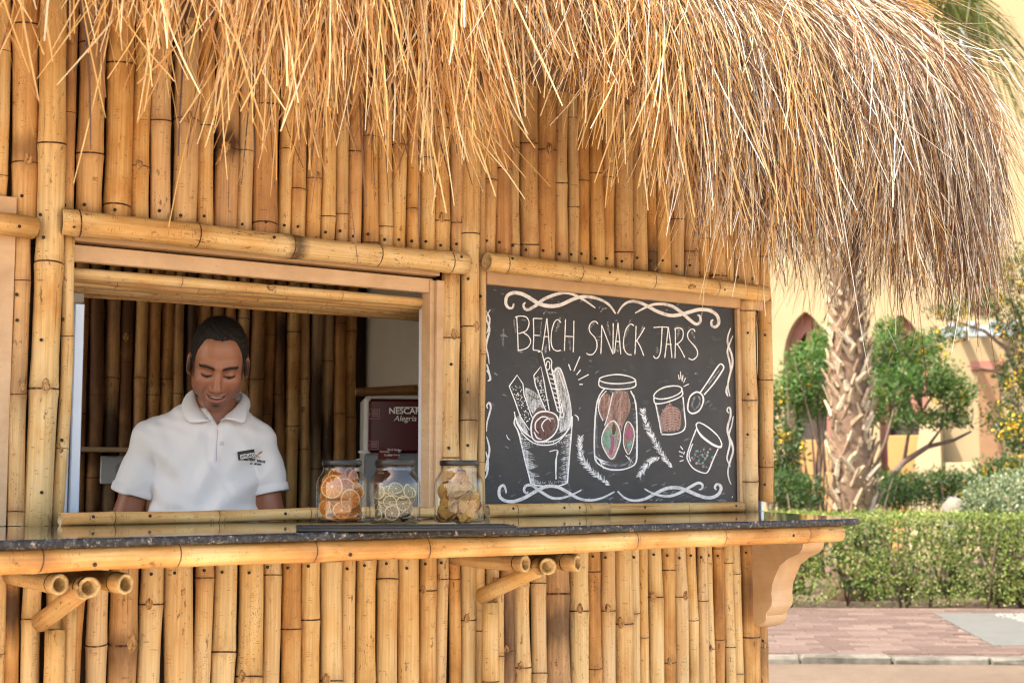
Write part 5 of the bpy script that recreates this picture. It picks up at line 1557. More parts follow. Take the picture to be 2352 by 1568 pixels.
c.fill([(372,960),(400,890),(460,868),(530,890),(550,950),(520,1020),(450,1065),(385,1050)],5,.0019)
c.stroke([(372,960),(400,890),(460,868),(530,890),(550,950),(520,1020),(450,1065),(385,1050)],10,0,closed=True,off=.0024)
c.stroke([(420,1010),(400,985),(402,940),(440,905),(480,910),(500,935)],9,0,'swell',off=.0025); c.stroke([(455,1000),(440,960),(470,920),(520,915)],8,0,'swell',off=.0025); c.stroke([(480,900),(520,920),(525,980),(480,1030)],7,2,'swell',off=.0024); c.stroke([(390,1000),(410,1040),(440,1050)],9,0,'swell',off=.0025)
for (a, b_) in (((615,560),(630,602)),((690,510),(650,605)),((694,597),(668,630)),((746,628),(678,664)),((708,692),(686,692))): c.stroke([a, b_], 7, 0, smooth=False)
c.stroke([(655,890),(675,905),(680,930)],7,0,'swell'); c.stroke([(210,1020),(220,1045),(235,1055)],6,0,'swell')
c.build("pastry_cup_drawing")
# tall jar of figs
c = CH()
c.stroke([(815,660),(850,640),(930,628),(1010,640),(1052,665),(1020,680),(930,688),(850,680)],8,0,closed=True); c.stroke([(815,665),(818,705),(880,722),(990,722),(1050,705),(1053,668)],8); c.hatch((830,690),(1040,690),26,22,5,2,90,.3)
c.stroke([(850,720),(815,770),(795,850),(785,1000),(785,1150),(800,1200),(860,1240),(940,1250),(1010,1235),(1055,1200),(1062,1100),(1060,900),(1050,800),(1020,735)],9); c.stroke([(862,735),(825,780),(808,850)],6); c.stroke([(1040,760),(1056,860),(1062,980)],6); c.stroke([(800,1120),(830,1180),(900,1225),(980,1215),(1050,1160)],8,2,'swell'); c.stroke([(790,1160),(850,1215)],7)
c.fill([(850,755),(880,760),(905,800),(880,880),(845,930),(815,890),(810,810)],4); c.fill([(905,745),(990,740),(1015,790),(1018,860),(985,930),(960,1000),(930,1150),(900,1175),(890,1000),(850,980),(870,880)],4); c.hatch((880,760),(870,950),30,90,6,9,80,.2); c.hatch((960,760),(940,1050),40,90,6,9,95,.2)
c.fill([(910,935),(945,990),(950,1060),(925,1140),(895,1178),(860,1130),(835,1050),(850,980)],9); c.fill([(870,985),(890,975),(895,1030),(885,1110),(865,1120),(840,1060),(845,1010)],6); c.fill([(930,985),(945,1030),(935,1090),(915,1080),(915,1010)],6); c.fill([(890,1020),(915,1050),(910,1100),(900,1150),(880,1140),(890,1090)],7); c.fill([(905,945),(925,970),(915,1020),(900,1010)],8)
c.fill([(1000,940),(1035,980),(1040,1060),(1010,1140),(980,1080),(980,990)],4); c.fill([(1005,965),(1030,1010),(1010,1060),(988,1030)],7); c.fill([(995,1070),(1030,1065),(1010,1120)],6)
c.stroke([(910,930),(948,990),(950,1070),(900,1180),(845,1110),(832,1040),(860,970)],7,0,closed=True); c.stroke([(1003,935),(1040,985),(1040,1065),(1008,1148),(975,1085),(980,985)],6,0,closed=True); c.stroke([(905,745),(870,900),(850,960)],6); c.stroke([(815,780),(812,860),(840,930)],5)
c.hatch((800,1170),(830,1200),8,60,6,0,40,.5); c.hatch((985,1150),(1020,1180),6,40,6,0,60,.5)
for (a, b_, n_, ang) in (((800, 760), (790, 1150), 26, 60), ((1055, 800), (1058, 1180), 26, 120), ((820, 1220), (1040, 1225), 24, -70), ((880, 730), (1000, 730), 14, 85)): c.hatch(a, b_, n_, 34, 9, 2, ang, .4)
c.build("fig_jar_drawing")
# small jar of cream, spoon, jar of cubes
c = CH()
c.stroke([(1172,775),(1190,740),(1240,712),(1310,702),(1352,715),(1345,745),(1290,775),(1220,788)],8,0,closed=True); c.stroke([(1172,780),(1180,815),(1230,815),(1310,790),(1358,760),(1352,718)],8); c.stroke([(1182,815),(1200,900),(1220,1010)],8); c.stroke([(1362,775),(1372,880),(1378,960),(1355,1000),(1290,1018),(1222,1018)],8)
c.fill([(1275,812),(1300,840),(1345,870),(1350,920),(1340,985),(1270,1000),(1222,985),(1215,900),(1240,850)],4)
for i in range(9):
    y = 850+i*17; c.stroke([(1222+i, y+12), (1260, y-2), (1310, y-6), (1345-abs(4-i)*2, y+8)], 7, 9, 'swell')
c.stroke([(1276,812),(1262,850),(1235,870)],6,9); c.hatch((1190,800),(1345,760),16,16,5,2,80,.3)
for (a, b_) in (((1332,630),(1338,662)),((1345,608),(1350,660)),((1362,632),(1356,672)),((1378,650),(1366,682)),((1400,690),(1366,706))): c.stroke([a, b_], 6, 0, smooth=False)
c.hatch((1190, 830), (1225, 1005), 18, 30, 8, 2, 60, .4); c.hatch((1365, 800), (1370, 980), 18, 26, 8, 2, 120, .4)
c.build("cream_jar_drawing"); c = CH()
c.stroke([(1395,820),(1410,770),(1450,742),(1485,760),(1495,800),(1470,860),(1425,882),(1396,862)],10,0,closed=True); c.stroke([(1420,830),(1440,775),(1470,780),(1470,820),(1440,855)],12,2,closed=True); c.stroke([(1475,745),(1530,665),(1590,575),(1612,560),(1628,580),(1615,610),(1560,690),(1500,760)],9); c.stroke([(1490,750),(1610,580)],8,2,'swell'); c.stroke([(1530,690),(1600,600)],10,3,'swell')
c.build("spoon_drawing"); c = CH()
c.stroke([(1448,960),(1470,942),(1530,975),(1590,1030),(1614,1080),(1600,1098),(1540,1070),(1475,1015)],8,0,closed=True); c.stroke([(1450,975),(1475,1025),(1545,1082),(1605,1105),(1614,1085)],7); c.stroke([(1448,985),(1415,1070),(1390,1150),(1395,1190),(1430,1240),(1490,1268),(1525,1260),(1560,1180),(1592,1110)],8); c.stroke([(1425,1080),(1402,1150),(1412,1195)],7)
for i in range(34):
    u, v = RB.rand(2); p = np.array([1440, 1060])+u*np.array([125, 60])+v*np.array([-30, 120])+RB.normal(0, 4, 2)
    q = RB.uniform(9, 15); d1 = np.array([q, q*.4]); d2 = np.array([-q*.3, q])
    c.fill([p, p+d1, p+d1+d2, p+d2], int(RB.choice([6, 9, 7, 8, 6, 5, 5])), None, False); c.stroke([p, p+d1, p+d1+d2], 2.5, 2, smooth=False)
c.stroke([(1435,1130),(1440,1180),(1475,1210),(1510,1180),(1525,1130)],8,2)
for (a, b_) in (((1345,1095),(1362,1118)),((1335,1128),(1362,1140)),((1340,1158),(1362,1164)),((1340,1195),(1365,1186)),((1372,1130),(1366,1150))): c.stroke([a, b_], 6, 0, smooth=False)
c.stroke([(1688,1420),(1680,1432)],3,0,smooth=False)
c.build("cube_jar_drawing")
# ears of grain
def ear(pts, n, L, w):
    c = CH()
    C = catmull(pts, 10); m_ = len(C); T = np.gradient(C, axis=0); T /= np.linalg.norm(T, axis=1, keepdims=True)
    for i in range(n):
        k = int((i+RB.rand())/n*(m_-1)); p = C[k]; t_ = T[k]; nn_ = np.array([-t_[1], t_[0]])
        tap = .55+.45*math.sin(math.pi*min(1, .12+k/m_*.85))
        for s_ in (-1, 1):
            e = (-t_*.75+nn_*s_*RB.uniform(.45, .85))*L*tap*RB.uniform(.6, 1.15)
            c.stroke([p+RB.normal(0, 2, 2), p+e*.6, p+e], w*RB.uniform(.6, 1.1), 3 if RB.rand() < .5 else 0, 'tail', 3)
    c.build('grain_ear_drawing')
ear([(692,1040),(690,1110),(705,1180),(750,1240),(820,1300),(885,1350)], 62, 38, 8)
ear([(1100,860),(1115,930),(1150,1010),(1190,1090),(1240,1170),(1290,1235)], 70, 36, 8)
ear([(1078,1290),(1110,1230),(1160,1190),(1210,1170)], 34, 34, 8)
# ------------------------------------------------------------------ rubber mat and jars on the counter
M_RUBBER = simple("black_rubber", (.018, .018, .02, 1), .5, .1, 60, .1)
MZ = COUNTER_Z+.009
q0 = onZ(643, 1201, MZ); q1 = onZ(683, 1211, MZ); q2 = onZ(1187, 1208, MZ)
ex = (q2-q1); ex[2] = 0; ML = np.linalg.norm(ex); ex /= ML; ey = np.array([-ex[1], ex[0], 0.0])
if ey[1] < 0: ey = -ey
MWD = .15
mat_o = q1+ex*ML*.5+ey*MWD*.5
mat = empty("bar_mat", (mat_o[0], mat_o[1], COUNTER_Z)); lab(mat, "long black rubber bar mat under the three jars", "bar mat")
def mw(a, b, z): return q1*[1, 1, 0]+ex*a+ey*b+np.array([0, 0, z])
mb = MB(); mb.box((0, 0, COUNTER_Z+.0006), (ML, MWD, MZ-.002), 0, .0015)
V = np.array(mb.v); add("base", q1*[1, 1, 0]+V[:, :1]*ex+V[:, 1:2]*ey+V[:, 2:]*np.array([0, 0, 1.0]), mb.f, M_RUBBER, mat, mb.m)
mb = MB()
for (a0, a1, b0, b1) in ((0, ML, 0, .006), (0, ML, MWD-.006, MWD), (0, .006, .006, MWD-.006), (ML-.006, ML, .006, MWD-.006)): mb.box((a0, b0, MZ-.0019), (a1, b1, MZ+.001), 0, .001)
for i in range(int(ML/.0095)):
    for j in range(int(MWD/.0095)-1):
        x0 = .010+i*.0095+(j % 2)*.0045; y0 = .010+j*.0095
        if x0 < ML-.014: mb.box((x0, y0, MZ-.0019), (x0+.0045, y0+.0045, MZ+.0006), 0, 0)
V = np.array(mb.v); nb = add("nubs", q1*[1, 1, 0]+V[:, :1]*ex+V[:, 1:2]*ey+V[:, 2:]*np.array([0, 0, 1.0]), mb.f, M_RUBBER, mat, mb.m); nb["kind"] = "stuff"

t = NT("jar_glass"); fr_ = t.n("ShaderNodeFresnel"); fr_.inputs[0].default_value = 1.62
gl = t.n("ShaderNodeBsdfGlossy"); gl.inputs["Roughness"].default_value = .01; gl.inputs["Color"].default_value = (1, 1, 1, 1)
lw_ = t.n("ShaderNodeLayerWeight"); lw_.inputs[0].default_value = .35
trc = t.ramp(lw_.outputs["Facing"], [(0.0, (.985, .99, .985)), (.45, (.97, .975, .97)), (.68, (.88, .90, .89)), (.84, (.55, .58, .57)), (1.0, (.12, .13, .13))])
tr = t.n("ShaderNodeBsdfTransparent"); t.l(trc, tr.inputs[0]); mx = t.n("ShaderNodeMixShader")
gm = t.n('ShaderNodeNewGeometry'); t.l(t.math('MULTIPLY', fr_.outputs[0], t.math('SUBTRACT', 1.0, gm.outputs['Backfacing'])), mx.inputs[0]); t.l(tr.outputs[0], mx.inputs[1]); t.l(gl.outputs[0], mx.inputs[2]); t.l(mx.outputs[0], t.out.inputs[0]); M_GLASS = t.m
t = NT("lid_black"); t.bsdf((.012, .011, .011, 1), .3, None, .35); M_LID = t.m
def fruit(name, rind, pith, flesh, core, seeds=True, rough=.45):
    t = NT(name); co = t.coord(); s = t.n("ShaderNodeSeparateXYZ"); t.l(co, s.inputs[0])
    v2 = t.n("ShaderNodeVectorMath", operation='LENGTH'); t.l(t.vmul(co, (1, 1, 0)), v2.inputs[0]); r = v2.outputs["Value"]
    a = t.math('ARCTAN2', s.outputs[1], s.outputs[0])
    seg_ = t.math('ABSOLUTE', t.math('SINE', t.math('MULTIPLY', a, 5.0)))
    n1 = t.noise(t.vmul(co, (300, 300, 300)), 1.0, 3)
    fl = t.mix(n1, flesh, core)
    c = t.mix(t.mr(seg_, .16, .05), fl, pith)
    c = t.mix(t.mr(r, .14, .08), c, pith)
    c = t.mix(t.mr(r, .83, .87), c, pith)
    c = t.mix(t.mr(r, .93, .96), c, rind)
    b = t.bsdf(c, rough, t.bump(n1, .4, .02), .4, link=False)
    tr = t.n("ShaderNodeBsdfTranslucent"); t.l(c, tr.inputs[0]); mx = t.n("ShaderNodeMixShader"); mx.inputs[0].default_value = .45
    t.l(b.outputs[0], mx.inputs[1]); t.l(tr.outputs[0], mx.inputs[2]); t.l(mx.outputs[0], t.out.inputs[0]); return t.m
M_ORANGE = fruit("dried_orange", (.72, .26, .02, 1), (.85, .66, .34, 1), (.75, .27, .025, 1), (.55, .13, .012, 1))
M_LIME = fruit("dried_lime", (.46, .33, .12, 1), (.70, .60, .40, 1), (.20, .135, .06, 1), (.09, .055, .025, 1))
t = NT("dried_apple"); co = t.coord(); rnd = t.n("ShaderNodeObjectInfo").outputs["Random"]
v2 = t.n("ShaderNodeVectorMath", operation='LENGTH'); t.l(t.vmul(co, (1, 1, 0)), v2.inputs[0]); r = v2.outputs["Value"]
n1 = t.noise(t.vmul(co, (9, 9, 9)), 1.0, 4)
c = t.mix(t.mr(n1, .35, .65), (.70, .43, .12, 1), (.50, .22, .05, 1)); c = t.mix(t.mr(r, .93, .99), c, t.ramp(rnd, [(.3, (.20, .02, .02)), (.6, (.42, .30, .05))])); c = t.mix(t.mr(r, .14, .07), c, (.28, .12, .03, 1))
b = t.bsdf(c, .6, t.bump(n1, .5, .05), .3, link=False); tr = t.n("ShaderNodeBsdfTranslucent"); t.l(c, tr.inputs[0]); mx = t.n("ShaderNodeMixShader"); mx.inputs[0].default_value = .4
t.l(b.outputs[0], mx.inputs[1]); t.l(tr.outputs[0], mx.inputs[2]); t.l(mx.outputs[0], t.out.inputs[0]); M_APPLE = t.m
RJ = np.random.RandomState(17)
def slice_mesh(name, mat, warp, thick, wavy=0.0):
    n, rr_ = 22, (0.0, .3, .6, .84, .92, 1.0); V = []; F = []
    ph = RJ.uniform(0, 6.28, 3)
    for side in (1, -1):
        for i, r in enumerate(rr_):
            for k in range(n):
                a = 2*math.pi*k/n; q = r*(1+wavy*math.sin(3*a+ph[0])+wavy*.6*math.sin(5*a+ph[1]))
                z = warp*(r*r)*math.sin(2*a+ph[2])+side*thick*(.5 if r < .99 else .32)+(.06*math.sin(a*4+ph[0])*r*warp*2)
                V.append((q*math.cos(a), q*math.sin(a), z))
    m_ = len(rr_)
    for sd in range(2):
        for i in range(m_-1):
            for k in range(n):
                k2 = (k+1) % n; b = sd*m_*n; f = (b+i*n+k, b+i*n+k2, b+(i+1)*n+k2, b+(i+1)*n+k); F.append(f if sd == 0 else f[::-1])
    for k in range(n):
        k2 = (k+1) % n; F.append(((m_-1)*n+k, (m_-1)*n+k2, (2*m_-1)*n+k2, (2*m_-1)*n+k))
    return mesh_np(name, np.array(V), F, mat, None, True)
HJ = .139; RJR = .0555
JPROF = [(.001, .0035), (.045, .003), (.051, .001), (.0545, .004), (.0555, .012), (.0555, .082), (.0545, .090), (.050, .100), (.0445, .108), (.0415, .113), (.0405, .117), (.0405, .126)]
JIN = [(.0385, .126), (.0385, .117), (.0395, .113), (.0425, .107), (.048, .099), (.0525, .089), (.0535, .082), (.0535, .014), (.050, .0085), (.001, .0075)]
JARS = []
def jar(px, py, label):
    c = onZ(px, py, MZ+.001)
    o = empty("glass_jar", c); lab(o, label, "jar", "jars on the bar mat")
    mb = MB(); mb.lathe(JPROF+JIN, c, 48); g = mb.build("glass", M_GLASS, o, True)
    mb = MB(); mb.lathe([(.001, .137), (.040, .1372), (.0430, .1362), (.0440, .134), (.0440, .1262), (.0435, .1252), (.0422, .1258), (.0422, .1285), (.001, .1285)], c, 40); smooth_by_angle(mb.build("lid", M_LID, o, False), 35)
    mb = MB()
    for zz_, r_ in ((.1222, .0415), (.1180, .0417)):
        mb.tube([c+np.array([r_*math.cos(a), r_*math.sin(a), zz_]) for a in np.linspace(0, 2*math.pi, 33)], .0009, 5)
    mb.build("thread", M_GLASS, o, True)
    JARS.append(c); return c
J1 = jar(784, 1200, "glass jar packed with dried orange slices, nearest the window man")
J2 = jar(906, 1202, "glass jar half filled with small dried lime slices")
J3 = jar(1054, 1199, "glass jar of curled dried apple slices, farthest right")
VF = np.array([FWD[0], FWD[1], 0]); VF /= np.linalg.norm(VF)
def put(name, me, c, dx, dz, dd, rad, nrm, label, group, cat):
    """dx across the view, dz up, dd towards the viewer, inside a jar at c"""
    p = c+RGT*dx-VF*dd+np.array([0, 0, dz])
    nv = Vector((RGT*nrm[0]-VF*nrm[1]+np.array([0, 0, nrm[2]]))).normalized()
    m = Matrix.Translation(Vector(p)) @ nv.to_track_quat('Z', 'Y').to_matrix().to_4x4() @ Matrix.Rotation(RJ.uniform(0, 6.28), 4, 'Z') @ Matrix.Scale(rad, 4)
    o = new_obj(name, me, None, m); lab(o, label, cat, group); return o
OM = [slice_mesh("orange_slice", M_ORANGE, .16, .16, .02) for _ in range(4)]
LM = [slice_mesh("lime_slice", M_LIME, .14, .13, .03) for _ in range(4)]
AM = [slice_mesh("apple_slice", M_APPLE, .42, .08, .14) for _ in range(4)]
def fit(dx, dd, r, nrm):
    """pull a slice inwards so that it stays inside the glass"""
    n_ = np.array(nrm, float); n_ /= np.linalg.norm(n_); lim = .052
    ex_ = math.sqrt(max(0, 1-n_[0]**2))*r; ed = math.sqrt(max(0, 1-n_[1]**2))*r
    return dx, dd
OL_ = ["largest dried orange slice, facing out at the upper left of its jar", "round dried orange slice facing out at the right of its jar", "small dark dried orange slice at the lower left of its jar", "dried orange slice facing out at the bottom middle of its jar"]
LO_, GO_ = "dried orange slice seen edge on or half hidden among those in the orange jar", "orange slices in the jar"
for dx, dz, dd, r, nr in ((-.017, .079, .030, .027, (-.35, 1, .15)), (.021, .052, .032, .0235, (.55, 1, -.1)), (-.034, .032, .018, .0185, (-.9, 1, .1)), (.004, .028, .034, .020, (.15, 1, .25)), (-.008, .100, .004, .024, (-.1, .9, .5)),
    (.018, .098, -.004, .024, (.9, .5, .1)), (.026, .096, .0, .022, (1, .4, .15)), (.034, .070, .010, .020, (.9, .7, .1)), (.0, .050, .008, .026, (.1, 1, .4)), (-.018, .055, -.01, .026, (-.3, 1, -.3)), (.018, .020, .020, .022, (.2, .35, 1)), (.020, .014, .022, .024, (.1, .2, 1)),
    (-.016, .017, .012, .026, (-.1, .25, 1)), (.01, .070, -.018, .026, (.2, 1, .2)), (-.025, .08, -.02, .022, (-.6, .8, .2)), (.0, .035, -.02, .026, (0, 1, .3)), (-.005, .0115, .0, .030, (0, .05, 1)), (.030, .034, .016, .020, (.8, .8, .2)), (-.036, .060, .008, .020, (-.9, .5, .2)), (-.030, .095, .0, .018, (-.7, .6, .4)), (.008, .075, .016, .024, (.3, 1, -.2)), (.036, .020, .004, .018, (.9, .4, .4))):
    put("orange_slice", OM[RJ.randint(4)], J1, dx, dz, dd, r, nr, OL_.pop(0) if OL_ else LO_, GO_, "orange slice")
LM_ = ["dried lime slice facing out lowest at the front of its jar", "dried lime slice facing out just left of middle in its jar", "dried lime slice facing out right of middle in its jar", "tiny dried lime slice at the lower left of its jar", "reddish dried lime slice tilted at the upper left of its heap", "dried lime slice lying on top of the heap in the middle jar"]
LL_, GL_ = "small dried lime slice in the half filled middle jar", "lime slices in the jar"
for dx, dz, dd, r, nr in ((-.002, .024, .042, .0165, (-.05, 1, .1)), (-.007, .047, .038, .0150, (-.1, 1, -.1)), (.021, .044, .036, .0165, (.35, 1, 0)), (-.033, .020, .026, .0125, (-.9, 1, .1)), (-.030, .066, .022, .0150, (-.8, .8, .5)), (.004, .075, .022, .0165, (.05, .8, .8)), (.030, .070, .018, .0155, (.9, .6, .3)), (-.012, .072, .020, .016, (-.2, .6, 1))):
    put("lime_slice", LM[RJ.randint(4)], J2, dx, dz, dd, r, nr, LM_.pop(0) if LM_ else LL_, GL_, "lime slice")
for i in range(58):
    a = RJ.uniform(0, 6.28); q = .034*math.sqrt(RJ.rand()); dz = RJ.uniform(.014, .078)
    dx, dd = q*math.cos(a), q*math.sin(a)
    tl = RJ.normal(0, .45, 2)
    put("lime_slice", LM[RJ.randint(4)], J2, dx, dz, dd, RJ.uniform(.0125, .0155), (tl[0]*1.6, tl[1]+.65, .7), LL_, GL_, "lime slice")
AL_ = ["topmost dried apple slice standing up in the right hand jar", "curled dried apple slice just below the topmost one", "greenish dried apple slice at the left wall of the right hand jar"]
LA_, GA_ = "dried apple slice low in the heap of the right hand jar", "apple slices in the jar"
for dx, dz, dd, r, nr in ((.004, .086, .018, .027, (.05, 1, .6)), (.006, .076, .012, .028, (.1, .7, .9)), (-.028, .068, .014, .023, (-.8, .7, .3)), (-.012, .055, .018, .028, (-.2, .7, .8)), (.020, .042, .026, .026, (.4, 1, .1)), (-.020, .030, .026, .025, (-.5, 1, .3)), (.012, .024, .026, .026, (.2, .9, .5)), (-.026, .020, .006, .024, (-.6, .6, .6)), (.028, .060, .006, .022, (.9, .4, .3)), (.0, .045, -.008, .030, (0, .8, .6)), (.01, .018, .0, .032, (0, .3, 1)), (-.005, .063, -.018, .028, (-.2, .9, .4)), (.018, .030, -.014, .028, (.3, .8, .5)), (-.015, .013, .012, .026, (0, .2, 1))):
    put("apple_slice", AM[RJ.randint(4)], J3, dx, dz, dd, r, nr, AL_.pop(0) if AL_ else LA_, GA_, "apple slice")
# ------------------------------------------------------------------ things inside the kiosk
M_RED = simple("dark_red_plastic", (.075, .007, .012, 1), .3, .05, 20, .0)
M_SILVER = simple("silver_grey_plastic", (.22, .23, .25, 1), .4, .04, 20, .0)
M_WHITEPL = simple("white_plastic", (.62, .61, .60, 1), .5, .04, 20, 0)
M_MENU = simple("menu_card", (.11, .022, .018, 1), .4, .06, 10, 0)
M_TXT = simple("white_print", (.8, .8, .8, 1), .6, .0, 10, 0)
M_TXTD = simple("pale_red_print", (.42, .22, .24, 1), .6, .0, 10, 0)
M_BLACKT = simple("black_thread", (.015, .014, .016, 1), .7, 0, 10, 0)
def text(body, size, origin, xd, zd, mat, parent, name="lettering", shear=0.0, sx=1.0, extr=.0004, align='CENTER', bold=0.0, raw=False):
    cu = bpy.data.curves.new(name, 'FONT'); cu.body = body; cu.size = size; cu.align_x = align; cu.align_y = 'CENTER'; cu.extrude = extr; cu.shear = shear; cu.offset = bold
    cu.materials.append(mat)
    o = bpy.data.objects.new(name, cu); COL.objects.link(o)
    x = Vector(xd).normalized(); y = Vector(zd).normalized(); z = x.cross(y)
    m = Matrix((x, y, z)).transposed().to_4x4(); m.translation = Vector(origin)
    dg = bpy.context.evaluated_depsgraph_get(); me = bpy.data.meshes.new_from_object(o.evaluated_get(dg))
    bpy.data.objects.remove(o)
    if raw:
        M = np.array(m); V = np.array([v.co[:] for v in me.vertices]); return V@M[:3, :3].T+M[:3, 3], [tuple(p.vertices) for p in me.polygons]
    return new_obj(name, me, parent, m @ Matrix.Diagonal((sx, 1, 1, 1)))
MY = 1.02
x0 = onY(848, 1000, MY)[0]; x1 = x0+.27
zt2_ = onY(900, 912, MY)[2]; zr = onY(900, 1040, MY)[2]; zb2 = 1.0752
mach = empty("coffee_machine", (x0, MY, 1.0752)); lab(mach, "dark red and grey coffee machine on the back worktop", "coffee machine")
def rbox(name, lo, hi, mat, parent, bev): return bx(name, lo, hi, mat, parent, bev)
rbox("housing", (x0-.004, MY+.03, zb2), (x1, MY+.30, zt2_+.006), M_WHITEPL, mach, .012)
rbox("front_panel", (x0+.012, MY-.002, zr), (x1-.006, MY+.028, zt2_-.006), M_RED, mach, .010)
rbox("lower_panel", (x0-.002, MY-.03, zb2+.012), (x1-.004, MY+.028, zr-.002), M_SILVER, mach, .008)
rbox("foot", (x0+.006, MY-.02, zb2), (x1-.01, MY+.03, zb2+.011), M_DARK, mach, .002)
Z3 = (0, 0, 1)
tc = onY(929, 945, MY); text("NESCAF\u00c9", .030, (tc[0], MY-.0035, tc[2]), (1, 0, 0), Z3, M_TXT, mach, sx=1.0, bold=.0006)
tp = onY(929, 935.5, MY); bx("brand_bar", (tc[0]-.040, MY-.0042, tc[2]+.0125), (tc[0]+.058, MY-.0022, tc[2]+.0150), M_TXT, mach, 0)
tc = onY(927, 962, MY); text("Alegria", .028, (tc[0], MY-.0035, tc[2]), (1, 0, 0), Z3, M_TXT, mach, shear=.25)
def outline(parent, cx, cz, w, h, y, mat, th=.0016):
    m = MB()
    for lo, hi in (((cx-w/2, y, cz+h/2-th), (cx+w/2, y+.0008, cz+h/2)), ((cx-w/2, y, cz-h/2), (cx+w/2, y+.0008, cz-h/2+th)), ((cx-w/2, y, cz-h/2+th), (cx-w/2+th, y+.0008, cz+h/2-th)), ((cx+w/2-th, y, cz-h/2+th), (cx+w/2, y+.0008, cz+h/2-th))): m.box(lo, hi)
    for k in range(4): m.box((cx-w*.22, y, cz+h*.28-k*h*.17), (cx+w*.38, y+.0008, cz+h*.28-k*h*.17+.0022))
    m.box((cx-w*.40, y, cz-h*.2), (cx-w*.34, y+.0008, cz+h*.2)); 
    return m.build("printed_notice", mat, parent)
p = onY(866, 950, MY); outline(mach, p[0], p[2], .040, .034, MY-.0035, M_TXTD)
p = onY(864, 1022, MY); outline(mach, p[0], p[2], .038, .030, MY-.0035, M_TXTD)
m = MB()
for k, (bxp, byp) in enumerate(((852, 1037), (846, 1057), (842, 1078), (838, 1099), (920, 1036), (917, 1057))):
    p = onY(bxp, byp, MY-.032); b_ = MB(); b_.lathe([(.012, 0), (.012, .004), (.009, .006), (.0005, .0065)], (0, 0, 0), 14)
    V = np.array(b_.v)*[1, 1, 1]; V = np.stack([V[:, 0]*1.15, -V[:, 2], V[:, 1]*.55], 1)+p; add("button", V, b_.f, M_TXT, mach, b_.m, True)
mach.matrix_basis = Matrix.Translation(Vector((x0, MY+.03, 1.0752))) @ Matrix.Rotation(math.radians(-27), 4, 'Z')
# menu card leaning on the lower panel
c0 = onY(872, 1028, MY-.08); c1 = onY(916, 1028, MY-.12); c2 = onY(905, 1118, MY-.15); c3 = onY(857, 1122, MY-.11)
menu = MB(); menu.quad([c3, c2, c1, c0]); nrm_ = np.array([0, .0025, 0]); menu.quad([c0+nrm_, c1+nrm_, c2+nrm_, c3+nrm_])
for a_, b_ in ((c0, c1), (c1, c2), (c2, c3), (c3, c0)): menu.quad([a_, b_, b_+nrm_, a_+nrm_])
mc = menu.build("menu_card", M_MENU); lab(mc, "dark red drinks list leaning on the coffee machine", "menu card")
xd = (c1-c0)/np.linalg.norm(c1-c0); zd = (c0-c3)/np.linalg.norm(c0-c3)
for s_, u, v in (("Espresso", .25, .90), ("Black Coffee", .72, .92), ("Small Sweet", .26, .66), ("Cappuccino", .72, .67), ("Latte", .24, .38), ("Mocha", .24, .12), ("Americano", .72, .80), ("Double", .45, .80), ("Macchiato", .42, .56), ("Tea", .78, .55)):
    pp = c3+(c2-c3)*u+(c0-c3)*v+np.array([0, -.002, 0]); text(s_, .0095, pp, xd, zd, M_TXT, mc)
# cream sheet and bamboo gutter lying on top
tube_ = pole((x0+.012, MY+.12, zt2_+.022), (x0+.21, MY+.02, zt2_+.030), .0155, .019, [.03], "bamboo_tube", .75, (.05, .2, .5), parent=None, wall=.15, bend=.002)
tube_.location = tube_.location; lab(tube_, "dull brown bamboo tube lying on top of the coffee machine", "bamboo tube")
# socket plate with cable box on the left of the back wall
pz = onY(262, 1080, 1.50)
sg = MB(); sg.box((pz[0]-.05, 1.49, pz[2]-.045), (pz[0]+.06, 1.50, pz[2]+.05), 0, .002)
so = sg.build("wall_plate", M_WHITEPL); lab(so, "pale plate with a round cover on the bamboo wall left of the man", "wall plate")
r_ = MB(); r_.lathe([(.024, 0), (.024, .003), (.021, .003), (.021, 0)], (0, 0, 0), 20); V = np.array(r_.v); add("round_cover", np.stack([V[:, 0], -V[:, 2], V[:, 1]], 1)+np.array([pz[0]+.022, 1.489, pz[2]+.004]), r_.f, M_GREY, so, r_.m, True)
bx("back_shelf", (pz[0]-.30, 1.40, pz[2]+.062), (pz[0]+.10, 1.498, pz[2]+.078), M_PAINT2)
# grey junction box up by the left frame
jz = onY(176, 675, .30)
bx_o = MB(); bx_o.box((jz[0]-.03, .28, jz[2]-.024), (jz[0]+.014, .34, jz[2]+.030), 0, .004); jb = bx_o.build("junction_box", M_GREY); lab(jb, "grey junction box under the ceiling at the window's left edge", "junction box")
g_ = MB(); g_.lathe([(.010, -.040), (.010, -.03), (.007, -.024)], (jz[0]-.006, .31, jz[2]), 12); g_.build("gland", M_GREY, jb, True)
# plain bar bin edge: dark bottle-like canister in the left corner
# ------------------------------------------------------------------ the man behind the counter
MD = 4.08; PXM = MD/FOC
MC = atD(505, 1000, MD)
def lz(y): return float(atD(505, y, MD)[2])
def lx(x): return (x-505)*PXM
EF = -VF
def to_world(P):
    P = np.asarray(P, float)
    return np.stack([MC[0]+P[..., 0]*RGT[0]+P[..., 1]*EF[0], MC[1]+P[..., 0]*RGT[1]+P[..., 1]*EF[1], P[..., 2]], -1)
def to_local(W):
    W = np.asarray(W, float); d = W-np.array([MC[0], MC[1], 0])
    return np.stack([d[..., 0]*RGT[0]+d[..., 1]*RGT[1], d[..., 0]*EF[0]+d[..., 1]*EF[1], W[..., 2]], -1)
def smin(a, b, k):
    h = np.clip(.5+.5*(b-a)/k, 0, 1); return b*(1-h)+a*h-k*h*(1-h)
def smax(a, b, k): return -smin(-a, -b, k)
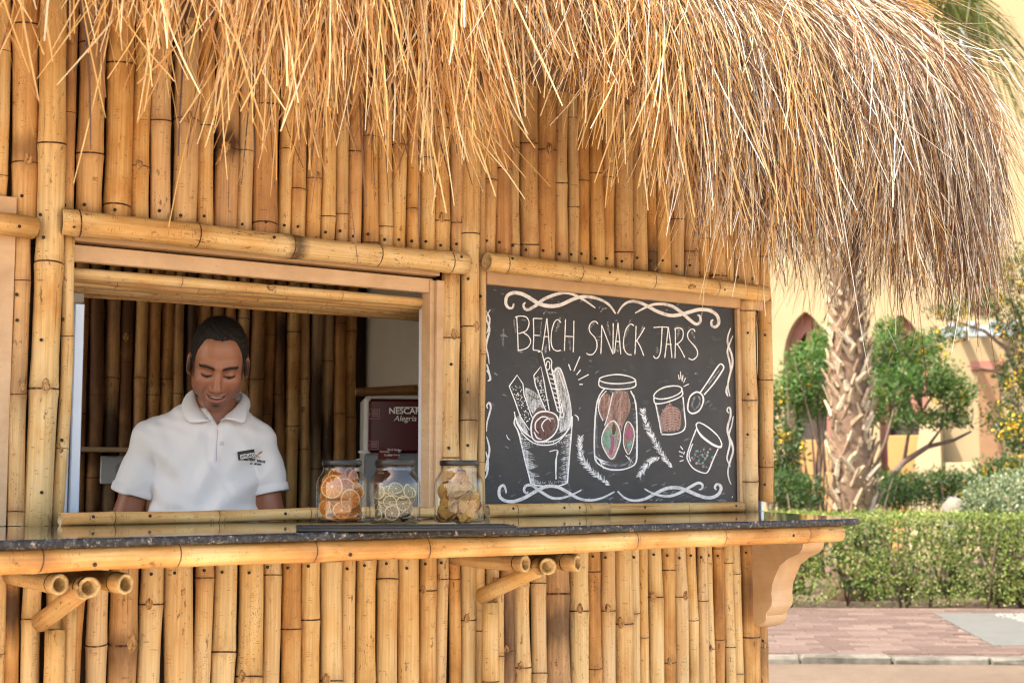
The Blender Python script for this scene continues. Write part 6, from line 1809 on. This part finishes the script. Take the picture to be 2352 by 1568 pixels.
def ell(P, c, r):
    q = (P-np.array(c))/np.array(r); k0 = np.linalg.norm(q, axis=-1); k1 = np.linalg.norm(q/np.array(r), axis=-1)
    return k0*(k0-1)/(k1+1e-9)
def cap(P, a, b, ra, rb=None):
    rb = ra if rb is None else rb; a = np.array(a, float); b = np.array(b, float); ab = b-a
    t_ = np.clip(((P-a)@ab)/(ab@ab), 0, 1); return np.linalg.norm(P-a-t_[..., None]*ab, axis=-1)-(ra+(rb-ra)*t_)
def surface_nets(f, lo, hi, h):
    lo = np.array(lo, float); n = np.ceil((np.array(hi)-lo)/h).astype(int)+1
    ax = [lo[i]+h*np.arange(n[i]) for i in range(3)]
    P = np.stack(np.meshgrid(*ax, indexing='ij'), -1)
    D = np.empty(n)
    for i in range(0, n[0], 16): D[i:i+16] = f(P[i:i+16])
    D = D.astype(np.float64); ins = D < 0
    nc = n-1
    acc = np.zeros((*nc, 3)); cnt = np.zeros(nc)
    cn = [(i, j, k) for i in (0, 1) for j in (0, 1) for k in (0, 1)]
    def sl(o): return tuple(slice(o[q], o[q]+nc[q]) for q in range(3))
    for a in cn:
        for q in range(3):
            if a[q]: continue
            b = list(a); b[q] = 1; b = tuple(b)
            A, Bv = D[sl(a)], D[sl(b)]; m = (A < 0) != (Bv < 0)
            t_ = np.where(m, A/(A-Bv+1e-12), 0)
            for w in range(3): acc[..., w] += np.where(m, a[w]+(t_ if w == q else 0), 0)
            cnt += m
    act = cnt > 0; idx = -np.ones(nc, int); idx[act] = np.arange(act.sum())
    ijk = np.stack(np.nonzero(act), 1); V = lo+h*(ijk+acc[act]/cnt[act][:, None])
    F = []
    for q in range(3):
        u, v = (q+1) % 3, (q+2) % 3
        s0 = [slice(None)]*3; s1 = [slice(None)]*3; s0[q] = slice(0, nc[q]); s1[q] = slice(1, nc[q]+1)
        for w in (u, v): s0[w] = slice(1, nc[w]); s1[w] = slice(1, nc[w])
        A = ins[tuple(s0)]; Bv = ins[tuple(s1)]; m = A != Bv
        c = np.stack(np.nonzero(m), 1); c[:, u] += 1; c[:, v] += 1
        def cell(du, dv):
            e = c.copy(); e[:, u] += du; e[:, v] += dv; return idx[e[:, 0], e[:, 1], e[:, 2]]
        qd = np.stack([cell(-1, -1), cell(0, -1), cell(0, 0), cell(-1, 0)], 1)
        fl = A[m]; qd[~fl] = qd[~fl][:, ::-1]
        F.append(qd)
    F = np.concatenate(F)
    return V, F

# ---- head, modelled upright and looking along +y, then bowed and turned
HY, HP, HR = math.radians(13), math.radians(27), math.radians(3)
HO = np.array([lx(507), .055, lz(860)+.019])
def head_to_local(P):
    x, y, z = P[..., 0], P[..., 1], P[..., 2]
    y, z = y*math.cos(HP)+z*math.sin(HP), -y*math.sin(HP)+z*math.cos(HP)
    x, z = x*math.cos(HR)+z*math.sin(HR), -x*math.sin(HR)+z*math.cos(HR)
    x, y = x*math.cos(HY)+y*math.sin(HY), -x*math.sin(HY)+y*math.cos(HY)
    return np.stack([x, y, z], -1)+HO
def cranium(P): return ell(P, (0, -.012, .048), (.0745, .094, .090))
def g(x, m, s): return np.exp(-((x-m)/s)**2)
def smile(x): return 7.5*x*x
def head_sdf(P):
    x, y, z = P[..., 0], P[..., 1], P[..., 2]; axx = np.abs(x); Q = np.stack([axx, y, z], -1)
    d = cranium(P)
    d = smin(d, ell(P, (0, .018, -.022), (.0655, .072, .079)), .03)
    d = smin(d, ell(Q, (.047, .000, -.050), (.021, .034, .034)), .025)
    d = smin(d, ell(P, (0, .058, -.088), (.030, .026, .022)), .03)
    d = smin(d, ell(Q, (.036, .058, -.016), (.024, .022, .020)), .02)
    d = smin(d, cap(Q, (.010, .082, .032), (.046, .066, .034), .010, .008), .018)
    d = smax(d, -ell(Q, (.031, .098, .012), (.020, .020, .012)), .014)
    d = smin(d, ell(Q, (.0305, .068, .009), (.0155, .0135, .0125)), .006)
    d = smin(d, cap(P, (0, .080, .024), (0, .106, -.020), .0075, .010), .012)
    d = smin(d, ell(P, (0, .105, -.026), (.0130, .0125, .0110)), .006)
    d = smin(d, ell(Q, (.0135, .094, -.030), (.0075, .0100, .0080)), .006)
    d = smax(d, -ell(Q, (.0062, .101, -.0385), (.0035, .006, .004)), .002)
    zw = z-smile(x)+.0605; fr = (y > .03)
    mw_ = np.clip(1-(axx/.033)**4, 0, 1)
    d = d-fr*mw_*(.0048*g(zw, .0078, .0042)+.0062*g(zw, -.0092, .0052))
    d = d+fr*.0040*g(axx-.030+.25*(z+.05), .004, .0045)*g(z, -.046, .017)           # folds from nose to mouth
    d = smax(d, -np.maximum(np.sqrt((x/.0225)**2+(zw/.0044)**2+((y-.088)/.030)**2)-1, -.4)*.0044, .0012)
    d = smin(d, ell(P, (0, .066, -.078), (.018, .012, .006)), .01)
    # ears
    e = ell(Q-np.array([0, 0, 0]), (.0800, -.012, .000), (.0095, .0190, .033))
    e = smax(e, -ell(Q, (.0905, -.008, .002), (.0065, .0105, .021)), .004)
    d = smin(d, e, .006)
    return d
Vh, Fh = surface_nets(head_sdf, (-.1, -.13, -.135), (.1, .135, .155), .0024)
def skin_colour(P):
    x, y, z = P[:, 0], P[:, 1], P[:, 2]; axx = np.abs(x); fr = y > .02
    C = np.tile(np.array([.37, .158, .088]), (len(P), 1))
    rs = np.random.RandomState(2); C *= (1+rs.normal(0, .02, len(P)))[:, None]
    def mixc(m, col): 
        m = np.clip(m, 0, 1)[:, None]; C[:] = C*(1-m)+np.array(col)*m
    mixc(.5*g(axx, .038, .02)*g(z, -.02, .02)*fr, (.40, .15, .10)); mixc(.4*g(axx, 0, .015)*g(z, -.022, .016)*(y > .085), (.40, .16, .105))
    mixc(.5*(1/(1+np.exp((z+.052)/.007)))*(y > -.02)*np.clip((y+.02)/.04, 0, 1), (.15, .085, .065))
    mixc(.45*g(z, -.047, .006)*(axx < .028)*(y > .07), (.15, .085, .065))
    zw = z-smile(x)+.0605
    mixc(.85*fr*np.clip(1-(axx/.031)**6, 0, 1)*np.maximum(g(zw, .0068, .0038), g(zw, -.0088, .0050)), (.34, .115, .095))
    mixc(1.0*fr*(axx < .024)*g(zw, 0, .0032), (.05, .018, .016))
    mixc(1.0*(y > .05)*g(axx, .0, .013)*g(z, -.0825, .0055), (.035, .024, .02))
    zb = .0335-60*np.clip(axx-.030, 0, 1)**2*.06-.004*np.clip((.03-axx)/.02, 0, 1)
    mixc(1.45*fr*g(z-zb, 0, .0048)*(axx > .010)*(axx < .054)*np.clip((axx-.008)/.006, 0, 1), (.022, .015, .012))
    mixc(1.5*fr*g(z-(.0035+14*np.clip(axx-.031, -.02, .02)**2), 0, .0030)*(np.abs(axx-.031) < .0165), (.018, .012, .01))
    mixc(.45*fr*g(z, .0185, .0045)*g(axx, .031, .016), (.15, .06, .038))
    mixc(.9*fr*g(z, .0005, .0026)*g(axx, .0305, .0060), (.015, .010, .008))
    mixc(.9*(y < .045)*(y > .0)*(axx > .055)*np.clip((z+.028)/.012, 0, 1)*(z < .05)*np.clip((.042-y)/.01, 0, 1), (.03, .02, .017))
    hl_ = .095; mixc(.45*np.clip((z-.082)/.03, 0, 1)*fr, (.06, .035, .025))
    return C
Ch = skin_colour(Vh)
# ---- body
SHL = np.array([-.197, .013, 1.308]); SHR = np.array([.100, -.068, 1.316])
ELL_ = np.array([-.262, .035, 1.065]); ELR = np.array([.150, -.05, 1.06])
WRL = np.array([-.19, .235, .972]); WRR = np.array([.12, .165, .972])
BYAW = math.radians(15); BC = np.array([-.045, -.03, 0])
def bodyf(P):
    q = P-BC; return np.stack([q[..., 0]*math.cos(BYAW)-q[..., 1]*math.sin(BYAW), q[..., 0]*math.sin(BYAW)+q[..., 1]*math.cos(BYAW), q[..., 2]], -1)
NB = np.array([lx(488), -.045, 1.36]); NT_ = head_to_local(np.array([0, -.034, -.045]))
def torso(P, o=0.0):
    Q = bodyf(P)
    d = ell(Q, (0, 0, 1.225), (.148, .108, .20))
    d = smin(d, ell(Q, (0, .012, 1.02), (.142, .108, .26)), .05)
    d = smin(d, cap(Q, (-.128, -.012, 1.318), (.128, -.012, 1.318), .050), .06)
    d = smin(d, cap(P, NB+[0, 0, .03], SHL+[.05, 0, .005], .040, .048), .04); d = smin(d, cap(P, NB+[0, 0, .03], SHR+[-.05, 0, .005], .040, .048), .04)
    return d-o
def finger_chains(w, fwd, side, s):
    L = []
    up = np.array([0, 0, 1.0])
    palm = w+fwd*.055-up*.012
    for k, (off, ln) in enumerate(((-.030, .062), (-.010, .074), (.011, .070), (.030, .055))):
        b = palm+fwd*.028+side*off*s; m_ = b+fwd*ln*.5-up*.008; e = m_+fwd*ln*.42-up*.022; L.append((b-fwd*.03, m_, .0088)); L.append((m_, e, .0078))
    tb = w+fwd*.03-side*.030*s; L.append((tb, tb+fwd*.035-side*.020*s-up*.006, .0105)); L.append((tb+fwd*.035-side*.020*s-up*.006, tb+fwd*.062-side*.012*s-up*.016, .0092))
    return palm, L
FN = []
for w, el, s in ((WRL, ELL_, -1), (WRR, ELR, 1)):
    fw = w-el; fw[2] = 0; fw /= np.linalg.norm(fw); sd = np.cross(fw, [0, 0, 1.0]); FN.append((w, fw, sd, finger_chains(w, fw, sd, s)))
def body_sdf(P):
    d = torso(P, -.006)
    d = smin(d, cap(P, NB-[0, 0, .03], NT_, .060, .050), .03)
    for S, E, W, r in ((SHL, ELL_, WRL, .047), (SHR, ELR, WRR, .0445)):
        d = smin(d, cap(P, S, E, r-.014, r-.003), .03); d = smin(d, cap(P, E, (E+W)/2, r-.006, r-.009), .012); d = smin(d, cap(P, (E+W)/2, W, r-.009, .024), .012)
    for w, fw, sd, (palm, L) in FN:
        d = smin(d, cap(P, w, palm-sd*.014, .022, .018), .012); d = smin(d, cap(P, w, palm+sd*.014, .022, .018), .01)
        for a, b, r in L: d = smin(d, cap(P, a, b, r, r*.85), .004)
    return d
Vb, Fb = surface_nets(body_sdf, (-.34, -.20, .80), (.27, .40, 1.47), .0065)
Cb = np.tile(np.array([.29, .11, .058]), (len(Vb), 1))
V = np.concatenate([head_to_local(Vh), Vb]); F = np.concatenate([Fh, Fb+len(Vh)]); Cc = np.concatenate([Ch, Cb])
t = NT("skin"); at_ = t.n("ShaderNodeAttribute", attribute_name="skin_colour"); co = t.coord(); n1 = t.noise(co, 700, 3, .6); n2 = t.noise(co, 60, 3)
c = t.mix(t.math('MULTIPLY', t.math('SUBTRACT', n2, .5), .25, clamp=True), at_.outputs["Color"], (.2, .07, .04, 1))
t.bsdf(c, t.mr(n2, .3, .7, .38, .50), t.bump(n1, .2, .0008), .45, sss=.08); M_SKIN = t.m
pbase_ = np.array([MC[0]-.02, MC[1], .03])
person = empty("person", pbase_); lab(person, "smiling man in a white polo shirt looking down behind the counter", "person")
W_ = to_world(V); o0 = W_.mean(0)
me = mesh_np("body", W_-o0, F, M_SKIN, None, True)
ca = me.color_attributes.new("skin_colour", 'FLOAT_COLOR', 'POINT'); ca.data.foreach_set("color", np.concatenate([Cc, np.ones((len(Cc), 1))], 1).astype(np.float32).ravel())
new_obj("body", me, person, Matrix.Translation(Vector(o0)))
# teeth
tv = []; tf = []
for i in range(9):
    u = (i/8-.5)*.036
    for zz_ in (.0045, -.0022): tv.append((u, .0800-14*u*u*1.0, zz_-.0605+smile(u)))
for i in range(8): tf.append((2*i, 2*i+1, 2*i+3, 2*i+2))
add("teeth", to_world(head_to_local(np.array(tv))), tf, simple("tooth", (.70, .66, .60, 1), .3, .03), person, smooth=True)
# ---- hair: close cropped, receding
RH = np.random.RandomState(4)
def hair_sdf(P):
    x, y, z = P[..., 0], P[..., 1], P[..., 2]; a = np.arctan2(np.abs(x), y-.0)
    hl = np.interp(a, [0, .45, .75, .98, 1.15, 1.27, 1.38, 1.47, 1.75, 2.02, 2.2, 2.5, 3.2], [.104, .108, .100, .062, .026, -.004, -.008, .034, .040, .030, -.02, -.05, -.06])
    nz = .0016*np.sin(x*420+y*130)*np.sin(y*390+z*200)+.0012*np.sin(z*500+x*300)
    hl = hl+.002*np.sin(a*60)
    return smax(cranium(P)-.0036-.0022*np.clip(z/.12, 0, 1)+nz*.7, (hl-z)*.75, .003)
Vx, Fx = surface_nets(hair_sdf, (-.1, -.13, -.08), (.1, .11, .165), .003)
t = NT("black_hair"); co = t.coord(); n1 = t.noise(t.vmul(co, (500, 500, 160)), 1.0, 3, .7)
t.bsdf(t.ramp(n1, [(.3, (.006, .005, .005)), (.7, (.028, .021, .018))]), .5, t.bump(n1, 1.0, .003), .4); M_HAIR = t.m
W_ = to_world(head_to_local(Vx)); o0 = W_.mean(0)
new_obj("hair", mesh_np("hair", W_-o0, Fx, M_HAIR, None, True), person, Matrix.Translation(Vector(o0)))
# short hairs standing off the cap
nh_ = 5200; fi = RH.randint(0, len(Fx), nh_); P0 = Vx[Fx[fi]].mean(1)+RH.normal(0, .0012, (nh_, 3))
Nn = np.cross(Vx[Fx[fi, 1]]-Vx[Fx[fi, 0]], Vx[Fx[fi, 3]]-Vx[Fx[fi, 0]]); Nn /= np.linalg.norm(Nn, axis=1, keepdims=True)+1e-9
Dd = Nn*.6+np.array([0, .55, .35])*RH.uniform(.2, 1, (nh_, 1))+RH.normal(0, .35, (nh_, 3)); Dd /= np.linalg.norm(Dd, axis=1, keepdims=True)
Lh = RH.uniform(.004, .011, (nh_, 1)); Sd = np.cross(Dd, RH.normal(size=(nh_, 3))); Sd /= np.linalg.norm(Sd, axis=1, keepdims=True)
Vq = np.stack([P0-Sd*.00035-Nn*.001, P0+Sd*.00035-Nn*.001, P0+Dd*Lh], 1).reshape(-1, 3)
W_ = to_world(head_to_local(Vq)); o0 = W_.mean(0); ho = new_obj("hair_tips", mesh_np("hair_tips", W_-o0, np.arange(nh_*3).reshape(-1, 3), M_HAIR, None, False), person, Matrix.Translation(Vector(o0))); ho["kind"] = "stuff"
# ---- polo shirt
HML = np.array([-.240, .022, 1.162]); HMR = np.array([.132, -.064, 1.164])
def folds(P):
    x, y, z = P[..., 0], P[..., 1], P[..., 2]
    f = .0075*np.sin(38*(x+.05)+7*np.sin(z*7+1.3))*g(z, 1.05, .16)
    f += .0095*np.sin(55*(z-1.1)+36*(x+.12)+2.0)*np.exp(-((x+.15)/.06)**2-((z-1.20)/.09)**2)
    f += .0095*np.sin(60*(z-1.1)-40*(x-.05)+1.0)*np.exp(-((x-.095)/.05)**2-((z-1.19)/.10)**2)
    f += .0042*np.sin(48*x+20*z)*np.exp(-((z-1.30)/.05)**2)
    f += .0042*np.sin(24*x-31*z+4*np.sin(x*17))
    f += .0016*np.sin(90*x+60*z+5*np.sin(z*23))*np.sin(41*z-33*x)
    def crease(a, w_): return np.clip(1-np.abs(np.sin(a))/w_, 0, 1)
    f += .0070*crease(9*(z-1.02)+16*(x+.17)+.5*np.sin(x*30), .30)*np.exp(-((x+.13)/.09)**2-((z-1.12)/.14)**2)
    f += .0070*crease(9*(z-1.0)-18*(x-.06)+.5*np.sin(z*30), .30)*np.exp(-((x-.06)/.08)**2-((z-1.12)/.14)**2)
    f += .0050*crease(15*(x-.03)+5*z+.6*np.sin(z*11), .22)*np.exp(-((z-1.25)/.10)**2)*(x > -.02)
    return f
def shirt_sdf(P):
    d = torso(P, .011)
    d = smin(d, bodyf_hem(P), .05)
    for S, H, r0, r1 in ((SHL, HML, .060, .059), (SHR, HMR, .056, .054)):
        e = cap(P, S, H+(H-S)*.5, r0, r1); n_ = (H-S)/np.linalg.norm(H-S)
        e = e-.0022*g((P-H)@n_, -.012, .010)
        e = smax(e, (P-H)@n_, .004); d = smin(d, e, .007)
    d = d+folds(P)
    d = smax(d, -cap(P, NB-[0, 0, .012], NT_+[0, 0, .05], .0590, .072), .006)
    # open neckline
    q = P-np.array([lx(505), .07, lz(978)]); wv = np.abs(q[..., 0])*.9-np.clip(q[..., 2], 0, 1)*.55
    d = smax(d, -smax(wv, np.maximum(-q[..., 2], -(q[..., 1]+.06)), .004), .004)
    return d
def bodyf_hem(P):
    Q = bodyf(P); return smax(ell(Q, (0, .012, 1.0), (.150, .116, .30)), .84-P[..., 2], .004)
Vs, Fs = surface_nets(shirt_sdf, (-.345, -.20, .82), (.26, .16, 1.44), .0048)
t = NT("white_pique"); co = t.coord(); n1 = t.noise(t.vmul(co, (900, 900, 900)), 1.0, 2); n2 = t.noise(co, 12, 3)
t.bsdf(t.mix(n2, (.79, .76, .77, 1), (.84, .81, .81, 1)), .85, t.bump(n1, .15, .0005), .2, sss=.0); M_SHIRT = t.m
W_ = to_world(Vs); o0 = W_.mean(0)
SHIRT = new_obj("polo_shirt", mesh_np("polo_shirt", W_-o0, Fs, M_SHIRT, None, True), person, Matrix.Translation(Vector(o0)))
def on_shirt(x, y, lift=.0):
    """point of the shirt front seen at picture x, y"""
    d = ray(x, y); t_ = 3.6
    for _ in range(80):
        p = EYE+d*t_; v = float(shirt_sdf(to_local(p)[None])[0]); t_ += v*.8
        if abs(v) < 2e-4: break
    return EYE+d*(t_-lift)
# sleeve bands
for S, H, r in ((SHL, HML, .0608), (SHR, HMR, .0560)):
    n_ = (H-S)/np.linalg.norm(H-S); a1 = np.cross(n_, [0, 1, .1]); a1 /= np.linalg.norm(a1); a2 = np.cross(n_, a1); Vq = []; Fq = []
    prof_ = [(-.022, .0012), (-.021, .0030), (-.002, .0030), (.0025, .0012), (.001, -.006)]; sg_ = 40
    for dz_, dr in prof_:
        for k in range(sg_):
            a = 2*math.pi*k/sg_; rr_ = r+dr-.0+(.0006 if k % 2 else 0); Vq.append(H+n_*dz_+(a1*math.cos(a)+a2*math.sin(a))*rr_)
    for i in range(len(prof_)-1):
        for k in range(sg_): k2 = (k+1) % sg_; Fq.append((i*sg_+k, i*sg_+k2, (i+1)*sg_+k2, (i+1)*sg_+k))
    add("sleeve_band", to_world(np.array(Vq)), Fq, M_SHIRT, SHIRT, smooth=True)
# collar leaves
def leaf_collar(inner, outer):
    I = catmull([(lx(a), b2, lz(b)) for a, b, b2 in inner], 8); O = catmull([(lx(a), b2, lz(b)) for a, b, b2 in outer], 8)
    def res(C, n=26):
        L = np.concatenate([[0], np.cumsum(np.linalg.norm(np.diff(C, axis=0), axis=1))]); return np.stack([np.interp(np.linspace(0, L[-1], n), L, C[:, k]) for k in range(3)], 1)
    I, O = res(I), res(O); rows = 7; G = []
    cen = np.array([lx(490), -.02, 1.40])
    for j in range(rows):
        u = j/(rows-1); p = I*(1-u)+O*u; outw = p-cen; outw[:, 2] *= .2; outw /= np.linalg.norm(outw, axis=1, keepdims=True)
        G.append(p+outw*(.010*math.sin(u*math.pi)**.7)+np.array([0, 0, .004*math.sin(u*math.pi)]))
    G = np.array(G); n = G.shape[1]
    back = G-np.array([0, .003, 0])*1.0-(G-cen)/np.linalg.norm(G-cen, axis=2, keepdims=True)*.0035
    V = np.concatenate([G.reshape(-1, 3), back.reshape(-1, 3)]); F = []; m_ = rows*n
    for j in range(rows-1):
        for k in range(n-1):
            f = (j*n+k, j*n+k+1, (j+1)*n+k+1, (j+1)*n+k); F.append(f); F.append(tuple(m_+i for i in f[::-1]))
    ring = [k for k in range(n)]+[j*n+n-1 for j in range(1, rows)]+[(rows-1)*n+k for k in range(n-2, -1, -1)]+[j*n for j in range(rows-2, 0, -1)]
    for i in range(len(ring)): a, b = ring[i], ring[(i+1) % len(ring)]; F.append((b, a, m_+a, m_+b))
    return add("collar", to_world(V), F, M_SHIRT, SHIRT, smooth=True)
leaf_collar([(495, 884, -.115), (455, 884, -.085), (440, 890, -.035), (448, 915, .010), (466, 942, .045), (484, 960, .066), (498, 971, .080)],
            [(490, 918, -.150), (432, 914, -.115), (413, 921, -.050), (420, 940, .020), (434, 961, .062), (448, 973, .078), (466, 974, .084), (496, 969.5, .088)])
leaf_collar([(495, 884, -.115), (530, 892, -.095), (546, 908, -.055), (543, 930, .000), (533, 948, .038), (522, 962, .058), (514, 970, .070)],
            [(490, 918, -.150), (545, 918, -.125), (562, 932, -.070), (566, 950, -.010), (570, 966, .030), (566, 975, .046), (552, 970, .060), (530, 965, .074), (517, 968, .078)])
# placket and buttons
def strip(pts, w, lift, name, mat, parent):
    C = catmull(pts, 5); V = []
    for (x, y) in C:
        for s_ in (-w/2, w/2): V.append(on_shirt(x+s_, y, lift))
        for s_ in (w/2, -w/2): V.append(on_shirt(x+s_, y, -.004))
    F = []
    for i in range(len(C)-1):
        for k in range(4): k2 = (k+1) % 4; F.append((i*4+k, i*4+k2, (i+1)*4+k2, (i+1)*4+k))
    F += [(3, 2, 1, 0), tuple((len(C)-1)*4+k for k in range(4))]
    return add(name, np.array(V), F, mat, parent, smooth=False)
strip([(507, 980), (504, 1010), (503, 1035), (503, 1060)], 12, .0026, "placket", M_SHIRT, SHIRT)
strip([(500.3, 986), (497.6, 1020), (496.8, 1058)], 1.6, .0031, "placket_seam", simple("seam_shadowed_thread", (.45, .45, .52, 1), .8), SHIRT)
bp = on_shirt(509.5, 1018, .0042); bm_ = MB(); bm_.lathe([(.0058, -.001), (.0058, .0012), (.0045, .0020), (.0030, .0012), (.0003, .0012)], (0, 0, 0), 16)
V = np.array(bm_.v); add("button", bp+V[:, :1]*RGT+V[:, 1:2]*np.array([0, 0, 1.0])+V[:, 2:]*EF, bm_.f, simple("shirt_button", (.62, .62, .66, 1), .3), SHIRT, bm_.m, True)
# embroidered name and emblem on the chest
def stitched(body, cx, cy, size, slope, arc=0.0, gap=1.0, mat=M_BLACKT):
    w = len(body); VV = []; FF = []
    for i, ch in enumerate(body):
        if ch == ' ': continue
        u = i-(w-1)/2; x = cx+u*gap; y = cy+slope*u*gap+arc*(u*gap)**2
        p = on_shirt(x, y, .0022); pr = on_shirt(x+2, y+slope*2, .0022); pu = on_shirt(x, y-3, .0022); xd = pr-p; zd = pu-p
        xd /= np.linalg.norm(xd); zd = zd-xd*np.dot(zd, xd)
        tv_, tf_ = text(ch, size, p, xd, zd, mat, SHIRT, "embroidered_letter", extr=.0003, bold=.0004, raw=True); b_ = len(VV); VV += list(tv_); FF += [tuple(b_+i for i in f) for f in tf_]
    add("embroidered_words", np.array(VV), FF, mat, SHIRT)
stitched("ANCIENT SANDS", 584, 1056.5, .0090, .14, .0012, 3.9); stitched("EL GOUNA", 587, 1065, .0072, .10, 0, 3.2)
M_OTHREAD = simple("orange_thread", (.50, .20, .07, 1), .7, 0, 10, 0)
em = MB()
def thread(pts, r=.0007): em.tube([on_shirt(x, y, .002) for x, y in pts], r, 5)
thread([(581, 1051), (589, 1047), (596, 1042), (602, 1039)]); thread([(583, 1041), (590, 1047), (598, 1050)])
for k in range(5): thread([(594+k*1.6, 1043-k*.9), (594.5+k*1.7, 1040-k*.9), (597+k*1.6, 1038.2-k*.8)], .0009)
em.build("embroidered_emblem", M_OTHREAD, SHIRT)
# name badge
bc = [on_shirt(x, y, .006) for x, y in ((543, 1037), (580, 1031), (584.5, 1050), (547.5, 1056.5))]
bcn = np.mean(bc, 0); bxv = (bc[1]-bc[0]+bc[2]-bc[3])/2; BWd = np.linalg.norm(bxv); bxv /= BWd; bzv = (bc[0]-bc[3]+bc[1]-bc[2])/2; bzv -= bxv*np.dot(bzv, bxv); BHt = np.linalg.norm(bzv); bzv /= BHt; bnv = np.cross(bxv, bzv)
if np.dot(bnv, EF) < 0: bnv = -bnv
bcn = bcn+bnv*.004
def badge_box(name, a0, a1, c0_, c1_, d0, d1, mat, parent=None):
    m = MB(); m.box((a0, c0_, d0), (a1, c1_, d1), 0, .0008); V = np.array(m.v); return add(name, bcn+V[:, :1]*bxv+V[:, 1:2]*bzv+V[:, 2:]*bnv, m.f, mat, parent, m.m)
badge = badge_box("name_badge", -BWd/2, BWd/2, -BHt/2, BHt/2, -.003, .003, simple("badge_black", (.02, .019, .018, 1), .3)); lab(badge, "black name badge with a white strip pinned to the polo shirt", "name badge")
badge_box("name_strip", -BWd*.42, BWd*.46, -BHt*.40, BHt*.12, .0031, .0036, simple("badge_white", (.74, .74, .74, 1), .4, .02), badge)
text("AMGAD", .0118, bcn+bzv*(-BHt*.14)+bxv*.0006+bnv*.0041, bxv, bzv, M_BLACKT, badge)
# trousers
def trousers(P):
    Q = bodyf(P); d = 9.0
    for s in (-1, 1): d = smin(cap(Q, (s*.085, 0, .90), (s*.10, .01, .08), .095, .07), d, .03)
    return smax(smin(d, ell(Q, (0, 0, .92), (.155, .115, .14)), .04), P[..., 2]-.96, .01)
Vt, Ft = surface_nets(trousers, (-.28, -.2, .03), (.2, .16, .99), .014)
W_ = to_world(Vt); o0 = W_.mean(0); new_obj("trousers", mesh_np("trousers", W_-o0, Ft, simple("dark_trousers", (.03, .03, .035, 1), .85), None, True), person, Matrix.Translation(Vector(o0)))
